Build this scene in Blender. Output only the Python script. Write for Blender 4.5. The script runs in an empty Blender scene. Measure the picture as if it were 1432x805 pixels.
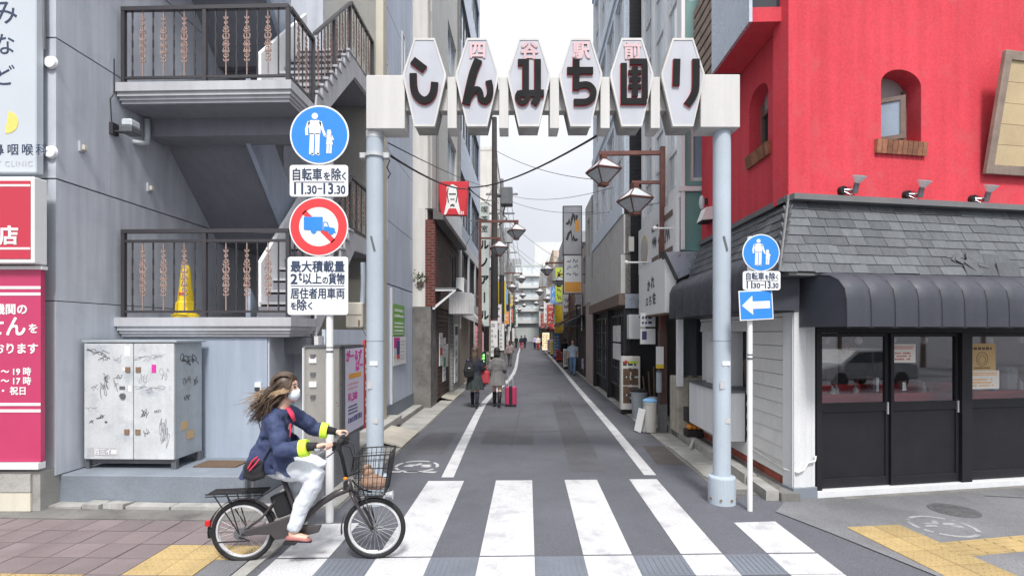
import bpy, bmesh, math, random
from mathutils import Vector, Matrix, noise
R = math.radians
rnd = random.Random(11)
SC = bpy.context.scene
COL = SC.collection

# ------------------------------------------------------------------ camera
cam_d = bpy.data.cameras.new('camera')
cam_d.sensor_width = 36.0
cam_d.lens = 18.0
cam_d.shift_y = 62.5 / 1432
cam_d.clip_start = 0.05
cam_d.clip_end = 3000
cam = bpy.data.objects.new('camera', cam_d)
cam.location = (0, 0, 2.0)
cam.rotation_euler = (R(90), 0, 0)
COL.objects.link(cam)
SC.camera = cam

# ------------------------------------------------------------------ sky, sun, exposure
SUN_EL, SUN_AZ = 54, 174          # azimuth clockwise from the street direction
world = bpy.data.worlds.new('World')
SC.world = world
world.use_nodes = True
wn = world.node_tree
wn.nodes.clear()
w_out = wn.nodes.new('ShaderNodeOutputWorld')
w_bg = wn.nodes.new('ShaderNodeBackground')
w_bg.inputs['Strength'].default_value = 0.1
w_sky = wn.nodes.new('ShaderNodeTexSky')
w_sky.sky_type = 'NISHITA'
w_sky.sun_disc = False
w_sky.sun_elevation = R(SUN_EL)
w_sky.sun_rotation = R(SUN_AZ)
w_tc = wn.nodes.new('ShaderNodeTexCoord')
w_no = wn.nodes.new('ShaderNodeTexNoise')
w_no.inputs['Scale'].default_value = 2.2
w_no.inputs['Detail'].default_value = 5
w_no.inputs['Roughness'].default_value = 0.5
w_rp = wn.nodes.new('ShaderNodeValToRGB')      # the cloud sheet
w_rp.color_ramp.elements[0].position = 0.3
w_rp.color_ramp.elements[0].color = (0.66, 0.68, 0.73, 1)
w_rp.color_ramp.elements[1].position = 0.7
w_rp.color_ramp.elements[1].color = (0.90, 0.90, 0.915, 1)
w_sc = wn.nodes.new('ShaderNodeVectorMath')
w_sc.operation = 'SCALE'
w_sx = wn.nodes.new('ShaderNodeSeparateXYZ')          # an overcast sky brightens evenly from the horizon to the zenith
w_sq = wn.nodes.new('ShaderNodeMath')
w_sq.operation = 'POWER'
w_sq.use_clamp = True
w_sq.inputs[1].default_value = 1.9
w_gr = wn.nodes.new('ShaderNodeMath')
w_gr.operation = 'MULTIPLY_ADD'
w_gr.inputs[1].default_value = 9.0
w_gr.inputs[2].default_value = 4.15
wn.links.new(w_tc.outputs['Generated'], w_sx.inputs[0])
wn.links.new(w_sx.outputs['Z'], w_sq.inputs[0])
wn.links.new(w_sq.outputs[0], w_gr.inputs[0])
wn.links.new(w_gr.outputs[0], w_sc.inputs['Scale'])
w_mx = wn.nodes.new('ShaderNodeMix')
w_mx.data_type = 'RGBA'
w_mx.inputs['Factor'].default_value = 0.94
wn.links.new(w_tc.outputs['Generated'], w_no.inputs['Vector'])
wn.links.new(w_no.outputs['Fac'], w_rp.inputs['Fac'])
wn.links.new(w_rp.outputs['Color'], w_sc.inputs[0])
wn.links.new(w_sky.outputs['Color'], w_mx.inputs['A'])
wn.links.new(w_sc.outputs['Vector'], w_mx.inputs['B'])
wn.links.new(w_mx.outputs['Result'], w_bg.inputs['Color'])
wn.links.new(w_bg.outputs['Background'], w_out.inputs['Surface'])

sun_d = bpy.data.lights.new('sun', 'SUN')
sun_d.energy = 1.5
sun_d.angle = R(11)
sun_d.color = (1.0, 0.97, 0.93)
sun = bpy.data.objects.new('sun', sun_d)
_az, _el = R(SUN_AZ), R(SUN_EL)
_dir = Vector((math.sin(_az) * math.cos(_el), math.cos(_az) * math.cos(_el), math.sin(_el)))
sun.rotation_euler = _dir.to_track_quat('Z', 'Y').to_euler()
sun.location = (0, 0, 40)
COL.objects.link(sun)
SC.view_settings.view_transform = 'Standard'
SC.view_settings.look = 'None'
SC.view_settings.gamma = 1.0
SC.view_settings.exposure = 1.3
SC.render.engine = 'CYCLES'
SC.cycles.max_bounces = 6
SC.cycles.diffuse_bounces = 3
SC.cycles.glossy_bounces = 3
SC.cycles.transparent_max_bounces = 12
SC.cycles.use_denoising = True

# ------------------------------------------------------------------ frames
ANG = R(1.76)                                   # the alley runs 1.76 degrees to the right
CA, SA = math.cos(ANG), math.sin(ANG)
I4 = Matrix()
S = Matrix.Rotation(-ANG, 4, 'Z')               # street frame: l across, s along, z up
C0 = S @ Vector((3.2, 6.25, 0))
F = Matrix.Translation(C0) @ Matrix.Rotation(R(9.85), 4, 'Z')   # frame of the red corner facade
T = Matrix.Translation
def RZ(d): return Matrix.Rotation(R(d), 4, 'Z')
def RX(d): return Matrix.Rotation(R(d), 4, 'X')
def RY(d): return Matrix.Rotation(R(d), 4, 'Y')
def WL(l, s, z): return S @ T((l, s, z)) @ RZ(90)     # face of a left wall: x along the street, -y outwards
def WR(l, s, z): return S @ T((l, s, z)) @ RZ(-90)    # face of a right wall
def WF(l, s, z): return S @ T((l, s, z))              # face towards the main road

# ------------------------------------------------------------------ materials
def lin(r, g, b):
    f = lambda u: (u / 255) / 12.92 if u / 255 <= 0.04045 else ((u / 255 + 0.055) / 1.055) ** 2.4
    return (f(r), f(g), f(b))
MATS = {}
def mk(name, col, rough=0.7, metal=0.0, amp=0.12, sc=1.6, fine=0.06, fsc=60, bump=0.0, bsc=80, streak=0.0,
       rand=0.0, spec=0.4, emit=0.0, coat=0.0, trans=0.0, spots=0.0, spot_col=(0.05, 0.05, 0.05)):
    if len(col) == 3 and max(col) > 1.0: col = lin(*col)
    m = bpy.data.materials.new(name); m.use_nodes = True
    nt = m.node_tree; N = nt.nodes; L = nt.links
    b = N['Principled BSDF']
    b.inputs['Roughness'].default_value = rough
    b.inputs['Metallic'].default_value = metal
    b.inputs['Specular IOR Level'].default_value = spec
    b.inputs['Coat Weight'].default_value = coat
    tc = N.new('ShaderNodeTexCoord'); oi = N.new('ShaderNodeObjectInfo')
    ma = N.new('ShaderNodeMath'); ma.operation = 'MULTIPLY'; ma.inputs[1].default_value = 61.0
    L.new(oi.outputs['Random'], ma.inputs[0])
    va = N.new('ShaderNodeVectorMath'); va.operation = 'ADD'
    L.new(tc.outputs['Object'], va.inputs[0]); L.new(ma.outputs[0], va.inputs[1])
    vec = va.outputs[0]
    def nz(scale, detail=4, v=None, rg=0.55):
        n = N.new('ShaderNodeTexNoise'); n.inputs['Scale'].default_value = scale
        n.inputs['Detail'].default_value = detail; n.inputs['Roughness'].default_value = rg
        L.new(v or vec, n.inputs['Vector']); return n.outputs['Fac']
    def mr(src, a, bb, lo=0.3, hi=0.7):
        q = N.new('ShaderNodeMapRange'); q.inputs['From Min'].default_value = lo; q.inputs['From Max'].default_value = hi
        q.inputs['To Min'].default_value = a; q.inputs['To Max'].default_value = bb; L.new(src, q.inputs['Value']); return q.outputs[0]
    def mul(a, bb):
        q = N.new('ShaderNodeMath'); q.operation = 'MULTIPLY'; L.new(a, q.inputs[0]); L.new(bb, q.inputs[1]); return q.outputs[0]
    k = mr(nz(sc), 1 - amp, 1 + amp)
    if fine: k = mul(k, mr(nz(fsc, 2), 1 - fine, 1 + fine))
    if streak:
        mp = N.new('ShaderNodeMapping'); mp.inputs['Scale'].default_value = (7, 7, 0.45); L.new(vec, mp.inputs['Vector'])
        k = mul(k, mr(nz(1.0, 5, mp.outputs[0]), 1 - streak, 1 + streak * 0.35, 0.28, 0.62))
    if rand:
        k = mul(k, mr(oi.outputs['Random'], 1 - rand, 1 + rand, 0, 1))
    vs = N.new('ShaderNodeVectorMath'); vs.operation = 'SCALE'; vs.inputs[0].default_value = col[:3]; L.new(k, vs.inputs['Scale'])
    cout = vs.outputs[0]
    if spots:
        mx = N.new('ShaderNodeMix'); mx.data_type = 'RGBA'; mx.inputs['B'].default_value = (*spot_col, 1)
        L.new(mr(nz(3.1, 6, None, 0.65), 0, spots, 0.52, 0.66), mx.inputs['Factor']); L.new(cout, mx.inputs['A']); cout = mx.outputs['Result']
    L.new(cout, b.inputs['Base Color'])
    if rough > 0.15:
        L.new(mr(nz(sc * 3.1), max(0.05, rough - 0.1), min(1, rough + 0.1)), b.inputs['Roughness'])
    if bump:
        bp = N.new('ShaderNodeBump'); bp.inputs['Strength'].default_value = bump; bp.inputs['Distance'].default_value = 0.01
        L.new(nz(bsc, 3), bp.inputs['Height']); L.new(bp.outputs[0], b.inputs['Normal'])
    if emit:
        L.new(cout, b.inputs['Emission Color']); b.inputs['Emission Strength'].default_value = emit
    MATS[name] = m
    return m
def brickmat(name, c1, c2, mort, bw, bh, rough=0.8, gap=0.012):
    m = mk(name, c1, rough)
    nt = m.node_tree; N = nt.nodes; L = nt.links; b = N['Principled BSDF']
    tc = N.new('ShaderNodeTexCoord'); sp = N.new('ShaderNodeSeparateXYZ'); cb = N.new('ShaderNodeCombineXYZ')
    L.new(tc.outputs['Object'], sp.inputs[0])
    ad = N.new('ShaderNodeMath'); ad.operation = 'ADD'; L.new(sp.outputs[0], ad.inputs[0]); L.new(sp.outputs[1], ad.inputs[1])
    L.new(ad.outputs[0], cb.inputs[0]); L.new(sp.outputs[2], cb.inputs[1])
    br = N.new('ShaderNodeTexBrick'); L.new(cb.outputs[0], br.inputs['Vector'])
    br.inputs['Color1'].default_value = (*lin(*c1), 1); br.inputs['Color2'].default_value = (*lin(*c2), 1); br.inputs['Mortar'].default_value = (*lin(*mort), 1)
    br.inputs['Scale'].default_value = 1; br.inputs['Brick Width'].default_value = bw; br.inputs['Row Height'].default_value = bh
    br.inputs['Mortar Size'].default_value = gap
    L.new(br.outputs['Color'], b.inputs['Base Color'])
    bp = N.new('ShaderNodeBump'); bp.inputs['Strength'].default_value = 0.6; bp.inputs['Distance'].default_value = 0.01; bp.invert = True
    L.new(br.outputs['Fac'], bp.inputs['Height']); L.new(bp.outputs[0], b.inputs['Normal'])
    return m
def glassmat(name, tint, alpha):
    m = bpy.data.materials.new(name); m.use_nodes = True; nt = m.node_tree; N = nt.nodes; L = nt.links
    N.clear(); o = N.new('ShaderNodeOutputMaterial'); tr = N.new('ShaderNodeBsdfTransparent'); tr.inputs[0].default_value = (*tint, 1)
    gl = N.new('ShaderNodeBsdfGlossy'); gl.inputs['Roughness'].default_value = 0.02; fr = N.new('ShaderNodeFresnel'); fr.inputs['IOR'].default_value = 1.5
    ad = N.new('ShaderNodeMath'); ad.operation = 'ADD'; ad.inputs[1].default_value = alpha; L.new(fr.outputs[0], ad.inputs[0])
    mx = N.new('ShaderNodeMixShader'); L.new(ad.outputs[0], mx.inputs[0]); L.new(tr.outputs[0], mx.inputs[1]); L.new(gl.outputs[0], mx.inputs[2])
    L.new(mx.outputs[0], o.inputs['Surface']); MATS[name] = m
    return m

mk('asphalt', (0.108, 0.110, 0.127), 0.9, amp=0.17, sc=0.5, fine=0.30, fsc=95, bump=0.5, bsc=120, spots=0.30, spot_col=(0.085, 0.085, 0.10))
mk('asphalt_mend', (0.088, 0.089, 0.098), 0.9, amp=0.15, sc=1.2, fine=0.28, fsc=110, bump=0.5, bsc=120)
mk('asphalt_patch', (0.085, 0.075, 0.072), 0.9, amp=0.12, sc=2, fine=0.2, fsc=150, bump=0.35, bsc=170)
mk('asphalt_walk', (0.175, 0.177, 0.187), 0.9, amp=0.2, sc=0.9, fine=0.26, fsc=100, bump=0.5, bsc=120, spots=0.5, spot_col=(0.12, 0.12, 0.12))
mk('bluegrey', (0.15, 0.165, 0.195), 0.9, amp=0.12, sc=2.0, fine=0.18, fsc=140, bump=0.3, bsc=160)
mk('road_paint', (0.52, 0.52, 0.53), 0.75, amp=0.09, sc=1.4, fine=0.14, fsc=70, bump=0.3, bsc=120, spots=0.62, spot_col=(0.30, 0.30, 0.32))
mk('worn_paint', (0.33, 0.33, 0.335), 0.85, amp=0.1, sc=5, fine=0.2, fsc=60, spots=0.7, spot_col=(0.16, 0.16, 0.165))
mk('concrete', (0.34, 0.335, 0.315), 0.9, amp=0.2, sc=2.2, fine=0.12, fsc=70, bump=0.35, bsc=70, rand=0.12, spots=0.35, spot_col=(0.15, 0.145, 0.13))
mk('concrete_dark', (0.17, 0.165, 0.155), 0.9, amp=0.25, sc=2.5, fine=0.15, fsc=70, bump=0.5, bsc=50, rand=0.15, spots=0.5, spot_col=(0.07, 0.065, 0.06))
mk('pave_pink', (0.185, 0.15, 0.152), 0.88, amp=0.12, sc=2.5, fine=0.16, fsc=150, bump=0.3, bsc=140, rand=0.10, spots=0.15, spot_col=(0.14, 0.11, 0.11))
mk('pave_base', (0.09, 0.08, 0.075), 0.95, amp=0.2, sc=5)
mk('tactile', (0.38, 0.28, 0.13), 0.8, amp=0.12, sc=4, fine=0.12, fsc=100, rand=0.17, spots=0.4, spot_col=(0.30, 0.22, 0.12))
mk('grey_wall', (0.50, 0.53, 0.585), 0.75, amp=0.05, sc=0.9, fine=0.04, fsc=120, bump=0.15, bsc=140, streak=0.17, spec=0.3, spots=0.22, spot_col=(0.31, 0.345, 0.41))
mk('grey_wall_pale', (0.36, 0.415, 0.50), 0.75, amp=0.05, sc=1.0, fine=0.03, fsc=120, bump=0.12, bsc=140, streak=0.13, spec=0.3, spots=0.2, spot_col=(0.29, 0.33, 0.38))
mk('grey_plinth', (0.20, 0.228, 0.265), 0.85, amp=0.12, sc=2, fine=0.08, fsc=60, bump=0.25, bsc=60, spots=0.3, spot_col=(0.17, 0.18, 0.19))
mk('panel_pale', (0.55, 0.61, 0.71), 0.7, amp=0.05, sc=0.9, fine=0.04, bump=0.1, streak=0.12)
mk('joint_dark', (0.06, 0.06, 0.065), 0.9)
mk('soffit', (0.22, 0.225, 0.255), 0.85, amp=0.08, sc=1.2, streak=0.08)  # stair undersides: their shade is put into this darker grey
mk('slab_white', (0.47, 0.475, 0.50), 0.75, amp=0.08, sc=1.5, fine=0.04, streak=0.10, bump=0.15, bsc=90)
mk('beige_wall', (0.53, 0.50, 0.41), 0.8, amp=0.05, sc=1, streak=0.08)
mk('cream_wall', (0.60, 0.585, 0.55), 0.8, amp=0.05, sc=0.8, streak=0.12, bump=0.1, bsc=100)
mk('rail_dark', (0.045, 0.042, 0.047), 0.45, amp=0.1, sc=8, metal=0.0, spec=0.5)
mk('rail_tan', (0.34, 0.235, 0.20), 0.6, amp=0.25, sc=20)
mk('white_metal', (0.74, 0.74, 0.74), 0.45, amp=0.03, sc=3, fine=0.02)
mk('gate_white', (0.58, 0.57, 0.55), 0.5, amp=0.03, sc=2.5, fine=0.02, streak=0.10)
mk('gate_panel', (0.47, 0.485, 0.53), 0.35, amp=0.03, sc=2.5, fine=0.02, streak=0.05)
mk('gate_post', (0.42, 0.48, 0.54), 0.5, amp=0.06, sc=2.0, fine=0.03, streak=0.08)
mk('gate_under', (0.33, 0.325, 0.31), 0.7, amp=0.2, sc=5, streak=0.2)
mk('band_stone', (0.55, 0.535, 0.515), 0.75, amp=0.08, sc=2, streak=0.1)
mk('pole_dark', (0.075, 0.066, 0.062), 0.85, amp=0.15, sc=4, streak=0.12)
mk('car_paint', (0.20, 0.21, 0.225), 0.3, coat=0.6)
mk('bark', (0.12, 0.09, 0.07), 0.9, amp=0.3, sc=8)
mk('letter_black', (0.018, 0.018, 0.019), 0.8, spec=0.15)
mk('letter_red', (0.55, 0.06, 0.06), 0.5)
mk('letter_pink', (0.62, 0.43, 0.45), 0.5)
mk('steel', (0.50, 0.48, 0.44), 0.35, metal=0.6, amp=0.06, sc=3, fine=0.03, streak=0.08)
mk('steel_dark', (0.16, 0.165, 0.175), 0.5, metal=0.4, amp=0.1, sc=4, streak=0.1)
mk('corrugated', (0.20, 0.21, 0.23), 0.6, amp=0.12, sc=2.5, streak=0.2)
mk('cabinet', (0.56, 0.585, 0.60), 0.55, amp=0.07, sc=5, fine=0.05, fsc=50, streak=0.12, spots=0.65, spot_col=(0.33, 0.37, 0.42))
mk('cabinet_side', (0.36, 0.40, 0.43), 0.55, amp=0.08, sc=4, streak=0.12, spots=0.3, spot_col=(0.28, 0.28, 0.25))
mk('rust', (0.22, 0.14, 0.09), 0.8, amp=0.3, sc=20)
mk('ink', (0.10, 0.10, 0.11), 0.8, amp=0.3, sc=30)
mk('ink_soft', (0.32, 0.33, 0.36), 0.8, amp=0.3, sc=20)
mk('ink_navy', (0.03, 0.05, 0.10), 0.6)
mk('sign_aged', (0.55, 0.60, 0.57), 0.5, amp=0.05, sc=2, streak=0.12)
mk('sign_white', (0.78, 0.79, 0.79), 0.4, amp=0.02, sc=3, fine=0.02)
mk('sign_blue', (0.035, 0.24, 0.68), 0.35, amp=0.03, sc=4, fine=0.02)
mk('sign_red', (0.72, 0.055, 0.06), 0.35, amp=0.03, sc=4, fine=0.02)
mk('sign_back', (0.35, 0.36, 0.37), 0.5, metal=0.5)
mk('pink_panel', (0.50, 0.05, 0.135), 0.4, amp=0.03, sc=2, fine=0.02)
mk('red_panel', (0.52, 0.04, 0.07), 0.4, amp=0.03, sc=2, fine=0.02)
mk('clinic_white', (0.52, 0.56, 0.60), 0.4, amp=0.02, sc=2, fine=0.02)
mk('yellow', (0.80, 0.58, 0.03), 0.5, amp=0.06, sc=4)
mk('yellow_soft', (0.76, 0.62, 0.16), 0.5, amp=0.04, sc=4)
mk('red_wall', (0.61, 0.062, 0.082), 0.8, amp=0.08, sc=0.9, fine=0.09, fsc=38, bump=0.22, bsc=30, spec=0.2, streak=0.11, spots=0.45, spot_col=(0.54, 0.10, 0.115))
mk('shingle', (0.125, 0.133, 0.142), 0.9, amp=0.12, sc=6, fine=0.2, fsc=90, bump=0.4, bsc=90, rand=0.20, spec=0.2)
mk('shingle_base', (0.05, 0.055, 0.06), 0.9, amp=0.1)
mk('cornice', (0.16, 0.16, 0.165), 0.7, amp=0.1, sc=3)
mk('awning', (0.046, 0.050, 0.064), 0.55, amp=0.10, sc=3, fine=0.05, spec=0.4, streak=0.06)
mk('door_black', (0.014, 0.014, 0.018), 0.5, amp=0.15, sc=2, fine=0.05, spec=0.35)
mk('siding', (0.78, 0.775, 0.75), 0.65, amp=0.05, sc=2, streak=0.07, rand=0.04)
mk('siding_white', (0.64, 0.65, 0.665), 0.6, amp=0.04, sc=2, streak=0.06)
mk('brick_sill', (0.27, 0.12, 0.07), 0.85, amp=0.25, sc=12, rand=0.25, bump=0.4, bsc=60)
mk('brick_red', (0.34, 0.09, 0.06), 0.85, amp=0.25, sc=12, rand=0.25, bump=0.4, bsc=60)
mk('wood_grey', (0.28, 0.22, 0.18), 0.8, amp=0.2, sc=6, streak=0.2)
mk('wood_tan', (0.55, 0.43, 0.26), 0.75, amp=0.10, sc=3, rand=0.08)
mk('window_dark', (0.03, 0.035, 0.042), 0.08, amp=0.1, spec=0.6)
mk('window_blue', (0.28, 0.35, 0.43), 0.06, amp=0.25, sc=0.7, spec=0.8)
mk('window_pale', (0.55, 0.61, 0.65), 0.1, amp=0.2, sc=0.9, spec=0.7)
mk('frame_alu', (0.55, 0.56, 0.57), 0.45, metal=0.3)
mk('frame_dark', (0.06, 0.06, 0.065), 0.5)
mk('frame_brown', (0.17, 0.12, 0.10), 0.6, amp=0.15, sc=10)
mk('blind_grey', (0.32, 0.28, 0.27), 0.7, amp=0.1)
mk('teal', (0.17, 0.33, 0.31), 0.7, amp=0.05, sc=1.2, streak=0.07)
mk('white_paint', (0.78, 0.79, 0.80), 0.65, amp=0.04, sc=1.5, streak=0.08)
mk('blue_wall', (0.70, 0.77, 0.86), 0.5, amp=0.04, sc=1.0, streak=0.06)
brickmat('black_tile', (26, 26, 30), (34, 33, 38), (14, 14, 16), 0.30, 0.10, 0.45)
brickmat('blue_tile', (176, 188, 206), (168, 180, 198), (140, 150, 168), 0.20, 0.20, 0.35, 0.014)
brickmat('brick_wall', (92, 34, 30), (112, 46, 38), (104, 90, 84), 0.22, 0.075)
brickmat('brick_dark', (88, 72, 66), (108, 88, 80), (62, 54, 52), 0.22, 0.07)
brickmat('tile_white', (190, 188, 182), (178, 178, 174), (110, 110, 108), 0.22, 0.075)
mk('black_wall', (0.03, 0.03, 0.033), 0.6, amp=0.15, sc=2)
mk('brown_rust', (0.15, 0.062, 0.052), 0.65, amp=0.2, sc=6, fine=0.1)
mk('brown_dark', (0.11, 0.068, 0.058), 0.65, amp=0.2, sc=6)
mk('lamp_glass', (0.55, 0.60, 0.62), 0.25, amp=0.08, sc=6, spec=0.5)
mk('pole_concrete', (0.20, 0.20, 0.20), 0.85, amp=0.12, sc=3, streak=0.1)
mk('pole_black', (0.035, 0.035, 0.038), 0.7)
mk('cable', (0.025, 0.025, 0.027), 0.6)
mk('kfc_red', (0.60, 0.035, 0.05), 0.4, amp=0.03)
mk('lime', (0.60, 0.72, 0.08), 0.5, amp=0.05)
mk('orange', (0.78, 0.30, 0.05), 0.5, amp=0.05)
mk('green_sign', (0.20, 0.46, 0.09), 0.5, amp=0.04)
mk('led_green', (0.25, 0.9, 0.2), 0.5, emit=1.2)
mk('lit_cream', (0.9, 0.75, 0.50), 0.5, emit=0.5)
mk('lit_lilac', (0.62, 0.45, 0.66), 0.5, emit=0.1)
mk('pink_soft', (0.70, 0.36, 0.42), 0.6)
mk('banner_blue', (0.12, 0.35, 0.75), 0.6)
mk('tan_wall', (0.48, 0.40, 0.33), 0.8, amp=0.08, streak=0.12)
mk('pinkish_wall', (0.50, 0.41, 0.38), 0.8, amp=0.06, streak=0.1)
mk('far_grey', (0.33, 0.34, 0.35), 0.8, amp=0.08, sc=0.6, streak=0.1)
mk('far_white', (0.60, 0.61, 0.61), 0.8, amp=0.06, sc=0.6, streak=0.08)
mk('far_dark', (0.13, 0.12, 0.12), 0.8, amp=0.15, sc=0.8)
mk('far_green', (0.44, 0.475, 0.465), 0.8, amp=0.06, sc=0.6)
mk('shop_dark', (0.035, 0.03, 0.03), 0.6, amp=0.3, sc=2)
mk('door_brown', (0.10, 0.055, 0.04), 0.6, amp=0.2, sc=5)
mk('wood_brown', (0.16, 0.10, 0.065), 0.75, amp=0.2, sc=3, streak=0.2)
mk('bin_grey', (0.33, 0.36, 0.39), 0.55, amp=0.06, sc=4)
mk('bin_pale', (0.50, 0.49, 0.46), 0.6, amp=0.08, sc=4)
mk('bin_lid', (0.20, 0.42, 0.70), 0.5)
mk('old_white', (0.52, 0.48, 0.40), 0.75, amp=0.12, sc=2, streak=0.25, spots=0.35, spot_col=(0.16, 0.14, 0.11))
mk('rubber', (0.018, 0.018, 0.02), 0.75, amp=0.1, sc=10)
mk('bike_frame', (0.055, 0.048, 0.05), 0.4, amp=0.06, sc=5, coat=0.3)
mk('bike_black', (0.018, 0.018, 0.02), 0.5)
mk('chrome', (0.62, 0.62, 0.63), 0.25, metal=1.0)
mk('rim_alu', (0.68, 0.68, 0.69), 0.4, metal=0.3, amp=0.04)
mk('reflector_red', (0.55, 0.02, 0.02), 0.3)
mk('reflector_amber', (0.75, 0.28, 0.02), 0.3)
mk('skin', (0.66, 0.42, 0.32), 0.55, amp=0.05, sc=12, fine=0.03)
mk('mask_cloth', (0.70, 0.76, 0.82), 0.8, amp=0.03)
mk('navy_coat', (0.036, 0.050, 0.115), 0.75, amp=0.14, sc=9, fine=0.08, fsc=200, bump=0.25, bsc=30)
mk('hi_lime', (0.62, 0.88, 0.06), 0.55, amp=0.04, emit=0.06)
mk('pants_pale', (0.62, 0.65, 0.70), 0.85, amp=0.05, sc=7, fine=0.05, fsc=200, bump=0.3, bsc=22)
mk('red_cloth', (0.72, 0.05, 0.12), 0.7, amp=0.08)
mk('black_cloth', (0.02, 0.02, 0.023), 0.8, amp=0.15, sc=8)
mk('hair_dark', (0.088, 0.058, 0.040), 0.5, amp=0.3, sc=25, spec=0.5)
mk('hair_tan', (0.30, 0.20, 0.11), 0.5, amp=0.25, sc=25, spec=0.5)
mk('hair_black', (0.02, 0.018, 0.017), 0.55, amp=0.2, sc=20)
mk('shoe_pink', (0.38, 0.15, 0.14), 0.6)
mk('brown_bag', (0.32, 0.20, 0.14), 0.7, amp=0.2, sc=10)
mk('uniform_navy', (0.022, 0.025, 0.040), 0.8, amp=0.15, sc=9)
mk('skirt_green', (0.035, 0.045, 0.045), 0.8, amp=0.25, sc=12)
mk('grey_coat', (0.17, 0.165, 0.165), 0.8, amp=0.1, sc=7)
mk('bag_red', (0.42, 0.05, 0.065), 0.6, amp=0.1, sc=8)
mk('case_pink', (0.42, 0.03, 0.12), 0.4, amp=0.06)
mk('shirt_blue', (0.42, 0.52, 0.64), 0.8, amp=0.08)
mk('jeans', (0.16, 0.27, 0.46), 0.85, amp=0.15, sc=8)
mk('dress_lilac', (0.56, 0.44, 0.68), 0.8, amp=0.06)
mk('coat_mauve', (0.36, 0.28, 0.28), 0.8, amp=0.1)
mk('paper', (0.75, 0.73, 0.68), 0.8, amp=0.03)
mk('cardboard', (0.58, 0.40, 0.20), 0.8, amp=0.06, sc=4)
mk('counter_red', (0.66, 0.045, 0.06), 0.4, amp=0.06)
mk('interior', (0.66, 0.62, 0.56), 0.8, amp=0.2, sc=1.5)
mk('bulb', (0.55, 0.54, 0.52), 0.15, emit=0.02)
mk('leaf', (0.085, 0.12, 0.045), 0.7, amp=0.3, sc=6, rand=0.3)
mk('mat_brown', (0.13, 0.085, 0.055), 0.95, amp=0.15, sc=20, fine=0.2)
mk('plate_tan', (0.44, 0.41, 0.35), 0.85, amp=0.12, sc=3, spots=0.3, spot_col=(0.24, 0.21, 0.17))
mk('iron', (0.11, 0.11, 0.115), 0.6, amp=0.2, sc=12, bump=0.3, bsc=60)
mk('pvc', (0.47, 0.50, 0.52), 0.5, amp=0.05)
mk('beige_box', (0.62, 0.58, 0.49), 0.5, amp=0.05, streak=0.08)
mk('poster_lilac', (0.66, 0.64, 0.76), 0.5, amp=0.03)
mk('print_pink', (0.62, 0.05, 0.33), 0.6)
mk('print_orange', (0.80, 0.38, 0.08), 0.6)
mk('print_navy', (0.08, 0.08, 0.20), 0.6)
mk('print_red', (0.60, 0.08, 0.07), 0.6)
mk('print_dark', (0.06, 0.06, 0.065), 0.6)
mk('print_white', (0.80, 0.80, 0.79), 0.6, amp=0.02)
mk('print_green', (0.10, 0.30, 0.14), 0.6)
mk('print_grey', (0.45, 0.45, 0.47), 0.6)
mk('silver_sheet', (0.50, 0.55, 0.63), 0.3, metal=0.5, amp=0.05, streak=0.06)
glassmat('shop_glass', (0.96, 0.97, 0.97), 0.22)
glassmat('clear_glass', (0.9, 0.92, 0.92), 0.06)

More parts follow.
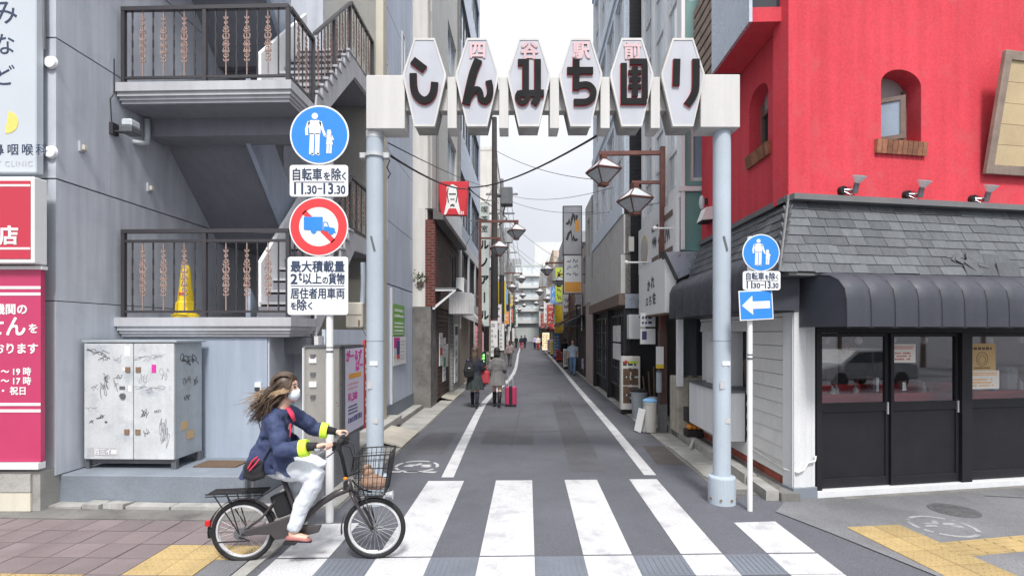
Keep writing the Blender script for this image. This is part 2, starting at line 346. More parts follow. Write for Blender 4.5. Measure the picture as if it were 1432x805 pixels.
# ------------------------------------------------------------------ mesh builder
class MB:
    """Collects shapes given in the frame M; everything is kept in world coordinates."""
    def __init__(s, M=I4):
        s.M = M; s.v = []; s.f = []
    def add(s, vs, fs, M=None):
        n = len(s.v); Q = M or s.M
        s.v += [Q @ Vector(p) for p in vs]
        s.f += [tuple(i + n for i in q) for q in fs]
        return s
    def box(s, x0, x1, y0, y1, z0, z1, M=None):
        return s.add([(x0, y0, z0), (x1, y0, z0), (x1, y1, z0), (x0, y1, z0), (x0, y0, z1), (x1, y0, z1), (x1, y1, z1), (x0, y1, z1)],
                     [(0, 3, 2, 1), (4, 5, 6, 7), (0, 1, 5, 4), (1, 2, 6, 5), (2, 3, 7, 6), (3, 0, 4, 7)], M)
    def poly(s, pts, vec, M=None):
        n = len(pts); v = Vector(vec)
        return s.add([Vector(p) for p in pts] + [Vector(p) + v for p in pts],
                     [tuple(range(n)), tuple(range(2 * n - 1, n - 1, -1))] + [(i, i + n, (i + 1) % n + n, (i + 1) % n) for i in range(n)], M)
    def sheet(s, pts, M=None):
        return s.add(pts, [tuple(range(len(pts)))], M)
    def tube(s, pts, r, n=8, cap=True, M=None, up=None):
        P = [Vector(p) for p in pts]; vs = []; fs = []
        last = None
        for i, p in enumerate(P):
            t = (P[min(i + 1, len(P) - 1)] - P[max(i - 1, 0)]).normalized()
            if last is None:
                a = Vector(up) if up else (Vector((0, 0, 1)) if abs(t.z) < 0.9 else Vector((1, 0, 0)))
            else: a = last
            a = (a - t * a.dot(t))
            if a.length < 1e-5: a = t.orthogonal()
            a.normalize(); last = a; b = t.cross(a)
            rr = r[i] if isinstance(r, (list, tuple)) else r
            ra, rb = rr if isinstance(rr, (list, tuple)) else (rr, rr)
            for k in range(n):
                th = 2 * math.pi * k / n
                vs.append(p + a * (math.cos(th) * ra) + b * (math.sin(th) * rb))
        for i in range(len(P) - 1):
            for k in range(n):
                fs.append((i * n + k, i * n + (k + 1) % n, (i + 1) * n + (k + 1) % n, (i + 1) * n + k))
        if cap:
            fs.append(tuple(range(n - 1, -1, -1))); fs.append(tuple((len(P) - 1) * n + k for k in range(n)))
        return s.add(vs, fs, M)
    def cyl(s, p0, p1, r0, r1=None, n=14, M=None):
        return s.tube([p0, p1], [r0, r0 if r1 is None else r1], n, True, M)
    def lathe(s, prof, c, n=18, M=None):
        c = Vector(c); vs = []; fs = []
        for r, z in prof:
            for k in range(n):
                th = 2 * math.pi * k / n
                vs.append(c + Vector((r * math.cos(th), r * math.sin(th), z)))
        for i in range(len(prof) - 1):
            for k in range(n):
                fs.append((i * n + k, i * n + (k + 1) % n, (i + 1) * n + (k + 1) % n, (i + 1) * n + k))
        fs.append(tuple(range(n - 1, -1, -1))); fs.append(tuple((len(prof) - 1) * n + k for k in range(n)))
        return s.add(vs, fs, M)
    def ball(s, c, r, nu=12, nv=8, M=None):
        rx, ry, rz = r if isinstance(r, (list, tuple)) else (r, r, r)
        c = Vector(c); vs = [c + Vector((0, 0, -rz))]; fs = []
        for j in range(1, nv):
            ph = -math.pi / 2 + math.pi * j / nv
            for k in range(nu):
                th = 2 * math.pi * k / nu
                vs.append(c + Vector((rx * math.cos(ph) * math.cos(th), ry * math.cos(ph) * math.sin(th), rz * math.sin(ph))))
        vs.append(c + Vector((0, 0, rz))); top = len(vs) - 1
        for k in range(nu):
            fs.append((0, 1 + (k + 1) % nu, 1 + k)); fs.append((top, top - nu + k, top - nu + (k + 1) % nu))
        for j in range(nv - 2):
            for k in range(nu):
                a = 1 + j * nu
                fs.append((a + k, a + (k + 1) % nu, a + nu + (k + 1) % nu, a + nu + k))
        return s.add(vs, fs, M)
    def ring(s, c, R_, r, nu=40, nv=8, axis='y', M=None):
        vs = []; fs = []; c = Vector(c)
        for i in range(nu):
            a = 2 * math.pi * i / nu
            for j in range(nv):
                b = 2 * math.pi * j / nv
                q = R_ + r * math.cos(b); w = r * math.sin(b)
                p = (q * math.cos(a), w, q * math.sin(a)) if axis == 'y' else (q * math.cos(a), q * math.sin(a), w)
                vs.append(c + Vector(p))
        for i in range(nu):
            for j in range(nv):
                fs.append((i * nv + j, i * nv + (j + 1) % nv, ((i + 1) % nu) * nv + (j + 1) % nv, ((i + 1) % nu) * nv + j))
        return s.add(vs, fs, M)
    def disc(s, cx, cz, r, y0, y1, n=40, M=None, r_in=0.0, a0=0, a1=360):
        """A flat disc (or ring, or sector) standing in the xz plane between y0 and y1."""
        full = abs(a1 - a0) >= 360
        m = n if full else n + 1
        A = [R(a0 + (a1 - a0) * i / n) for i in range(m)]
        if r_in <= 0:
            pts = [(cx + r * math.cos(a), y0, cz + r * math.sin(a)) for a in A]
            return s.poly(pts, (0, y1 - y0, 0), M)
        for i in range(n):
            a, b = A[i], A[(i + 1) % m]
            s.poly([(cx + r * math.cos(a), y0, cz + r * math.sin(a)), (cx + r * math.cos(b), y0, cz + r * math.sin(b)),
                    (cx + r_in * math.cos(b), y0, cz + r_in * math.sin(b)), (cx + r_in * math.cos(a), y0, cz + r_in * math.sin(a))], (0, y1 - y0, 0), M)
        return s
    def ribbon(s, pts, w, y0, y1, M=None, curve=False):
        """A brush stroke of even width standing in the xz plane, its ends cut square."""
        if curve and len(pts) > 2:
            q = []; Z = [Vector((p[0], p[1])) for p in pts]
            for i in range(len(Z) - 1):
                a, b, c, d = Z[max(i - 1, 0)], Z[i], Z[i + 1], Z[min(i + 2, len(Z) - 1)]
                for k in range(5):
                    t = k / 5
                    q.append(.5 * ((2 * b) + (c - a) * t + (2 * a - 5 * b + 4 * c - d) * t * t + (3 * b - a - 3 * c + d) * t ** 3))
            pts = [tuple(p) for p in q] + [tuple(Z[-1])]
        P = [Vector((p[0], 0, p[1])) for p in pts]; Lf = []; Rt = []
        for i, p in enumerate(P):
            d0 = (P[i] - P[i - 1]).normalized() if i else None
            d1 = (P[i + 1] - P[i]).normalized() if i < len(P) - 1 else None
            d = ((d0 or d1) + (d1 or d0)).normalized()
            nn = Vector((-d.z, 0, d.x)); kk = 1.0
            if d0 is not None and d1 is not None: kk = min(1.6, 1 / max(0.35, nn.dot(Vector((-d0.z, 0, d0.x)))))
            Lf.append(p + nn * (w / 2 * kk)); Rt.append(p - nn * (w / 2 * kk))
        n = len(P); vs = []; fs = []
        for i in range(n):
            for q in (Lf[i], Rt[i]):
                vs += [(q.x, y0, q.z), (q.x, y1, q.z)]
        for i in range(n - 1):
            a = 4 * i; b = a + 4
            fs += [(a, b, b + 2, a + 2), (a + 1, a + 3, b + 3, b + 1), (a, a + 1, b + 1, b), (a + 2, b + 2, b + 3, a + 3)]
        fs += [(0, 2, 3, 1), (4 * n - 4, 4 * n - 3, 4 * n - 1, 4 * n - 2)]
        return s.add(vs, fs, M)
    def text(s, body, size, x, z, y=0.0, depth=0.004, bold=0.0, align='CENTER', sx=1.0, M=None, spacing=1.0, fit=None):
        """Lettering standing in the xz plane, facing -y, centred on (x, z); size is the height of a full-width glyph."""
        cu = bpy.data.curves.new('lettering', 'FONT')
        cu.body = body; cu.size = size; cu.align_x = align; cu.space_character = spacing
        cu.resolution_u = 3
        ob = bpy.data.objects.new('lettering', cu)
        me = ob.to_mesh()
        zz = [v.co.y for v in me.vertices]
        if not zz:
            return s
        mid = (min(zz) + max(zz)) / 2
        pts = [(x + v.co.x * sx, y, z + v.co.y - mid) for v in me.vertices]
        if fit:                                   # (x0, x1, height): the lettering fills exactly this width and height
            a, b = min(v.co.x for v in me.vertices), max(v.co.x for v in me.vertices); kz = fit[2] / (max(zz) - min(zz))
            pts = [(fit[0] + (v.co.x - a) / (b - a) * (fit[1] - fit[0]), y, z + (v.co.y - mid) * kz) for v in me.vertices]
        fs = [tuple(p.vertices) for p in me.polygons]
        ob.to_mesh_clear(); bpy.data.objects.remove(ob); bpy.data.curves.remove(cu)
        n = len(pts)
        edge = {}
        for q in fs:
            for i in range(len(q)):
                e = (q[i], q[(i + 1) % len(q)])
                edge[e] = 1
        sides = [(a, b, b + n, a + n) for (a, b) in edge if (b, a) not in edge]
        k = bold * .55
        for j, (dx, dz) in enumerate(((-k, -k), (k, k), (-k, k), (k, -k)) if bold else ((0, 0),)):
            e = .00025 * j                        # each copy of a bold letter stands a hair prouder than the last
            s.add([(p[0] + dx, p[1], p[2] + dz) for p in pts] + [(p[0] + dx, y - depth - e, p[2] + dz) for p in pts], [tuple(i + n for i in q) for q in fs] + sides, M)
        return s
    def mesh(s, name, mat, inv=I4, smooth=False, recalc=True):
        me = bpy.data.meshes.new(name)
        me.from_pydata([tuple(inv @ v) for v in s.v], [], s.f)
        me.validate()
        if recalc:
            bm = bmesh.new(); bm.from_mesh(me)
            bmesh.ops.recalc_face_normals(bm, faces=bm.faces)
            bm.to_mesh(me); bm.free()
        if mat: me.materials.append(MATS[mat])
        if smooth:
            for p in me.polygons: p.use_smooth = True
        return me

ROOT = {}
def thing(name, label, cat, loc=(0, 0, 0), rot=0.0, group=None, kind=None, M=None):
    o = bpy.data.objects.new(name, None); COL.objects.link(o)
    o.empty_display_size = 0.2
    W = M if M is not None else T(loc) @ RZ(rot)
    o.matrix_world = W; ROOT[o.name] = W
    if label: o['label'] = label
    if cat: o['category'] = cat
    if group: o['group'] = group
    if kind: o['kind'] = kind
    return o
def soften(o, w, seg=1):
    b = o.modifiers.new('edge', 'BEVEL'); b.width = w; b.segments = seg; b.limit_method = 'ANGLE'; b.angle_limit = R(40)
def part(mb, name, mat, par, smooth=False, bevel=0, label=None, kind=None, autos=False, recalc=True):
    W = ROOT[par.name]
    me = mb.mesh(name, mat, W.inverted(), smooth, recalc)
    o = bpy.data.objects.new(name, me); COL.objects.link(o); o.parent = par
    ROOT[o.name] = W
    if bevel: soften(o, bevel)
    if label: o['label'] = label
    if kind: o['kind'] = kind
    return o
def node(name, par):
    """A part that only carries sub-parts."""
    o = bpy.data.objects.new(name, None); COL.objects.link(o); o.parent = par; o.empty_display_size = 0.1
    ROOT[o.name] = ROOT[par.name]
    return o
def solo(mb, name, mat, label, cat, loc, group=None, kind=None, smooth=False, bevel=0):
    me = mb.mesh(name, mat, T(loc).inverted(), smooth)
    o = bpy.data.objects.new(name, me); COL.objects.link(o); o.location = loc; ROOT[o.name] = T(loc)
    if label: o['label'] = label
    if cat: o['category'] = cat
    if group: o['group'] = group
    if kind: o['kind'] = kind
    if bevel: soften(o, bevel)
    return o
def piece(me, name, par, W, mat=None):
    """A copy of a shared mesh placed at the world matrix W as a child of par."""
    o = bpy.data.objects.new(name, me); COL.objects.link(o); o.parent = par
    o.matrix_local = ROOT[par.name].inverted() @ W
    ROOT[o.name] = W
    return o
def copy_tree(o, W, label=None):
    c = o.copy(); COL.objects.link(c); c.matrix_world = W; ROOT[c.name] = W
    if label: c['label'] = label
    for ch in [x for x in KIDS.get(o.name, list(o.children))]:
        d = ch.copy(); COL.objects.link(d); d.parent = c; ROOT[d.name] = W
        for g in list(ch.children):
            e = g.copy(); COL.objects.link(e); e.parent = d; ROOT[e.name] = W
    return c
KIDS = {}
def ground(px, py):
    y = 1432.0 / (py - 465); return Vector(((px - 716) / 716 * y, y, 0))
def s_at(l, px):
    q = (px - 716) / 716
    return l * (CA + q * SA) / (q * CA - SA)
def depth(l, s): return s * CA - l * SA
def z_at(py, Y): return 2 + (465 - py) / 716 * Y

# ------------------------------------------------------------------ building pieces
_WIN = {}
def win_mesh(w, h, fmat, gmat, mull, trans, fr=0.05):
    key = (round(w, 2), round(h, 2), fmat, gmat, mull, trans, fr)
    if key not in _WIN:
        f = MB(); d0, d1 = -0.015, 0.06
        f.box(0, fr, d0, d1, 0, h).box(w - fr, w, d0, d1, 0, h).box(fr, w - fr, d0, d1, 0, fr).box(fr, w - fr, d0, d1, h - fr, h)
        for k in range(mull):
            x = w * (k + 1) / (mull + 1); f.box(x - fr * .4, x + fr * .4, d0 + .006, d1, fr, h - fr)
        for k in range(trans):
            z = h * (k + 1) / (trans + 1); f.box(fr, w - fr, d0 + .01, d1, z - fr * .35, z + fr * .35)
        g = MB().box(fr * .5, w - fr * .5, 0.03, 0.042, fr * .5, h - fr * .5)
        _WIN[key] = (f.mesh('window', fmat), g.mesh('pane', gmat))
    return _WIN[key]
def window(par, W, w, h, fmat='frame_alu', gmat='window_dark', mull=1, trans=0, fr=0.05):
    a, b = win_mesh(w, h, fmat, gmat, mull, trans, fr)
    o = piece(a, 'window', par, W); piece(b, 'pane', o, W)
    return o
def wall_grid(mb, M, Wd, H, cols, rows, t=0.12):
    """A wall in the frame M (x along, -y outwards) with real openings; cols / rows are the opening spans."""
    z = 0
    for (z0, z1) in rows:
        if z0 > z: mb.box(0, Wd, 0, t, z, z0, M)
        x = 0
        for (x0, x1) in cols:
            if x0 > x: mb.box(x, x0, 0, t, z0, z1, M)
            x = x1
        if x < Wd: mb.box(x, Wd, 0, t, z0, z1, M)
        z = z1
    if z < H: mb.box(0, Wd, 0, t, z, H, M)
    return mb
def grid_face(par, mb, M, Wd, H, cols, rows, fmat, gmat, mull=1, trans=0, t=0.12, fr=0.05, set_in=0.07):
    wall_grid(mb, M, Wd, H, cols, rows, t)
    for (z0, z1) in rows:
        for (x0, x1) in cols:
            window(par, M @ T((x0, set_in, z0)), x1 - x0, z1 - z0, fmat, gmat, mull, trans, fr)
def spread(a, b, n, w):
    """n openings of width w spread evenly between a and b."""
    g = (b - a - n * w) / (n + 1)
    return [(a + g + i * (w + g), a + g + i * (w + g) + w) for i in range(n)]
def scribble(mb, x, z, w, h, y, M=None, n=6, seed=0, th=0.006):
    q = random.Random(seed)
    pts = [(x + w * i / n + q.uniform(-.35, .35) * w / n, z + q.uniform(0, h)) for i in range(n + 1)]
    return mb.ribbon(pts, th, y - 0.0015, y, M)
def marks(mb, x0, x1, z0, z1, y, M=None, rows=4, seed=0, fill=0.55, dens=1.0):
    """Rows of small dashes: print too small in the photograph to be read."""
    q = random.Random(seed); rh = (z1 - z0) / rows
    for i in range(rows):
        z = z1 - (i + 1) * rh + rh * 0.2
        x = x0
        while x < x1 - rh * 0.3:
            w = rh * q.uniform(0.3, 0.75)
            if x + w > x1: break
            if q.random() < dens:
                mb.box(x, x + w, y - 0.002, y, z, z + rh * fill * q.uniform(0.7, 1.0), M)
            x += w + rh * 0.22
    return mb

def cursive(mb, x, z, w, h, y, M=None, loops=5, seed=0, th=0.005):
    """A quick looping pen line, as of a signature."""
    q = random.Random(seed); pts = []; n = loops * 9; ph = q.uniform(0, 6); drift = q.uniform(-.3, .3)
    k1, k2 = q.uniform(.7, 1.3), q.uniform(.2, .6)
    f1, f2, f3 = q.uniform(1.4, 2.1), q.uniform(.35, .6), q.uniform(2.4, 3.1)
    p1, p2 = q.uniform(0, 6), q.uniform(0, 6)
    for i in range(n + 1):
        t = i / n; a = t * loops * 3.6 * k1 + ph
        zz = .40 * math.sin(a) + .34 * math.sin(f1 * a + p1) + .26 * math.sin(f2 * a + p2)
        xx = .16 * math.cos(f1 * a) + .10 * math.sin(f3 * a + p2)
        pts.append((x + w * (t + xx * .8), z + h * (.5 + drift * (t - .5) + .55 * zz)))
    return mb.ribbon(pts, th, y - 0.0015, y, M)

# ================================================================== THE SETTING: ground
g = MB().sheet([(-700, -700, 0), (700, -700, 0), (700, 900, 0), (-700, 900, 0)])
road = solo(g, 'road', 'asphalt', None, None, (0, 0, 0), kind='structure')

# white edge lines of the alley
def stripe(pts, w):
    m = MB(S); P = [Vector((a, b, 0.004)) for a, b in pts]
    L_, R_ = [], []
    for i, p in enumerate(P):
        t = (P[min(i + 1, len(P) - 1)] - P[max(i - 1, 0)]).normalized(); nn = Vector((-t.y, t.x, 0))
        L_.append(p + nn * w / 2); R_.append(p - nn * w / 2)
    for i in range(len(P) - 1):
        m.sheet([L_[i], R_[i], R_[i + 1], L_[i + 1]])
    return m
mk_root = thing('road_markings', None, None, kind='structure')
part(stripe([(-1.11, 7.05), (-1.16, 9), (-1.22, 12), (-1.25, 14.3), (-1.19, 16), (-1.06, 18), (-0.90, 20), (-0.77, 22.2), (-0.70, 25), (-0.68, 29), (-0.75, 36), (-0.9, 48), (-1.0, 70), (-1.0, 110)], 0.17), 'edge_line', 'road_paint', mk_root)
part(stripe([(1.72, 7.25), (1.77, 11), (1.79, 18), (1.86, 27), (1.9, 50), (1.9, 110)], 0.17), 'edge_line', 'road_paint', mk_root)
# pedestrian crossing
def band_s(l, py0):                       # the crossing's long edges run a few degrees off square
    return py0 + 0.075 * l
cross = thing('crosswalk', None, None, kind='structure')
BARS = ((-2.22, -1.77), (-1.34, -.86), (-.43, .06), (.50, .94), (1.385, 1.76), (2.17, 2.62))
for k in range(6):
    l0, l1 = BARS[k]
    far = 6.95 + .06 * l0
    if k == 0: far = 5.28
    if k == 5: far = 5.46
    n0, n1 = 4.60 + .055 * l0, 4.60 + .055 * l1
    m = MB(S).sheet([(l0, n0, .004), (l1, n1, .004), (l1, far + (0.02 if k not in (0, 5) else .05), .004), (l0, far, .004)])
    part(m, 'stripe', 'road_paint', cross)
    # beyond the guide strip the stripe goes on towards the main road
    b0, b1 = n0 - .42, n1 - .42
    m = MB(S).sheet([(l0, b0 - 1.6, .004), (l1, b1 - 1.6, .004), (l1, b1, .004), (l0, b0, .004)])
    part(m, 'stripe', 'road_paint', cross)
# the guide strip for the blind across the crossing: white studded squares on the stripes, blue grey between them
gs = thing('guide_strip', None, None, kind='structure')
def studs(mb, l0, l1, f0, f1, nx, ny, r=.009):
    for i in range(nx):
        for j in range(ny):
            u = (i + .5) / nx; w = (j + .5) / ny
            l = l0 + (l1 - l0) * u; s0 = f0(l); s1 = f1(l); s_ = s0 + (s1 - s0) * w
            mb.lathe([(r, .003), (r * .7, .009)], (l, s_, 0), 6)
fa = lambda l: 4.185 + .055 * l
fb = lambda l: 4.575 + .055 * l
for k in range(6):
    l0, l1 = BARS[k]
    m = MB(S).sheet([(l0, fa(l0), .005), (l1, fa(l1), .005), (l1, fb(l1), .005), (l0, fb(l0), .005)])
    studs(m, l0, l1, fa, fb, 14, 10, .008)
    part(m, 'studded_square', 'road_paint', gs)
    if k < 5:
        a, b = l1, BARS[k + 1][0]
        m = MB(S).sheet([(a, fa(a), .004), (b, fa(b), .004), (b, fb(b), .004), (a, fb(a), .004)])
        for q in range(9):
            x = a + (b - a) * (q + .5) / 9
            m.box(x - .008, x + .008, fa(x) + .03, fb(x) - .03, .003, .008)
        part(m, 'ribbed_square', 'bluegrey', gs)
# round road mark (a worn painted ring) on the left and on the right pavement
def ring_mark(c, r, M, name_mat, seed):
    q = random.Random(seed); m = MB(M)
    for i in range(40):
        a, b = R(9 * i), R(9 * i + 9)
        if q.random() < .16: continue
        m.sheet([(c[0] + r * math.cos(a), c[1] + r * math.sin(a), .005), (c[0] + r * math.cos(b), c[1] + r * math.sin(b), .005),
                 (c[0] + r * .86 * math.cos(b), c[1] + r * .86 * math.sin(b), .005), (c[0] + r * .86 * math.cos(a), c[1] + r * .86 * math.sin(a), .005)])
    for (x0, x1, y0, y1) in [(-.62, -.2, -.05, .12), (-.5, .0, .18, .3), (.12, .55, .1, .3), (.2, .6, -.12, .04), (-.1, .1, .3, .5)]:
        m.sheet([(c[0] + r * x0, c[1] + r * y0, .005), (c[0] + r * x1, c[1] + r * (y0 - .05), .005), (c[0] + r * (x1 + .08), c[1] + r * y1, .005), (c[0] + r * (x0 + .1), c[1] + r * y1, .005)])
    return m
m = ring_mark((-1.66, 7.62), .33, S, None, 3)
for x0 in (-2.02, -1.78, -1.52): m.sheet([(x0, 7.27, .005), (x0 + .19, 7.27, .005), (x0 + .22, 7.34, .005), (x0 + .03, 7.34, .005)], S)
part(m, 'ring_mark', 'road_paint', mk_root)
m = MB().sheet([(-0.28, 0, .0045), (.34, 0, .0045), (.30, 1.3, .0045), (-.30, 1.3, .0045)], T(ground(945, 650)) @ RZ(-6))
part(m, 'asphalt_patch', 'asphalt_patch', mk_root)
m = MB(S)
m.sheet([(-.3, 9.0, .0035), (-.28, 9.0, .0035), (-.18, 13.5, .0035), (-.2, 13.5, .0035)]).sheet([(.9, 11.0, .0035), (.93, 11.0, .0035), (1.0, 16, .0035), (.97, 16, .0035)])
m.sheet([(-1.2, 10.2, .0035), (1.5, 10.5, .0035), (1.5, 10.53, .0035), (-1.2, 10.23, .0035)])
part(m, 'tar_seam', 'asphalt_patch', mk_root)
m = MB(S); q = random.Random(77)
for (l0, s0_, n, dl, ds) in ((-1.3, 8.6, 10, .10, .12), (.2, 12, 14, .05, .4)):
    l, s_ = l0, s0_
    for i in range(n):
        l2, s2 = l + dl + q.uniform(-.05, .05), s_ + ds + q.uniform(-.05, .05); w = q.uniform(.002, .004)
        m.sheet([(l - w, s_, .0047), (l + w, s_, .0047), (l2 + w, s2, .0047), (l2 - w, s2, .0047)]); l, s_ = l2, s2
part(m, 'crack', 'asphalt_mend', mk_root)
m = MB(S).sheet([(.62, 7.4, .0032), (1.12, 7.4, .0032), (1.2, 15, .0032), (.70, 15, .0032)]).sheet([(-.85, 9.2, .0032), (.1, 9.15, .0032), (.12, 10.9, .0032), (-.82, 11.0, .0032)]).sheet([(-2.0, 8.4, .0032), (-1.4, 8.4, .0032), (-1.42, 10.2, .0032), (-1.98, 10.2, .0032)]).sheet([(-1.6, 3.0, .0032), (2.0, 3.2, .0032), (2.0, 3.9, .0032), (-1.6, 3.7, .0032)])
part(m, 'mended_patch', 'asphalt_mend', mk_root)

# left pavement: pink tiles in a grid, studded yellow tiles near the crossing
pave = thing('pavement', None, None, kind='structure')
part(MB(S).sheet([(-14, 2.2, .006), (-2.42, 2.2, .006), (-2.42, 5.30, .006), (-14, 5.30, .006)]), 'mortar_bed', 'pave_base', pave)
tb = MB().box(-.1455, .1455, -.1455, .1455, 0, .022)
tile_me = tb.mesh('tile', 'pave_pink'); tile_grey = tb.mesh('tile', 'asphalt_walk')
yb = MB().box(-.146, .146, -.146, .146, 0, .023)
for i in range(5):
    for j in range(5):
        yb.lathe([(.013, .023), (.009, .029)], (-.116 + .058 * i, -.116 + .058 * j, 0), 6)
tact_me = yb.mesh('tactile_tile', 'tactile')
yl = MB().box(-.146, .146, -.146, .146, 0, .023)
for i in range(4): yl.box(-.14, .14, -.118 + .079 * i - .015, -.118 + .079 * i + .015, .0225, .029)
bar_me = yl.mesh('tactile_tile', 'tactile')
q = random.Random(5)
for j in range(10):
    s_ = 5.14 - .30 * j
    for i in range(26):
        l = -2.58 - .30 * i
        if j == 8 and i > 10: break
        isY = (j == 2 and 0 <= i <= 2) or (j == 3 and 1 <= i <= 2) or (j == 4 and 4 <= i <= 22)
        W = S @ T((l, s_, q.uniform(-.002, .002))) @ RZ(q.uniform(-.4, .4))
        if j > 5 and i > 14: continue
        me = tact_me if isY else (tile_grey if (i == 0 and j > 2) else tile_me)
        piece(me, 'tactile_tile' if isY else 'paving_tile', pave, W)
m = MB(S).box(-2.42, -2.30, 2.2, 5.30, 0, .02)
part(m, 'kerb_edge', 'concrete', pave)
# concrete strip and broken kerb stones against the plinth
edge = thing('kerb', None, None, kind='structure')
part(MB(S).box(-14, -2.35, 5.30, 5.60, 0, .026), 'kerb_base', 'concrete_dark', edge)
q = random.Random(9); x = -9.5
st = MB().box(-.5, .5, -.075, .075, 0, .06).mesh('kerb_stone', 'concrete')
while x < -2.7:
    w = q.uniform(.22, .6) if -6.4 < x < -4.6 else q.uniform(.5, .8)
    rough_ = 1 if -6.3 < x < -4.6 else .25
    W = S @ T((x + w / 2, 5.67 + q.uniform(-.02, .02) * rough_, q.uniform(-.015, .02) * rough_)) @ RZ(q.uniform(-9, 9) * rough_) @ RX(q.uniform(-7, 7) * rough_) @ Matrix.Diagonal((w - .015, 1, 1, 1))
    piece(st, 'kerb_stone', edge, W); x += w

# left gutter slabs along the alley, raised strip behind
gut = thing('gutter', None, None, kind='structure')
sl = MB().box(-.27, .27, -.295, .295, -.02, .018).mesh('gutter_slab', 'concrete')
part(MB(S).box(-2.76, -2.14, 5.75, 100, -.05, .006), 'gutter_bed', 'concrete_dark', gut)
q = random.Random(3)
for i in range(60):
    s_ = 6.1 + .6 * i
    W = S @ T((-2.45, s_, q.uniform(-.004, .004))) @ RZ(q.uniform(-.5, .5)) @ RX(q.uniform(-.4, .4))
    piece(sl, 'gutter_slab', gut, W)
part(MB(S).box(-2.70, -2.2, 42.4, 100, -.02, .016), 'gutter_run', 'concrete', gut)
part(MB(S).box(-3.2, -2.78, 7.6, 13.4, 0, .10), 'raised_edge', 'concrete', gut)
part(MB(S).box(-2.98, -2.78, 13.4, 100, 0, .08), 'raised_edge', 'concrete_dark', gut)
part(MB(S).box(-3.05, -2.82, 6.2, 7.55, 0, .05), 'raised_edge', 'concrete', gut)
# right gutter
gut2 = thing('gutter', None, None, kind='structure')
part(MB(S).box(2.40, 2.85, 6.4, 100, -.05, .006), 'gutter_bed', 'concrete_dark', gut2)
sl2 = MB().box(-.2, .2, -.295, .295, -.02, .018).mesh('gutter_slab', 'concrete')
for i in range(44):
    s_ = 6.9 + .6 * i
    if 9.9 < s_ < 10.9: continue
    piece(sl2, 'gutter_slab', gut2, S @ T((2.62 if s_ > 9 else 2.66, s_, q.uniform(-.005, .005))) @ RZ(q.uniform(-.8, .8)) @ RX(q.uniform(-.5, .5)))
part(MB(S).box(2.42, 2.82, 33.4, 100, -.02, .016), 'gutter_run', 'concrete', gut2)
ks = MB().box(-.075, .075, -.3, .3, 0, .13).mesh('kerb_stone', 'concrete')
for i in range(10):
    piece(ks, 'kerb_stone', gut2, S @ T((2.93, 6.5 + .61 * i, q.uniform(-.02, .02))) @ RZ(q.uniform(-2, 2)))
part(MB(S).box(3.0, 3.22, 6.15, 12.9, 0, .10), 'raised_edge', 'concrete_dark', gut2)
# tan ramps laid over the left gutter at the doors
for (a, b, w) in ((8.75, 10.1, .6), (14.9, 16.5, .55)):
    m = MB(S)
    m.add([(-2.16, a, .02), (-2.75, a + .05, .15), (-2.75, b, .15), (-2.16, b, .02), (-2.16, a, .045), (-2.75, a + .05, .175), (-2.75, b, .175), (-2.16, b, .045)],
          [(0, 3, 2, 1), (4, 5, 6, 7), (0, 1, 5, 4), (1, 2, 6, 5), (2, 3, 7, 6), (3, 0, 4, 7)])
    solo(m, 'door_ramp', 'plate_tan', 'tan door ramp plate over the gutter near the white gate post' if a < 10 else 'pale grey ramp plate over the gutter below the ribbed white canopy', 'ramp', S @ Vector((-2.45, a, 0)))

# right pavement of the main road
FW = F
walk = thing('pavement', None, None, kind='structure')
kp = [ground(1085, 716), ground(1160, 745), ground(1310, 806), ground(1500, 890)]
m = MB()
m.add([(p.x, p.y, .006) for p in kp] + [tuple(F @ Vector((9, -3.6, .006))), tuple(F @ Vector((9, .05, .006))), tuple(F @ Vector((-.05, .05, .006)))], [tuple(range(7))])
part(m, 'pavement_surface', 'asphalt_walk', walk)
m = MB()
for a, b in zip(kp[:-1], kp[1:]):
    t = (b - a).normalized(); nn = Vector((t.y, -t.x, 0)) * -.07
    a2, b2 = a - nn * 0, b - nn * 0
    m.add([tuple(a + Vector((0, 0, .010))), tuple(b + Vector((0, 0, .010))), tuple(b + nn + Vector((0, 0, .012))), tuple(a + nn + Vector((0, 0, .012)))], [(0, 1, 2, 3)])
part(m, 'kerb_edge', 'asphalt_walk', walk)
part(MB(F).box(.6, 6, -.12, -.045, .0055, .010), 'dirt_strip', 'concrete_dark', walk)
part(MB(F).sheet([(2.35, -.30, .0075), (2.38, -.28, .0075), (4.2, -.95, .0075), (4.17, -.97, .0075)]), 'joint_line', 'joint_dark', walk)
a, b = ground(1220, 736), ground(1365, 803)
t = (b - a).normalized(); ang = math.degrees(math.atan2(t.y, t.x))
Wt = T(a) @ RZ(ang)
for i in range(6):
    for j in range(2):
        piece(tact_me, 'tactile_tile', walk, Wt @ T((.15 + .3 * i, .15 - .3 * j, -.010)))
c = ground(1325, 772); e = ground(1432, 762); t = (e - c).normalized()
Wb = T(c) @ RZ(math.degrees(math.atan2(t.y, t.x)))
for i in range(8): piece(bar_me, 'tactile_tile', walk, Wb @ T((.16 + .3 * i, .03, -.012)))
m = ring_mark((0, 0), .30, T(ground(1318, 736)) @ T((0, 0, .004)), None, 8)
part(m, 'worn_ring_mark', 'worn_paint', walk)
hole = thing('manhole_cover', 'round dark iron manhole cover in the grey pavement before the shop doors', 'manhole cover', ground(1334, 714))
hW = ROOT[hole.name]
part(MB(hW).lathe([(.235, 0), (.235, .012), (.20, .012)], (0, 0, 0), 36), 'rim', 'iron', hole)
m = MB(hW).lathe([(.196, 0), (.196, .013)], (0, 0, 0), 32)
for i in range(-4, 5):
    hw = math.sqrt(max(0.001, .18 ** 2 - (i * .04) ** 2)); m.box(-hw, hw, i * .04 - .007, i * .04 + .007, .0128, .018)
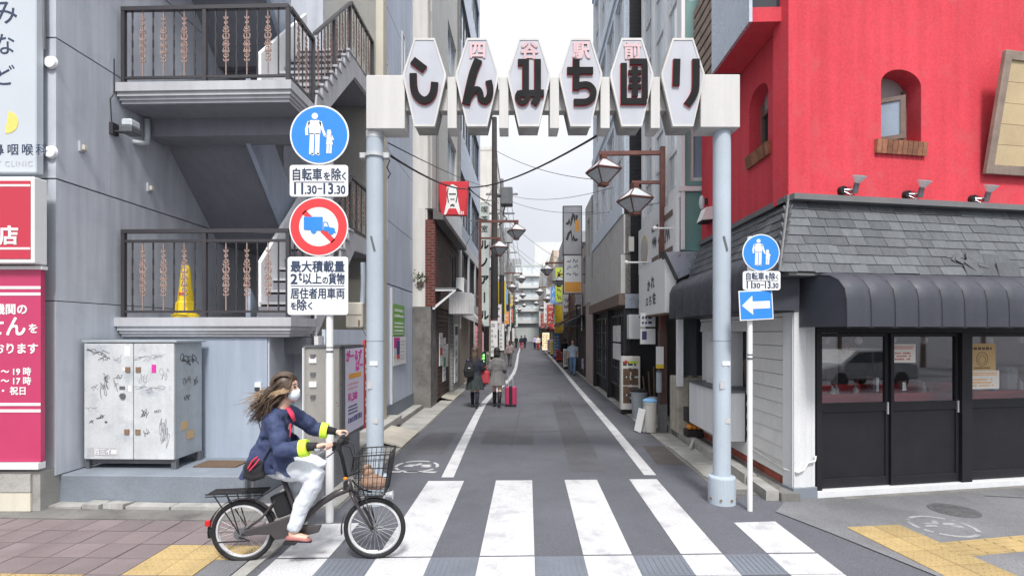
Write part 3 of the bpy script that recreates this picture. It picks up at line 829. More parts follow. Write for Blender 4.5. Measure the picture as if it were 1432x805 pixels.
part(m, 'lid', 'iron', hole)

# ================================================================== LEFT: grey apartment building with outside stairs
apt = thing('apartment_building', 'grey rendered apartment building with outside stairs, balconies and scrolled railings', 'building', S @ Vector((-4.2, 7, 0)), -1.76)
LW = -5.39
# wing wall: panels with recessed joints around a core
part(MB(S).box(-5.60, -5.41, 5.72, 10.3, .36, 14), 'wall_core', 'joint_dark', apt)
zs = [.37, 2.36, 3.76, 5.37, 6.95, 8.5, 10.1, 14]
ss = [5.69, 6.45, 8.1, 9.6, 10.3]
for i in range(len(zs) - 1):
    for j in range(len(ss) - 1):
        x0 = -5.62 if j == 0 else -5.45
        gz = .009 if i in (1, 2, 3, 4) else .0015
        m = MB(S).box(x0, LW, ss[j] + (.0015 if j else 0), ss[j + 1] - .0015, zs[i] + gz, zs[i + 1] - gz)
        part(m, 'wall_panel', 'grey_wall', apt)
part(MB(S).box(-5.64, -3.24, 5.76, 6.9, 0, .36), 'plinth', 'grey_plinth', apt, bevel=.012)
part(MB(S).box(-5.39, -3.42, 6.62, 6.9, .36, 1.96), 'lower_wall', 'grey_wall_pale', apt)
part(MB(S).box(-3.60, -3.40, 6.64, 8.2, 0, 1.955), 'side_wall', 'grey_wall', apt)
part(MB(S).box(-3.40, -3.02, 7.35, 7.5, 0, 1.952), 'door_wall', 'grey_wall', apt)
part(MB(S).box(-3.04, -2.98, 7.2, 7.34, 0, 1.95), 'door_jamb', 'white_metal', apt)
part(MB(S).box(-3.26, -3.23, 5.80, 5.83, .02, .40).box(-3.19, -3.165, 5.82, 5.845, .02, .39), 'drain_stub', 'steel_dark', apt)
part(MB(S).box(-5.39, -2.9, 10.2, 10.45, 0, 14), 'stair_back_wall', 'beige_wall', apt)
for _b in ((-4.9, -4.2, 10.14, 10.2, 3.73, 5.75), (-4.75, -4.1, 10.14, 10.2, 6.8, 8.8)): part(MB(S).box(*_b), 'stair_door', 'grey_wall', apt)
# landings, beams, flights: two storeys in view and the one above
for k, L in enumerate((2.20, 5.26, 8.32)):
    m = MB(S).box(-5.39, -3.05, 6.51, 7.32, L - .115, L).box(-5.37, -3.07, 6.535, 7.3, L - .17, L - .115).box(-5.36, -3.09, 6.56, 7.28, L - .21, L - .17).box(-5.35, -3.11, 6.585, 7.26, L - .25, L - .21)
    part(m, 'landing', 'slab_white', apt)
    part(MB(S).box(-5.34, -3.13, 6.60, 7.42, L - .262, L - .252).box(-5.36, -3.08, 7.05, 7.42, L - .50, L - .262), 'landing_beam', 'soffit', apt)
    # flight that comes up towards the viewer from the floor behind
    pts = [(-5.385, 7.34, L - .02), (-5.385, 7.34, L - .30), (-5.385, 7.53, L - .49), (-5.385, 8.75, L - 1.70), (-5.385, 8.9, L - 1.70), (-5.385, 8.9, L - 1.53)]
    n = 8
    for i in range(n):
        s1 = 8.9 - i * 1.5 / n
        pts += [(-5.385, s1, L - 1.53 + (i + 1) * 1.53 / n - .01), (-5.385, s1 - 1.5 / n, L - 1.53 + (i + 1) * 1.53 / n - .01)]
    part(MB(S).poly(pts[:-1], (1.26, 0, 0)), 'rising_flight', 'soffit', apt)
    # its inner parapet
    part(MB(S).poly([(-4.12, 7.36, L - .50), (-4.12, 8.8, L - 1.93), (-4.12, 8.8, L - .95), (-4.12, 7.36, L + .45)], (.07, 0, 0)), 'parapet', 'grey_wall_pale', apt)
    # flight that climbs away along the alley side
    if k < 2:
        n = 8; st_ = [(-3.05, 7.30, L - .26), (-3.05, 7.30, L + .02)]
        for i in range(n):
            st_ += [(-3.05, 7.34 + i * 1.5 / n, L + .02 + (i + 1) * 1.53 / n), (-3.05, 7.34 + (i + 1) * 1.5 / n, L + .02 + (i + 1) * 1.53 / n)]
        st_ += [(-3.05, 10.18, L + 1.55), (-3.05, 10.18, L + 1.30), (-3.05, 8.95, L + 1.25)]
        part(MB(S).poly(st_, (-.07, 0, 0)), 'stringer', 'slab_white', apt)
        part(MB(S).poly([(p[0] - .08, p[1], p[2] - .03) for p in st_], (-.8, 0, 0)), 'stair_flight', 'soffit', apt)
        tr = MB().box(-.85, .015, -.02, .20, 0, .035).mesh('stair_tread', 'slab_white')
        for i in range(n):
            piece(tr, 'stair_tread', apt, S @ T((-3.045, 7.34 + i * 1.5 / n, L + .02 + (i + 1) * 1.53 / n)))
        part(MB(S).poly([(-3.95, 7.36, L + .0), (-3.95, 8.9, L + 1.55), (-3.95, 8.9, L + 2.35), (-3.95, 7.36, L + .82)], (.06, 0, 0)), 'parapet', 'white_paint', apt)
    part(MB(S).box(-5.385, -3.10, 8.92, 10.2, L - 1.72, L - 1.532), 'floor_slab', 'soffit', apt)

# railings with twisted bars and scrolled balusters
bar_b = MB()
for i in range(9): bar_b.box(-.008, .008, -.008, .008, i / 9, (i + 1) / 9 - .002, RZ(45 * (i % 2)))
bar_me2 = bar_b.mesh('bar', 'rail_dark')
ob_ = MB().box(-.006, .006, -.006, .006, 0, 1)
for (zc, r) in ((.30, .030), (.40, .034), (.50, .030), (.60, .042), (.72, .028), (.80, .020)):
    ob_.ring((0, 0, zc), r, .0085, 12, 5)
for zc, w in ((.22, .035), (.35, .045), (.45, .045), (.55, .04), (.66, .04), (.86, .028)):
    ob_.ribbon([(-w, zc + .03), (-w * .7, zc), (0, zc + .012), (w * .7, zc), (w, zc + .03)], .012, -.006, .006)
orn_me = ob_.mesh('scrolled_baluster', 'rail_tan')
def railing(pa, pb, z0a, z0b, h, posts, bars, lower_top=False, start=0):
    """A railing from pa to pb (l, s); z0a / z0b its foot heights, pitch of the bars about 14 cm."""
    a = Vector((pa[0], pa[1], z0a)); b = Vector((pb[0], pb[1], z0b)); d = b - a
    ang = math.degrees(math.atan2(d.y, d.x))
    m = MB(S)
    def beam(o0, o1, hw, hh):
        p, q_ = a + Vector((0, 0, o0)), b + Vector((0, 0, o0)); u = Vector((-d.y, d.x, 0)).normalized() * hw
        m.add([p - u, p + u, q_ + u, q_ - u] + [w_ + Vector((0, 0, hh)) for w_ in (p - u, p + u, q_ + u, q_ - u)],
              [(0, 3, 2, 1), (4, 5, 6, 7), (0, 1, 5, 4), (1, 2, 6, 5), (2, 3, 7, 6), (3, 0, 4, 7)])
    beam(h - .05, 0, .028, .05)
    if lower_top: beam(h - .17, 0, .015, .035)
    beam(.06, 0, .015, .03)
    for t in posts:
        p = a + d * t; m.box(-.024, .024, -.024, .024, 0, h - .051, S @ T(p) @ RZ(ang))
    r = part(m, 'railing', 'rail_dark', apt)
    hb = h - (.17 if lower_top else .05) - .09
    for i in range(bars):
        t = (i + 1) / (bars + 1)
        p = a + d * t + Vector((0, 0, .09))
        if any(abs(t - u) * d.length < .03 for u in posts): continue
        W = S @ T(p) @ RZ(ang) @ Matrix.Diagonal((1, 1, hb, 1))
        if (i + start) % 2: piece(orn_me, 'baluster', r, W)
        else: piece(bar_me2, 'bar', r, W)
railing((-5.32, 6.56), (-3.10, 6.56), 5.26, 5.26, 1.0, (0.01, .5, .995), 15)
railing((-5.32, 6.56), (-3.10, 6.56), 2.20, 2.20, 1.15, (0.01, .5, .995), 15, True)
for L, h in ((2.2, 1.12), (5.26, 1.0)):
    railing((-3.10, 6.60), (-3.10, 7.32), L, L, h, (.99,), 5)
    railing((-3.10, 7.36), (-3.10, 8.86), L + .18, L + 1.60, .93, (.5, .99), 11, False, 1)
    railing((-3.10, 8.9), (-3.10, 10.15), L + 1.56, L + 1.56, 1.0, (.99,), 8, False, 1)

# ------------------------------------------------------------------ the taller panelled house front behind it
pan = thing('panelled_building', 'tall blue grey panelled building on the left behind the gate post', 'building', S @ Vector((-4, 12, 0)), -1.76)
s0, s1 = 10.2, 13.5
part(MB(S).box(-9, -3.09, s0 + .3, s1, 0, 19), 'wall_core', 'joint_dark', pan)
zs = [3.07, 4.45, 6.0, 7.5, 9.05, 10.6, 12.1, 13.6, 15.2, 17, 19]
for i in range(len(zs) - 1):
    for (a, b) in ((s0, 11.1), (11.1, s1)):
        part(MB(S).box(-3.10, -3.05, a + .004, b - .004, zs[i] + .009, zs[i + 1] - .009), 'wall_panel', 'panel_pale', pan)
part(MB(S).box(-9, -3.05, s0, s0 + .29, 3.07, 19), 'end_wall', 'panel_pale', pan)
part(MB(S).box(-3.14, -3.05, 10.2, s1, 0, 3.05), 'ground_floor_wall', 'panel_pale', pan)
part(MB(S).box(-3.05, -3.00, 7.5, 10.2, .30, 2.05), 'ground_floor_wall', 'panel_pale', pan)
part(MB(S).box(-3.05, -3.01, 10.2, s1, .02, .42), 'base_course', 'grey_plinth', pan)
part(MB(S).box(-3.049, -2.995, 10.5, 10.56, .42, 3.0).box(-3.049, -2.995, 11.22, 11.28, .42, 3.0), 'pilaster_strip', 'white_paint', pan)
part(MB(S).box(-3.05, -2.70, 9.0, 10.9, .10, .24), 'door_step', 'concrete', pan)
for (s_, z, w, h) in ((10.75, 6.3, .32, 1.55), (10.75, 4.0, .28, 1.35), (10.75, 9.6, .32, 1.6), (12.3, 7.9, .32, 1.4)):
    window(pan, WL(-3.048, s_, z), w, h, 'white_metal', 'window_dark', 0, 0, .04)
h_ = MB(S).cyl((-2.97, 10.25, .95), (-2.97, 10.25, 1.95), .02, None, 10).box(-3.05, -2.96, 10.24, 10.26, 1.85, 1.88).box(-3.05, -2.96, 10.24, 10.26, 1.02, 1.05)
part(h_, 'door_handle', 'rail_dark', pan)

# posters on that wall
def poster(name, label, cat, W, w, h, mat, body):
    o = thing(name, label, cat, M=W)
    part(MB(W).box(0, w, -.018, 0, 0, h), 'sheet', mat, o)
    for (nm, mt, fn) in body:
        m = MB(W); fn(m); part(m, nm, mt, o)
    return o
Wp = WL(-3.00, 11.55, 1.92)
poster('green_poster', 'green poster with white lines of print on the pale wall', 'poster', WL(-3.03, 11.42, 1.93), 1.0, .72, 'green_sign',
       [('print', 'print_white', lambda m: (marks(m, .08, .92, .40, .66, -.019, rows=2, seed=2), marks(m, .08, .92, .08, .34, -.019, rows=3, seed=4), m.box(.03, .97, -.0195, -.0185, .04, .055)))])
poster('shop_poster', 'pink and white poster hung below the green poster', 'poster', WL(-3.03, 11.42, 1.25), 1.15, .66, 'print_white',
       [('pink_block', 'print_pink', lambda m: m.box(.02, .55, -.022, -.0185, .40, .64)),
        ('navy_block', 'print_navy', lambda m: m.box(.25, .53, -.026, -.0225, .24, .56)),
        ('red_block', 'print_red', lambda m: m.box(.25, .53, -.026, -.0225, .15, .235)),
        ('print', 'print_grey', lambda m: (marks(m, .62, 1.08, .1, .6, -.019, rows=6, seed=6), marks(m, .04, .22, .16, .38, -.019, rows=4, seed=7)))])

# ------------------------------------------------------------------ steel kiosk box with the bar's advertisement, corrugated skirt
kio = thing('steel_cabinet', 'stainless steel cabinet beside the white sign pole, advertisement on its alley side', 'cabinet', S @ Vector((-2.75, 7.2, 0)), -1.76)
part(MB(S).box(-2.96, -2.50, 6.72, 7.52, .02, 1.80), 'body', 'steel', kio, bevel=.008)
part(MB(S).box(-2.98, -2.48, 6.70, 7.54, 1.80, 1.83), 'lid', 'steel_dark', kio)
part(MB(S).box(-2.97, -2.955, 6.66, 6.72, .3, 1.8), 'edge_strip', 'white_metal', kio)
m = MB(S)
for z in (1.60, 1.28): m.box(-2.90, -2.80, 6.70, 6.72, z, z + .07)
part(m, 'label_plate', 'print_white', kio)
m = MB(S)
for z in (1.66, 1.42, 1.12): m.box(-2.88, -2.82, 6.695, 6.72, z, z + .055)
part(m, 'lock', 'steel_dark', kio)
m = MB(S)
for i in range(44):
    s_ = 5.62 + .042 * i
    m.poly([(-2.50, s_, 0), (-2.47, s_ + .012, 0), (-2.47, s_ + .030, 0), (-2.50, s_ + .042, 0)], (0, 0, .58 if s_ > 6.7 else .56))
sk = solo(m, 'corrugated_skirt', 'corrugated', 'dark grey corrugated metal skirt below the lilac advertisement', 'panel', S @ Vector((-2.48, 6.6, 0)))
Wad = WL(-2.50, 6.84, .60)
ad = thing('bar_advertisement', 'lilac white bar advertisement with pink lettering and a price on the steel cabinet', 'sign', M=Wad)
part(MB(Wad).box(-.02, .82, -.03, 0, -.02, 1.22), 'frame', 'steel_dark', ad)
part(MB(Wad).box(.02, .78, -.036, -.0305, .02, 1.18), 'sheet', 'poster_lilac', ad)
part(MB(Wad).text('がーるず', .165, .36, 1.08, -.037, .003, .008).text('ばー', .165, .58, .93, -.037, .003, .008), 'lettering', 'print_pink', ad)
part(MB(Wad).text('¥1,500', .15, .30, .50, -.037, .003, .005, sx=.9), 'price', 'print_pink', ad)
part(MB(Wad).box(.14, .66, -.039, -.0365, .76, .83), 'orange_band', 'print_orange', ad)
m = MB(Wad); marks(m, .12, .70, .13, .24, -.037, rows=1, seed=3, fill=.8); marks(m, .12, .5, .26, .40, -.037, rows=3, seed=8)
part(m, 'small_print', 'print_navy', ad)
m = MB(Wad); marks(m, .10, .55, .60, .72, -.037, rows=2, seed=13)
part(m, 'small_print', 'pink_soft', ad)
Wr = WL(-2.50, 7.68, .55)
rs = thing('red_strip_sign', 'narrow red strip sign with white marks beside the lilac advertisement', 'sign', M=Wr)
part(MB(Wr).box(0, .24, -.03, 0, 0, 1.34), 'sheet', 'print_red', rs)
m = MB(Wr)
for i in range(5): marks(m, .05, .21, .06 + .25 * i, .22 + .25 * i, -.0305, rows=2, seed=30 + i, fill=.8)
part(m, 'print', 'print_white', rs)

# ------------------------------------------------------------------ graffiti covered utility cabinet on the plinth
Wc = S @ T((-5.34, 6.0, .36))
cab = thing('utility_cabinet', 'pale metal double door utility cabinet covered in graffiti on the plinth', 'cabinet', M=Wc)
m = MB(Wc).box(.02, 1.11, .02, .52, .12, 1.52)
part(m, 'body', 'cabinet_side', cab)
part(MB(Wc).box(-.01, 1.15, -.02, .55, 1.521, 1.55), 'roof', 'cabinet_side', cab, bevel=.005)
part(MB(Wc).box(.015, .615, -.012, .018, .125, 1.51), 'door', 'cabinet', cab, bevel=.004)
d2 = part(MB(Wc).box(.625, 1.115, -.012, .018, .125, 1.51), 'door', 'cabinet', cab, bevel=.004)
part(MB(Wc).box(.0, .05, .02, .07, 0, .12).box(1.06, 1.12, .02, .07, 0, .12).box(1.06, 1.12, .45, .52, 0, .12).box(.02, .07, .45, .52, 0, .12).box(.05, 1.06, .05, .08, .06, .12), 'leg_frame', 'steel_dark', cab)
for (x, z) in ((.555, 1.20), (.685, 1.20), (.545, .455), (.68, .455)):
    part(MB(Wc).box(x - .028, x + .028, -.024, -.0125, z - .03, z + .03), 'latch', 'rust', cab)
part(MB(Wc).cyl((.495, -.012, .885), (.495, -.03, .885), .034, None, 16).box(.455, .52, -.02, -.012, .965, 1.0), 'lock', 'steel_dark', cab)
part(MB(Wc).box(.515, .58, -.0145, -.0125, 1.36, 1.48).box(.49, .525, -.0145, -.0125, 1.185, 1.22).box(.56, .60, -.0145, -.0125, .94, 1.01), 'sticker', 'print_white', cab)
part(MB(Wc).box(.845, .90, -.0145, -.0125, 1.16, 1.26), 'sticker', 'print_pink', cab)
part(MB(Wc).box(.15, .41, -.0145, -.0125, .17, .26).box(.055, .135, -.0145, -.0125, .165, .265), 'number_plate', 'print_grey', cab)
part(MB(Wc).text('百三イ88', .078, .28, .215, -.0147, .0015, .003, sx=.9), 'plate_lettering', 'print_white', cab)
m = MB(Wc)
for i, (x, z, w, h, n, t) in enumerate(((.09, 1.36, .22, .12, 9, .009), (.21, 1.30, .14, .10, 8, .005), (.22, .88, .10, .32, 9, .008), (.26, 1.05, .06, .14, 6, .007), (.18, .60, .09, .08, 7, .012),
                                     (.08, .55, .06, .07, 8, .008), (.72, .62, .08, .16, 9, .008), (.88, .68, .08, .06, 6, .005), (.05, 1.42, .05, .05, 5, .006), (.40, 1.08, .09, .08, 8, .006), (.75, .40, .07, .12, 7, .005))):
    cursive(m, x, z, w * .9, h * .7, -.0125, None, 3 + n // 3, i + 4, t * .6)
m.ball((.285, -.013, .57), (.018, .003, .014))
part(m, 'graffiti', 'ink', cab)
m = MB(Wc)
for i, (x, z, w, h, n, t) in enumerate(((.66, 1.30, .38, .12, 14, .005), (.66, .95, .40, .09, 12, .006), (.70, 1.02, .12, .2, 10, .004), (.95, 1.05, .12, .25, 8, .006), (.10, .95, .10, .1, 7, .005),
                                     (.38, 1.28, .12, .14, 8, .005), (.05, .70, .16, .10, 8, .004), (.78, .90, .1, .1, 7, .004), (.95, .30, .12, .5, 12, .010), (.38, .95, .06, .2, 6, .008))):
    cursive(m, x, z, w * .8, h * .7, -.0125, None, 3 + n // 3, i + 40, t * .8)
part(m, 'graffiti', 'ink_soft', cab)
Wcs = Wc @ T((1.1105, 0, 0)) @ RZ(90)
m = MB(Wcs)
for i, (x, z, w, h, n, t) in enumerate(((.12, 1.22, .28, .22, 14, .012), (.16, 1.0, .14, .15, 9, .007), (.18, .8, .1, .12, 8, .006), (.36, .95, .08, .2, 6, .006))):
    cursive(m, x, z, w, h * .7, -.001, None, 3 + n // 3, i + 70, t * .7)
part(m, 'graffiti', 'ink', cab)
part(MB(Wcs).box(.12, .24, -.003, -.001, .45, .55, None).box(.22, .36, -.005, -.003, .32, .42), 'sticker', 'cardboard', cab)

# small things on and by the stairs
dm = solo(MB(S).box(-4.08, -3.55, 6.12, 6.42, .361, .375), 'doormat', 'mat_brown', 'brown doormat lying on the grey plinth', 'doormat', S @ Vector((-3.8, 6.27, .361)))
Wk = S @ T((-4.60, 6.75, 2.201))
cone = thing('traffic_cone', 'tall yellow traffic cone standing on the lower balcony', 'traffic cone', M=Wk)
part(MB(Wk).lathe([(.165, 0), (.165, .04), (.13, .05), (.115, .20), (.095, .22), (.055, .66), (.045, .70), (.02, .715)], (0, 0, 0), 24), 'cone_body', 'yellow', cone, smooth=False)
part(MB(Wk).box(-.03, .03, -.094, -.080, .30, .335), 'printed_label', 'print_red', cone)
Wf = WL(LW, 6.48, 4.66)
fl = thing('flood_light', 'small grey flood light on an arm on the grey wing wall', 'lamp', M=Wf)
part(MB(Wf).box(-.05, .05, -.05, 0, -.10, .05), 'bracket', 'rail_dark', fl)
part(MB(Wf).tube([(0, -.03, -.05), (0, -.16, -.07), (.03, -.20, -.04)], .016), 'arm', 'rail_dark', fl)
part(MB(Wf).box(-.06, .13, -.30, -.14, -.08, .00), 'housing', 'steel_dark', fl, bevel=.01)
part(MB(Wf).box(-.05, .12, -.29, -.15, .0, .10), 'lens', 'lamp_glass', fl, bevel=.02)
part(MB(Wf).tube([(-.02, -.012, .05), (-.04, -.012, .35), (.02, -.012, .45), (.02, -.012, .9)], .006), 'wire', 'cable', fl)
Wq = WL(LW, 6.95, 4.55)
solo(MB(Wq).tube([(.02, -.10, .42), (.02, -.10, .16), (.0, -.10, .08), (-.05, -.08, .06), (-.12, 0, .05)], .035, 12), 'drain_pipe', 'pvc', 'short pale grey elbow drain pipe under the upper balcony', 'pipe', Wq.to_translation(), smooth=True)
for (s_, z, lab) in ((6.02, 4.24, 'small beige outlet box on the wing wall near the clinic sign'), (7.12, 4.06, 'small beige outlet box on the wing wall nearer the stairs')):
    Wo = WL(LW, s_, z)
    o = thing('outlet_box', lab, 'outlet box', M=Wo)
    part(MB(Wo).box(-.04, .04, -.025, 0, -.06, .06), 'back_plate', 'pvc', o)
    part(MB(Wo).box(-.025, .03, -.06, -.0255, -.045, .02), 'hood', 'beige_box', o, bevel=.008)
Wo = WF(-3.53, 6.618, 1.30)
o = thing('wall_socket', 'small socket with a hanging cord on the pale lower wall', 'socket', M=Wo)
part(MB(Wo).box(-.04, .04, -.03, 0, -.05, .05), 'cover', 'print_white', o)
part(MB(Wo).box(-.03, .03, -.05, -.0305, -.06, -.01), 'plug', 'rail_dark', o)
part(MB(Wo).tube([(0, -.04, -.06), (.0, -.03, -.3), (.02, -.03, -.5), (.06, -.03, -.62), (.12, -.03, -.60)], .006), 'cord', 'cable', o)

# ------------------------------------------------------------------ signs at the left edge
Wd = T((-7.4, 5.70, 3.78))
cl = thing('clinic_sign', 'tall white clinic sign board with dark characters and a yellow half disc', 'sign', M=Wd)
part(MB(Wd).box(0, 2.10, 0, .10, 0, 6.0), 'board', 'clinic_white', cl, bevel=.01)
X = lambda px: (px - 716) / 716 * 5.70 + 7.4
Zp = lambda py: z_at(py, 5.70) - 3.78
m = MB(Wd)
for ch, px, py, sz in (('み', 7, 18, .30), ('な', 6, 62, .26), ('ど', 5, 105, .26)): m.text(ch, sz, X(px), Zp(py), 0, .004, 0)
m.text('鼻咽喉科', .135, X(67), Zp(209), 0, .004, 0, 'RIGHT', spacing=1.38)
part(m, 'lettering', 'ink_navy', cl)
part(MB(Wd).text('ST CLINIC', .085, X(46), Zp(229), 0, .004, 0, 'RIGHT', spacing=1.2), 'small_lettering', 'print_grey', cl)
m = MB(Wd).disc(X(10), Zp(171), .125, -.004, 0, 18, a0=-100, a1=80)
part(m, 'half_disc', 'yellow_soft', cl)
Wb_ = T((-7.4, 5.56, 2.70))
rb = thing('shop_sign_box', 'red box sign with white edge and one large character above the pink panel', 'sign', M=Wb_)
X2 = lambda px: (px - 716) / 716 * 5.56 + 7.4
Z2 = lambda py: z_at(py, 5.56) - 2.70
part(MB(Wb_).box(0, 2.21, 0, .16, Z2(368), Z2(247)), 'box', 'sign_white', rb, bevel=.008)
part(MB(Wb_).box(0, 2.21 - .035, -.006, 0, Z2(362), Z2(253)), 'face', 'red_panel', rb)
part(MB(Wb_).text('店', .215, X2(27), Z2(329), -.0065, .003, .012, 'RIGHT').box(0, 2.175, -.009, -.0065, Z2(349), Z2(346)).box(0, 2.175, -.009, -.0065, Z2(261), Z2(258)), 'lettering', 'print_white', rb)
Wpk = T((-7.4, 5.66, 0))
pk = thing('pink_notice_panel', 'large pink notice panel with white opening times at the left edge', 'notice', M=Wpk)
X3 = lambda px: (px - 716) / 716 * 5.66 + 7.4
Z3 = lambda py: z_at(py, 5.66)
part(MB(Wpk).box(0, X3(57), 0, .05, Z3(645), Z3(377)), 'panel', 'pink_panel', pk)
part(MB(Wpk).box(0, X3(60), -.01, .06, Z3(377) + .002, Z3(372)), 'top_rail', 'white_metal', pk)
part(MB(Wpk).box(0, X3(57), -.03, .06, Z3(655), Z3(646)), 'bottom_rail', 'white_metal', pk)
m = MB(Wpk)
for py in (402, 411, 565, 574): m.box(0, X3(57), -.004, -.0005, Z3(py + 2), Z3(py - 2))
m.text('機関の', .125, X3(39), Z3(432), -.0005, .003, .005, 'RIGHT').text('せん', .235, X3(37), Z3(456), -.0005, .003, .008, 'RIGHT').text('を', .115, X3(54), Z3(459), -.0005, .003, .004, 'RIGHT')
m.text('おります', .125, X3(54), Z3(487), -.0005, .003, .005, 'RIGHT').text('〜 19 時', .095, X3(44), Z3(519), -.0005, .003, .004, 'RIGHT').text('〜 17 時', .095, X3(44), Z3(532), -.0005, .003, .004, 'RIGHT').text('・ 祝日', .095, X3(38), Z3(546), -.0005, .003, .004, 'RIGHT')
part(m, 'lettering', 'print_white', pk)
lw = thing('tiled_base_wall', 'low stone tiled base wall under the pink notice panel', 'wall', (-6.5, 5.75, 0))
part(MB().box(-9, X3(54) - 7.4, 5.68, 5.95, 0, .46), 'core', 'concrete', lw)
for i in range(6):
    for j in range(2):
        x1 = -5.32 - .36 * i
        part(MB().box(x1 - .35, x1, 5.655, 5.679, .03 + .21 * j, .23 + .21 * j), 'stone_tile', 'concrete' if (i + j) % 3 else 'beige_box', lw)
bw = thing('clinic_building', 'grey building face carrying the clinic and pharmacy signs at the left edge', 'building', (-7, 6, 0))
part(MB().box(-12, -5.42, 5.82, 10, .46, 12), 'wall', 'grey_wall', bw)
for py in (88, 213):
    Wn = T(((71 - 716) / 716 * 5.83, 5.84, z_at(py, 5.84)))
    solo(MB(Wn).cyl((0, 0, 0), (0, -.03, 0), .075, .062, 24), 'wall_disc', 'print_white', 'round white cap on the wing wall edge, ' + ('upper of two' if py < 100 else 'lower of two'), 'cap', Wn.to_translation(), group='round white caps on the wing wall')
solo(MB().tube([(-5.30, 5.80, z_at(70, 5.8)), (-5.295, 5.79, z_at(40, 5.8)), (-5.30, 5.79, z_at(-20, 5.8))], .016), 'conduit', 'steel_dark', 'grey conduit running up beside the clinic sign', 'pipe', (-5.3, 5.79, z_at(70, 5.8)))

# ================================================================== RIGHT: red corner building
def fx(px, y=0.0):
    c = F @ Vector((0, y, 0)); d = F.to_3x3() @ Vector((1, 0, 0)); q = (px - 716) / 716
    return (q * c.y - c.x) / (d.x - q * d.y)
def fz(py, x, y=0.0):
    return z_at(py, (F @ Vector((x, y, 0))).y)
red = thing('red_corner_building', 'red rendered corner building with grey shingled skirt roof and arched windows', 'building', C0, 9.85)
FY = .10                                            # the red wall stands a little behind the shop front
RT = 9.0
# front red wall with its arched opening
wx0, wx1 = fx(1232, FY), fx(1288, FY)
wz0, wz1 = fz(197, wx0, FY), fz(97, wx0 + .25, FY)
def arch_infill(mb, M, x0, x1, zs, z1, t):
    """Fills the corners of a square-topped opening so that its head is a segmental arch springing at zs."""
    n = 10; cx = (x0 + x1) / 2; hw = (x1 - x0) / 2; rise = z1 - zs
    arc = [(cx + hw * math.cos(R(180 - 180 * i / (2 * n))), zs + rise * math.sin(R(180 * i / (2 * n)))) for i in range(n + 1)]
    for sgn in (1, -1):
        for i in range(n):
            a, b = arc[i], arc[i + 1]
            if sgn < 0: a, b = (2 * cx - a[0], a[1]), (2 * cx - b[0], b[1])
            mb.poly([(a[0], 0, a[1]), (b[0], 0, b[1]), (b[0], 0, z1), (a[0], 0, z1)], (0, t, 0), M)
base_z = 3.60
Mf = F @ T((0, FY, base_z))
m = MB()
wall_grid(m, Mf, 6.0, RT - base_z, [(wx0, wx1)], [(wz0 - base_z, wz1 - base_z)], .28)
arch_infill(m, Mf, wx0, wx1, wz1 - base_z - .20, wz1 - base_z, .28)
part(m, 'front_wall', 'red_wall', red, recalc=True)
# side red wall (towards the alley)
SIDE_L = 3.2
sA, sB = 6.36, 9.52
Ms = S @ T((SIDE_L, sB, base_z)) @ RZ(-90)        # x runs towards the viewer
ux = lambda s_: sB - s_
a0, a1 = ux(7.50), ux(6.92)
m = MB()
wall_grid(m, Ms, sB - sA, RT - base_z, [(a0, a1)], [(4.52 - base_z, 5.42 - base_z)], .25)
arch_infill(m, Ms, a0, a1, 5.22 - base_z, 5.42 - base_z, .25)
part(m, 'side_wall', 'red_wall', red)
part(MB(S).box(3.5, 9, 7.3, 9.5, 3.0, RT), 'core', 'joint_dark', red)
# arched windows: frame with mullion, glass, an open sash
def arched_window(par, W, w, h, open_sash):
    m = MB(W)
    m.box(0, .05, 0, .05, 0, h - .16).box(w - .05, w, 0, .05, 0, h - .16).box(.05, w - .05, 0, .05, 0, .05).box(.05, w - .05, 0, .05, h - .34, h - .28).box(w * .52, w * .60, .002, .048, .05, h - .34)
    fr = part(m, 'window', 'frame_brown', par)
    n = 10
    arc = [(w / 2 + (w / 2) * math.cos(R(180 - 18 * i)), 0.0, h - .20 + .20 * math.sin(R(18 * i))) for i in range(n + 1)]
    part(MB(W).poly([(0, .035, h - .28), *[(p[0], .035, p[2]) for p in arc], (w, .035, h - .28)], (0, .01, 0)), 'pane', 'blind_grey', fr)
    part(MB(W).box(.05, w - .05, .04, .05, .05, h - .34), 'pane', 'window_dark', fr)
    if open_sash:
        Wo = W @ T((.03, -.01, .04)) @ RZ(-38)
        hh = h - .38; ww = w * .62
        s_ = part(MB(Wo).box(0, .055, -.02, .02, 0, hh).box(ww - .055, ww, -.02, .02, 0, hh).box(.055, ww - .055, -.02, .02, 0, .055).box(.055, ww - .055, -.02, .02, hh - .055, hh), 'open_sash', 'frame_brown', fr)
        part(MB(Wo).box(.05, ww - .05, -.004, .004, .05, hh - .05), 'pane', 'window_blue', fr)
        part(MB(W).box(.20, .30, .045, .058, .06, h - .36), 'curtain', 'print_white', fr)
arched_window(red, F @ T((wx0, FY + .20, wz0)), wx1 - wx0, wz1 - wz0, True)
arched_window(red, S @ T((SIDE_L + .16, 7.50, 4.52)) @ RZ(-90), .58, .90, False)
# brick sills
bk = MB().box(-.030, .030, -.05, .06, -.17, .0).mesh('brick', 'brick_sill')
xs0, xs1 = fx(1227, FY - .05), fx(1298, FY - .05)
n = 10
for i in range(n):
    piece(bk, 'brick', red, F @ T((xs0 + (xs1 - xs0) * (i + .5) / n, FY - .01, wz0 + .01)) @ RX(8) @ Matrix.Diagonal(((xs1 - xs0) / n / .066, 1, 1, 1)))
for i in range(10):
    piece(bk, 'brick', red, S @ T((SIDE_L - .01, 6.88 + .068 * i, 4.53)) @ RZ(-90) @ RX(8))
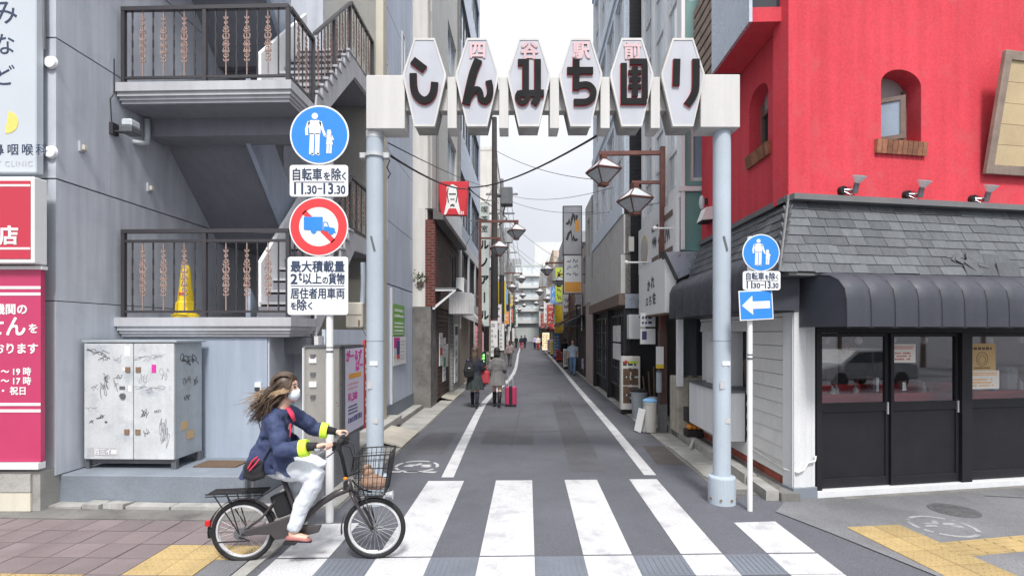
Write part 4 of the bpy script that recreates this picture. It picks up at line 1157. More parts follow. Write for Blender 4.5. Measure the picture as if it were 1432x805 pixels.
# cornice strip between wall and skirt roof
part(MB(F).box(-.02, 6, -.03, FY - .002, 3.60, 3.67), 'cornice', 'cornice', red)
part(MB(S).box(SIDE_L - .06, SIDE_L - .002, 6.30, sB, 3.60, 3.67), 'cornice', 'cornice', red)
# skirt roof: front and side slopes covered with single shingles
OH_F, OH_S, ZB, ZT = .30, .36, 2.69, 3.61
_i = S.inverted() @ F
_p0, _p1 = _i @ Vector((0, -OH_F, 0)), _i @ Vector((1, -OH_F, 0))
_x = (SIDE_L - OH_S - _p0.x) / (_p1.x - _p0.x)
HB = F @ Vector((_x, -OH_F, ZB)); HT = F @ Vector((-.005, FY - .005, ZT))
hipx = lambda f: (F.inverted() @ HB.lerp(HT, f)).x
hips = lambda f: (S.inverted() @ HB.lerp(HT, f)).y
kf_ = F @ Vector((6, 0, 0)); inn = (F.to_3x3() @ Vector((0, 1, 0))) * .012; inn2 = (S.to_3x3() @ Vector((1, 0, 0))) * .012
m = MB().sheet([HB + inn + inn2, F @ Vector((6, -OH_F, ZB)) + inn, F @ Vector((6, FY, ZT)) + inn, HT + inn + inn2])
m.sheet([HB + inn + inn2, S @ Vector((SIDE_L - OH_S, sB, ZB)) + inn2, S @ Vector((SIDE_L, sB, ZT)) + inn2, HT + inn + inn2])
m.sheet([HB, F @ Vector((6, -OH_F, ZB)), F @ Vector((6, .2, ZB)), F @ Vector((.05, .2, ZB))]).sheet([HB, S @ Vector((SIDE_L - OH_S, sB, ZB)), S @ Vector((SIDE_L + .1, sB, ZB)), S @ Vector((SIDE_L + .1, 6.3, ZB))])
part(m, 'roof_base', 'shingle_base', red, recalc=False)
hipb, hipt = HB, HT
sh = MB().box(-.5, .5, -.012, .002, 0, .175)
sh_me = sh.mesh('shingle', 'shingle')
ROWS = 8
qq = random.Random(21)
def shingle_row(W0, x0, x1, pitch, r, tilt, torn=None):
    x = x0
    while x < x1 - .04:
        w = min(qq.choice((.17, .22, .28, .34, .25)), x1 - x)
        if w > .05:
            lift = -4.2 + qq.uniform(-.4, .4)
            if torn and torn[0] < x < torn[1] and r in torn[2]: lift = qq.uniform(4, 12)
            W = W0 @ T((x + w / 2, -.004 * qq.random(), r * pitch + qq.uniform(-.008, .006))) @ RZ(0) @ RX(lift) @ Matrix.Diagonal((w - .006, 1, 1, 1))
            piece(sh_me, 'shingle', red, W)
        x += w
tF = math.degrees(math.atan2(FY + OH_F, ZT - ZB)); slF = math.hypot(FY + OH_F, ZT - ZB)
tS = math.degrees(math.atan2(OH_S, ZT - ZB)); slS = math.hypot(OH_S, ZT - ZB)
for r in range(ROWS):
    f = r / ROWS
    shingle_row(F @ T((0, -OH_F, ZB)) @ RX(-tF), hipx(f) + .01, 4.3, slF / ROWS, r, tF, (1.95, 2.65, (0, 1)))
    shingle_row(S @ T((SIDE_L - OH_S, sB, ZB)) @ RZ(-90) @ RX(-tS), .0, sB - hips(f) - .01, slS / ROWS, r, tS)
part(MB().tube([hipb + Vector((-.01, -.02, .0)), hipt + Vector((-.01, -.02, .02))], .014, 6), 'hip_strip', 'cornice', red)
xt = fx(1352, -.3)
m = MB(F)
for (x, z, w, h, a) in ((xt, 2.86, .22, .05, 28), (xt + .12, 2.80, .26, .05, 35), (xt + .2, 2.90, .2, .035, 24), (xt - .08, 2.92, .12, .06, -50), (xt + .28, 2.82, .14, .03, 12)):
    m.box(-w / 2, w / 2, -.006, .006, -h / 2, h / 2, F @ T((x, -.30 + (z - 2.69) * .43 - .03, z)) @ RX(-10) @ RY(a))
part(m, 'torn_shingles', 'shingle', red)
part(MB(F).box(-.30, 6, -OH_F + .01, -.0, ZB - .035, ZB - .002), 'eaves_board', 'cornice', red)
# white boarded corner column and boarded side wall
cx1 = fx(1140)
part(MB(F).box(.0, cx1 - .165, .004, .2, .14, ZB - .04).box(cx1 - .155, cx1 - .05, .0, .2, .14, ZB - .04).box(cx1 - .045, cx1, .004, .2, .14, ZB - .04), 'corner_column', 'siding_white', red)
part(MB(S).box(SIDE_L - .012, SIDE_L + .15, 6.27, 6.36, .14, ZB - .04), 'corner_board', 'siding_white', red)
part(MB(F).box(-.02, cx1 + .02, -.015, .2, 0, .138), 'corner_block', 'grey_plinth', red, bevel=.006)
bd = MB().add([(0, -.022, 0), (1, -.022, 0), (1, .0, .19), (0, .0, .19), (0, .05, 0), (1, .05, 0), (1, .05, .19), (0, .05, .19)],
              [(0, 1, 2, 3), (4, 7, 6, 5), (0, 4, 5, 1), (3, 2, 6, 7), (0, 3, 7, 4), (1, 5, 6, 2)]).mesh('siding_board', 'siding')
for i in range(14):
    z = .22 + .18 * i
    if z > 2.6: break
    if .35 < z < 2.02:
        piece(bd, 'siding_board', red, S @ T((SIDE_L, 7.55, z)) @ RZ(-90) @ Matrix.Diagonal((1.19, 1, .895, 1)))
    else:
        piece(bd, 'siding_board', red, S @ T((SIDE_L, 9.55, z)) @ RZ(-90) @ Matrix.Diagonal((3.19, 1, .895, 1)))
part(MB(S).box(SIDE_L + .05, SIDE_L + .1, 6.4, 7.55, .1, 2.7), 'sheathing', 'joint_dark', red)
rb_me = MB().box(-.104, .104, -.02, .03, 0, .095).mesh('brick', 'brick_red')
for i in range(14):
    piece(rb_me, 'brick', red, S @ T((SIDE_L, 6.45 + .215 * i, .115)) @ RZ(-90))
part(MB(S).box(SIDE_L - .02, SIDE_L + .1, 6.33, 9.55, 0, .113), 'side_footing', 'concrete', red)
# service window in the side wall with a white projecting counter
part(MB(S).box(SIDE_L + .0, SIDE_L + .04, 8.35, 9.5, .4, 2.02), 'side_panel', 'white_paint', red)
part(MB(S).box(SIDE_L + .25, SIDE_L + .30, 7.5, 9.5, .9, 2.1), 'service_recess', 'shop_dark', red)
part(MB(S).box(SIDE_L - .0, SIDE_L + .24, 7.555, 7.60, 1.1, 2.02).box(SIDE_L, SIDE_L + .24, 8.30, 8.349, 1.1, 2.02), 'recess_side', 'white_paint', red)
part(MB(S).box(SIDE_L - .30, SIDE_L - .005, 7.62, 9.3, .40, 1.12), 'counter_box', 'white_paint', red, bevel=.008)
part(MB(S).box(SIDE_L - .33, SIDE_L + .2, 7.59, 9.33, 1.121, 1.15), 'counter_top', 'steel_dark', red)
part(MB(S).box(SIDE_L - .10, SIDE_L - .005, 8.72, 9.0, 1.15, 1.85), 'side_sign', 'print_white', red)
part(MB(S).tube([(SIDE_L + .2, 7.7, 1.15), (SIDE_L + .16, 7.75, 1.5), (SIDE_L + .2, 7.8, 1.75)], .05, 6).tube([(SIDE_L + .2, 7.95, 1.15), (SIDE_L + .17, 8.0, 1.6)], .06, 6), 'curtain_fold', 'mat_brown', red)
m = MB().tube([F @ Vector((.02, -.025, .33)), F @ Vector((.10, -.03, .36)), F @ Vector((cx1 - .13, -.03, .44)), F @ Vector((cx1 - .03, -.03, .46)), F @ Vector((cx1 - .02, -.03, .52))], .013, 8)
m.tube([S @ Vector((SIDE_L - .035, 7.5, .38)), S @ Vector((SIDE_L - .03, 6.9, .335)), S @ Vector((SIDE_L - .03, 6.4, .32)), F @ Vector((.02, -.025, .33))], .012, 6)
part(m, 'service_pipe', 'siding', red)
# black vinyl awning over the doors: puffed panels
AX0, AX1 = fx(1117), 4.6
prof = [(-.01, 2.66), (-.30, 2.655), (-.48, 2.63), (-.60, 2.57), (-.675, 2.48), (-.70, 2.36), (-.705, 2.20), (-.705, 2.065)]
awn = node('awning', red)
nP = 15; pw = (AX1 - AX0) / nP
def awning_panel(w, prof, bulge=.035):
    m = MB(); k = 6
    P = [Vector((0, p[0], p[1])) for p in prof]; N_ = []
    for i in range(len(P)):
        t = (P[min(i + 1, len(P) - 1)] - P[max(0, i - 1)]).normalized(); N_.append(Vector((0, -t.z, t.y)) * (1 if True else -1))
    vs = []; fs = []
    for j in range(k + 1):
        u = j / k; e = bulge * (math.sin(math.pi * u) ** .6 if 0 < u < 1 else 0)
        for i, p in enumerate(P):
            off = N_[i] * -e
            if off.z < 0: off = off * 1
            q = p + Vector((u * w, -abs(off.y), abs(off.z))); vs.append(q)
    n = len(P)
    for j in range(k):
        for i in range(n - 1): fs.append((j * n + i, (j + 1) * n + i, (j + 1) * n + i + 1, j * n + i + 1))
    m.add(vs, fs)
    return m
ap = awning_panel(pw, prof)
ap_me = ap.mesh('awning_panel', 'awning', smooth=True)
for i in range(nP): piece(ap_me, 'awning_panel', awn, F @ T((AX0 + pw * i, 0, 0)))
part(MB(F).poly([(AX0, p[0], p[1]) for p in prof] + [(AX0, -.01, 2.065)], (.006, 0, 0)), 'cheek', 'awning', awn)
m = MB(F)
for i in range(nP + 1):
    m.tube([(AX0 + pw * i, p[0] - .001, p[1] + .001) for p in prof], .006, 5)
m.box(AX0, AX1, -.712, -.695, 2.05, 2.07)
part(m, 'seam', 'door_black', awn)
# dark awning along the alley side
prof2 = [(-.20, 2.98), (-.42, 2.93), (-.55, 2.84), (-.60, 2.72), (-.605, 2.45), (-.605, 2.26)]
awn2 = node('side_awning', red)
pw2 = 3.35 / 8
ap2 = awning_panel(pw2, prof2, .012).mesh('awning_panel', 'awning', smooth=True)
for i in range(8): piece(ap2, 'awning_panel', awn2, S @ T((SIDE_L, 9.48 - pw2 * i, 0)) @ RZ(-90))
part(MB(S).poly([(SIDE_L + p[0], 6.13, p[1]) for p in prof2] + [(SIDE_L - .01, 6.13, 2.26), (SIDE_L - .01, 6.13, 2.69)], (0, -.006, 0)), 'cheek', 'awning', awn2)
part(MB(S).box(SIDE_L - .60, SIDE_L, 6.14, 9.48, 2.245, 2.258), 'lining', 'door_black', awn2)
# shop front: base strip, frames, three half glazed doors
DX0 = cx1 + .02
ends = [fx(1143, .06), fx(1243, .06), fx(1338, .06), fx(1352, .06), fx(1452, .06), fx(1560, .06)]
part(MB(F).box(cx1 + .02, 5.2, -.02, .3, 0, .085), 'door_base', 'siding_white', red, bevel=.006)
part(MB(F).box(DX0, 5.2, .0, .12, 2.0, 2.10), 'door_head', 'door_black', red)
part(MB(F).box(ends[2], ends[3], -.01, .12, .086, 2.0), 'door_post', 'door_black', red)
part(MB(F).box(DX0, ends[0] + .015, .0, .12, .086, 2.0), 'door_post', 'door_black', red)
def half_door(x0, x1, y):
    g = .045
    d = part(MB(F).box(x0, x0 + g, y, y + .05, .09, 1.995).box(x1 - g, x1, y, y + .05, .09, 1.995).box(x0 + g, x1 - g, y, y + .05, .09, .20).box(x0 + g, x1 - g, y, y + .05, 1.02, 1.13).box(x0 + g, x1 - g, y, y + .05, 1.95, 1.995), 'door', 'door_black', red, bevel=.003)
    part(MB(F).box(x0 + g, x1 - g, y + .018, y + .034, .20, 1.02), 'door_panel', 'door_black', d)
    part(MB(F).sheet([(x0 + g, y + .024, 1.13), (x1 - g, y + .024, 1.13), (x1 - g, y + .024, 1.95), (x0 + g, y + .024, 1.95)]), 'pane', 'shop_glass', d, recalc=False)
    part(MB(F).box(x1 - .032, x1 - .014, y - .014, y, .98, 1.13), 'handle', 'frame_alu', d)
half_door(ends[0] + .017, ends[1], .060)
half_door(ends[1] + .005, ends[2] - .002, .030)
half_door(ends[3] + .002, ends[4], .060)
half_door(ends[4] + .005, ends[5], .030)
# room behind the glass
m = MB(F).box(1.0, 5.2, 3.0, 3.1, 0, 2.7).box(5.2, 5.3, .1, 3.0, 0, 2.7)
m.poly([(DX0, .13, -.02), (5.2, .13, -.02), (5.2, 3.0, -.02), (1.0, 3.0, -.02)], (0, 0, .03)).poly([(DX0, .13, 2.62), (5.2, .13, 2.62), (5.2, 3.0, 2.62), (1.0, 3.0, 2.62)], (0, 0, .06)).poly([(DX0, .13, 0), (1.0, 3.0, 0), (1.06, 3.0, 0), (DX0 + .05, .13, 0)], (0, 0, 2.62))
part(m, 'shop_room', 'interior', red)
part(MB(F).box(DX0 + 1.35, DX0 + 1.75, 1.6, 2.0, .02, 2.0), 'room_partition', 'print_white', red)
for zz in (1.25, 1.6, 1.95): part(MB(F).box(1.0, 4.8, 2.7, 2.98, zz, zz + .03), 'shelf', 'wood_brown', red)
q = random.Random(12); m = MB(F); m2 = MB(F)
for zz in (1.28, 1.63, 1.98):
    x = 1.05
    while x < 4.7:
        h = q.uniform(.1, .28); (m if q.random() < .5 else m2).box(x, x + q.uniform(.05, .12), 2.75, 2.9, zz, zz + h); x += q.uniform(.13, .3)
part(m, 'shelf_goods', 'print_white', red, kind='stuff'); part(m2, 'shelf_goods', 'print_red', red, kind='stuff')
part(MB(F).box(DX0 + .5, DX0 + 1.2, 1.2, 1.7, .02, 1.45), 'fridge', 'steel', red)
ct = thing('shop_counter', 'long red counter just behind the shop glass', 'counter', F @ Vector((2, .45, 0)), 9.85)
part(MB(F).box(DX0 + .02, 5.1, .30, .62, 1.16, 1.20), 'counter_top', 'counter_red', ct)
part(MB(F).box(DX0 + .03, 5.1, .60, .64, 1.201, 1.30), 'counter_upstand', 'counter_red', ct)
part(MB(F).box(DX0 + .05, 5.1, .34, .58, .02, 1.159), 'counter_front', 'counter_red', ct)
def item(name, label, cat, x, y, z, prof, mat, grp=None, n=14):
    p = F @ Vector((x, y, z)); return solo(MB(T(p)).lathe(prof, (0, 0, 0), n), name, mat, label, cat, p, group=grp, smooth=False)
x = fx(1227, .4); item('steel_pot', 'steel pot standing on the red counter behind the first shop door', 'pot', x, .46, 1.202, [(.075, 0), (.08, .02), (.08, .20), (.085, .21), (.05, .215)], 'chrome')
p = F @ Vector((x + .01, .46, 1.40)); solo(MB(T(p)).tube([(0, 0, .0), (-.02, 0, .14), (-.09, 0, .22)], .008).tube([(.01, .01, 0), (.03, .01, .16), (.08, 0, .24)], .008).tube([(0, -.01, 0), (.02, -.02, .2)], .009), 'utensils', 'door_black', 'dark kitchen utensils standing in the steel pot', 'utensils', p)
x = fx(1268, .4); item('steel_jug', 'steel jug on the red counter behind the second shop door', 'jug', x, .46, 1.202, [(.05, 0), (.055, .02), (.045, .13), (.05, .15), (.03, .152)], 'chrome')
q = random.Random(4)
BOT = ((1160, 'print_white', 'small white cup at the left end of the red shop counter'), (1166, 'lamp_glass', 'small clear jar beside the white cup on the left of the counter'), (1196, 'print_white', 'white cup in the middle of the first shop door glass'),
       (1203, 'print_red', 'red bottle beside the white cup behind the first shop door'), (1283, 'brown_bag', 'brown bottle left of the clear jar behind the second shop door'), (1289, 'lamp_glass', 'clear jar between two brown bottles behind the second shop door'),
       (1296, 'brown_bag', 'brown bottle right of the clear jar behind the second shop door'), (1362, 'print_navy', 'dark navy bottle under the orange notice on the right shop door'), (1372, 'lamp_glass', 'clear jar right of the navy bottle behind the right shop door'),
       (1384, 'sign_blue', 'bright blue bottle behind the right shop door'), (1395, 'lamp_glass', 'clear jar right of the bright blue bottle'), (1410, 'teal', 'teal bottle in front of the drink dispenser'), (1421, 'print_white', 'white bottle at the right end of the visible counter'))
for i, (px, mt, lab) in enumerate(BOT):
    hgt = q.uniform(.09, .17)
    item('bottle', lab, 'bottle', fx(px, .42), .42 + q.uniform(-.06, .08), 1.202, [(.030, 0), (.034, .01), (.034, hgt * .6), (.014, hgt * .8), (.014, hgt)], mt, 'bottles and cups on the shop counter', 10)
x = fx(1407, .5); item('water_tank', 'clear round drink dispenser on the counter at the right shop door', 'dispenser', x, .5, 1.202, [(.11, 0), (.12, .02), (.12, .28), (.10, .30), (.05, .32)], 'lamp_glass')
blb = None
BL = ('globe bulb at the left edge of the first shop door', 'globe bulb at the right half of the first shop door', 'globe bulb above the white notice on the second shop door', 'globe bulb at the right half of the second shop door', 'globe bulb by the wide black door post', 'globe bulb above the brown card on the right shop door', 'globe bulb at the far right of the shop glass')
for px, lab in zip((1156, 1201, 1248, 1292, 1338, 1384, 1428), BL):
    W = F @ T((fx(px, .22), .22, 1.90))
    if blb is None:
        blb = thing('hanging_bulb', lab, 'bulb', M=W, group='globe bulbs hanging in the shop window')
        part(MB(W).ball((0, 0, 0), (.045, .045, .05)), 'globe', 'bulb', blb, smooth=True)
        part(MB(W).cyl((0, 0, .045), (0, 0, .09), .02, None, 10), 'socket', 'door_black', blb)
        part(MB(W).cyl((0, 0, .09), (0, 0, .70), .005, None, 6), 'cord', 'door_black', blb)
    else: copy_tree(blb, W, lab)
def notice(label, px0, px1, py0, py1, mat, y, pm, seed, big=None):
    x0, x1 = fx(px0, y), fx(px1, y); zz0, zz1 = fz(py1, x0, y), fz(py0, x0, y)
    W = F @ T((x0, y, zz0)); w, h = x1 - x0, zz1 - zz0
    o = thing('paper_notice', label, 'notice', M=W)
    part(MB(W).box(0, w, -.003, 0, 0, h), 'paper', mat, o)
    m = MB(W); marks(m, .06 * w, .94 * w, .72 * h, .93 * h, -.003, rows=2 if h < .3 else 1, seed=seed)
    if big: m.disc(w / 2, h * .42, h * .26, -.005, -.003, 24, r_in=h * .24).disc(w / 2, h * .40, h * .16, -.005, -.003, 20, r_in=h * .145); marks(m, .2 * w, .8 * w, .05 * h, .15 * h, -.003, rows=1, seed=seed + 1)
    else: marks(m, .1 * w, .8 * w, .12 * h, .6 * h, -.003, rows=3, seed=seed + 2, dens=.8)
    part(m, 'print', pm, o)
notice('white paper notice with red heading on the second shop door', 1248, 1280, 481, 507, 'paper', .045, 'print_red', 5)
notice('brown card notice with a drawn ring on the right shop door', 1354, 1392, 480, 518, 'cardboard', .074, 'wood_brown', 9, True)
notice('white edged orange notice under the brown card on the right shop door', 1354, 1397, 518, 544, 'paper', .072, 'print_orange', 12)
# bay with silver fascia high on the alley side
bay = node('projecting_bay', red)
part(MB(S).box(2.75, 2.79, 6.45, 7.75, 5.86, 7.4), 'fascia', 'silver_sheet', bay)
part(MB(S).box(2.791, 3.19, 6.47, 7.75, 5.87, 6.05), 'soffit', 'red_wall', bay)
part(MB(S).box(2.80, 3.19, 6.5, 6.55, 6.06, 7.4), 'end_glass', 'window_dark', bay)
for i in range(9):
    part(MB(S).box(2.78, 2.82, 7.78, 8.7, 5.9 + .17 * i, 6.02 + .17 * i), 'slat', 'wood_grey', bay)
part(MB(S).box(2.83, 3.19, 7.78, 8.7, 5.88, 7.4), 'slat_backing', 'shop_dark', bay)

# leaning framed board
bx0 = fx(1384, -.02)
Wb2 = F @ T((bx0, FY - .03, fz(241, bx0, 0))) @ RX(9)
bo = thing('framed_board', 'large tan boarded sign in a grey wooden frame leaning out from the red wall', 'sign board', M=Wb2)
Hh, Ww = 1.50, 1.7
part(MB(Wb2).box(0, .11, -.05, .0, 0, Hh).box(Ww - .11, Ww, -.05, 0, 0, Hh).box(.11, Ww - .11, -.049, -.001, 0, .12).box(.11, Ww - .11, -.049, -.001, Hh - .11, Hh), 'frame', 'wood_grey', bo, bevel=.004)
for i in range(5):
    part(MB(Wb2).box(.11, Ww - .11, -.03, -.012, .12 + .255 * i, .12 + .255 * i + .250), 'board', 'wood_tan', bo)
part(MB(Wb2).box(.7, .75, .0, .22, Hh - .25, Hh - .2).box(1.1, 1.15, .0, .22, Hh - .25, Hh - .2), 'stay', 'rail_dark', bo)
# spotlights along the cornice
sp0 = None
for i, px in enumerate((1176, 1266, 1358)):
    W = F @ T((fx(px, FY), FY, fz(267 + 6 * i, fx(px, FY), FY)))
    lab = ('spotlight on the red wall nearest the building corner, left of three', 'middle spotlight of three on the red wall below the arched window sill', 'spotlight on the red wall below the leaning framed board')[i]
    if sp0 is None:
        sp0 = thing('spotlight', lab, 'spotlight', M=W, group='spotlights along the red wall')
        part(MB(W).cyl((0, 0, 0), (0, -.05, 0), .055, .05, 18), 'base', 'bike_black', sp0)
        part(MB(W).tube([(0, -.05, 0), (.04, -.09, -.01), (.09, -.10, .0)], .014).tube([(.0, -.05, -.02), (.05, -.10, -.07), (.11, -.11, -.03)], .005), 'arm', 'chrome', sp0)
        part(MB(W).cyl((.10, -.10, -.05), (.105, -.13, .07), .034, .03, 14), 'socket', 'steel_dark', sp0)
        part(MB(W).tube([(.105, -.13, .07), (.107, -.14, .09), (.110, -.155, .135), (.111, -.16, .15)], [.03, .045, .075, .08], 18), 'reflector', 'print_white', sp0)
    else: copy_tree(sp0, W, lab)
# vent and lamp on the red side wall
Wv = S @ T((SIDE_L, 9.2, z_at(312, 9.2))) @ RZ(-90)
o = thing('vent_hood', 'small white vent hood on the red wall towards the alley', 'vent', M=Wv)
part(MB(Wv).add([(0, 0, 0), (.26, 0, 0), (.26, 0, .22), (0, 0, .22), (0, -.2, -.02), (.26, -.2, -.02), (.26, -.12, .2), (0, -.12, .2)], [(0, 1, 2, 3), (4, 7, 6, 5), (0, 4, 5, 1), (3, 2, 6, 7), (0, 3, 7, 4), (1, 5, 6, 2)]), 'hood', 'print_white', o)
part(MB(Wv).box(.02, .24, -.18, -.01, -.05, -.021), 'grille', 'door_black', o)
Wv = S @ T((SIDE_L, 9.3, z_at(285, 9.3))) @ RZ(-90)
o = thing('wall_lamp', 'small oval lamp on the red wall above the vent hood', 'lamp', M=Wv)
part(MB(Wv).box(.05, .1, -.06, 0, -.05, .05), 'bracket', 'rail_dark', o)
part(MB(Wv).ball((.075, -.1, -.02), (.05, .05, .13)), 'lamp_head', 'lamp_glass', o, smooth=True)

# ================================================================== THE STREET GATE
GY = 5.90
gX = lambda px: (px - 716) / 716 * GY
gZ = lambda py: z_at(py, GY)
gate = thing('street_gate', 'white gateway spanning the alley with six lozenge panels of black characters', 'gateway', (.43, 6.03, 0))
for k, x in enumerate((-1.615, 2.475)):
    p = part(MB().cyl((x, 6.04, .0), (x, 6.04, 4.38), .100, None, 28), 'post', 'gate_post', gate)
    m = MB().cyl((x, 6.04, 0), (x, 6.04, .30), .155, None, 28).lathe([(.155, .30), (.15, .315), (.10, .325)], (x, 6.04, 0), 28)
    part(m, 'collar', 'gate_post', p)
    if k == 0:
        part(MB().lathe([(.102, 4.06), (.118, 4.06), (.118, 4.10), (.102, 4.10)], (x, 6.04, 0), 28).lathe([(.104, 4.28), (.104, 4.37)], (x, 6.04, 0), 28).box(x + .10, x + .17, 6.0, 6.08, 4.05, 4.11).box(x - .17, x - .10, 6.0, 6.08, 4.05, 4.11), 'clamp', 'frame_alu', p)
    part(MB().lathe([(.1015, 1.9), (.1015, 1.905)], (x, 6.04, 0), 24).box(x + .0, x + .02, 5.930, 5.942, 2.95, 3.12, T((x, 6.04, 3)) @ RY(-14) @ T((-x, -6.04, -3))), 'post_fitting', 'steel_dark', p)
YB = 6.18
for k, x in enumerate((-1.615, 2.475)):
    m = MB()
    for i in range(8):
        a = R(45 * i + 20); m.cyl((x + .15 * math.cos(a), 6.04 + .15 * math.sin(a), .07), (x + .168 * math.cos(a), 6.04 + .168 * math.sin(a), .07), .014, None, 8)
    part(m, 'anchor_bolt', 'rust', gate)
    for (z, w, h, mt, dx) in ((1.35, .06, .09, 'print_grey', -.03), (1.62, .09, .05, 'sign_white', .01), (.95, .05, .06, 'bin_pale', .03)):
        part(MB().box(x + dx - w / 2, x + dx + w / 2, 5.936, 5.9385, z, z + h), 'sticker_residue', mt, gate)
part(MB().box(gX(512), gX(566), GY, YB, gZ(180), gZ(105)), 'end_box', 'gate_white', gate, bevel=.006)
part(MB().box(gX(980), gX(1035), GY, YB, gZ(178), gZ(104)), 'end_box', 'gate_white', gate, bevel=.006)
part(MB().box(gX(562), gX(986), 5.99, 6.12, gZ(150), gZ(120)), 'cross_beam', 'gate_white', gate)
for px in (632, 704.5, 775.5, 846.5, 917):
    part(MB().box(gX(px - 6.5), gX(px + 6.5), GY + .01, YB - .01, gZ(179), gZ(107)), 'spacer', 'gate_white', gate, bevel=.004)
cx = [594, 667.4, 739.6, 811.8, 882.9, 954.3]
def hexa(c, f):
    zt, zm, zb = gZ(55), gZ(104), gZ(178); zm2 = zm - .05
    hw, tw = .247 * f, .117 * f
    k = (1 - f)
    return [(c - tw, zt - k * .25), (c + tw, zt - k * .25), (c + hw, zm), (c + hw, zm2), (c + tw, zb + k * .25), (c - tw, zb + k * .25), (c - hw, zm2), (c - hw, zm)]
G7 = lambda pts: [(gX(500 + x / 2.604), gZ(y / 2.604)) for x, y in pts]
K = 1 / 2.604 / 716 * GY
glyph = [
    [([(203, 226), (247, 260)], 27), ([(205, 274), (207, 320), (217, 352), (240, 371), (262, 366), (278, 342), (283, 306)], 26)],
    [([(441, 224), (420, 280), (396, 386)], 29), ([(402, 368), (422, 338), (440, 334), (448, 350), (452, 368), (468, 374), (481, 356), (484, 330), (478, 300)], 23)],
    [([(584, 234), (624, 234)], 23), ([(612, 223), (612, 340)], 24), ([(655, 223), (655, 345), (652, 368), (640, 386)], 24), ([(588, 348), (678, 346)], 25), ([(590, 340), (582, 358), (592, 378), (607, 380), (618, 366), (622, 345)], 17)],
    [([(762, 264), (856, 264)], 25), ([(795, 222), (794, 335)], 24), ([(784, 322), (830, 315), (850, 326), (857, 345), (850, 365), (830, 377), (786, 378)], 23)],
    [([(967, 237), (967, 386)], 22), ([(957, 375), (1050, 375)], 22), ([(989, 232), (1050, 232)], 21), ([(1040, 232), (1043, 250), (1043, 364)], 21), ([(984, 270), (1030, 270)], 15), ([(987, 296), (1028, 296)], 14), ([(984, 322), (1030, 322)], 15), ([(1007, 250), (1007, 358)], 21)],
    [([(1159, 222), (1156, 318)], 25), ([(1228, 222), (1227, 320), (1218, 355), (1196, 388)], 26)],
]
small = [None, '四', '谷', '駅', '前', None]
for i in range(6):
    c = gX(cx[i])
    H = hexa(c, 1.0); Hi = hexa(c, .90)
    y0 = GY - .025
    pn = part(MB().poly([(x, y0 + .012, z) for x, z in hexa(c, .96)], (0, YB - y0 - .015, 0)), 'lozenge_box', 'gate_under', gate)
    m = MB()
    for j in range(8):
        a, b, ai, bi = H[j], H[(j + 1) % 8], Hi[j], Hi[(j + 1) % 8]
        m.poly([(a[0], y0, a[1]), (b[0], y0, b[1]), (bi[0], y0, bi[1]), (ai[0], y0, ai[1])], (0, .045, 0))
    part(m, 'rim', 'gate_white', pn)
    part(MB().poly([(x, y0 + .006, z) for x, z in Hi], (0, .004, 0)), 'face', 'gate_panel', pn)
    m1, m2 = MB(), MB()
    for k, (pts, w) in enumerate(glyph[i]):
        e = .0006 * k                              # crossing strokes step forward a little
        cv = i != 4
        m1.ribbon(G7(pts), w * K, y0 - .022 - e, y0 - .010 - e, None, cv)
        m2.ribbon([(x - .0025, z - .003) for x, z in G7(pts)], w * K * 1.06, y0 - .0095 - e, y0 + .0065 - e, None, cv)
    part(m1, 'character', 'letter_black', pn)
    part(m2, 'character_edge', 'letter_red', pn)
    if small[i]:
        part(MB().text(small[i], .205, c + .005, gZ(72.5), y0 + .006, .012, .012), 'small_character', 'letter_pink', pn)

# ================================================================== SIGN POLES
def person_icon(m, cx, cz, s, y):
    """The walking adult and child of the pedestrian sign, drawn as flat strokes; s is the adult's height."""
    P = lambda x, z: (cx + x * s, cz + z * s)
    m.disc(*P(0, .43), .075 * s, y - .003, y, 16)
    m.poly([(P(*p)[0], y - .003, P(*p)[1]) for p in ((-.10, .33), (.10, .33), (.15, .27), (.13, .0), (-.12, .0), (-.16, .27))], (0, .003, 0))
    m.ribbon([P(-.14, .30), P(-.20, .12), P(-.19, -.03)], .065 * s, y - .003, y)
    m.ribbon([P(.13, .30), P(.19, .10), P(.25, -.05)], .06 * s, y - .003, y)
    m.ribbon([P(-.065, .02), P(-.075, -.25), P(-.085, -.48)], .105 * s, y - .003, y)
    m.ribbon([P(.065, .02), P(.06, -.25), P(.05, -.48)], .105 * s, y - .003, y)
    m.ribbon([P(-.085, -.465), P(-.02, -.49)], .05 * s, y - .003, y).ribbon([P(.05, -.465), P(.11, -.49)], .05 * s, y - .003, y)
    m.disc(*P(.34, .03), .055 * s, y - .003, y, 14)
    m.ribbon([P(.30, .09), P(.38, .09)], .03 * s, y - .003, y)
    m.poly([(P(*p)[0], y - .003, P(*p)[1]) for p in ((.29, -.02), (.39, -.02), (.43, -.25), (.27, -.25))], (0, .003, 0))
    m.ribbon([P(.29, -.03), P(.24, -.06)], .04 * s, y - .003, y).ribbon([P(.39, -.03), P(.44, -.14)], .04 * s, y - .003, y)
    m.ribbon([P(.31, -.24), P(.30, -.46)], .055 * s, y - .003, y).ribbon([P(.38, -.24), P(.37, -.46)], .055 * s, y - .003, y)
def rounded(x0, x1, z0, z1, r, y):
    pts = []
    for (cx_, cz_, a) in ((x1 - r, z1 - r, 0), (x0 + r, z1 - r, 90), (x0 + r, z0 + r, 180), (x1 - r, z0 + r, 270)):
        for i in range(5):
            t = R(a + 22.5 * i); pts.append((cx_ + r * math.cos(t), y, cz_ + r * math.sin(t)))
    return pts
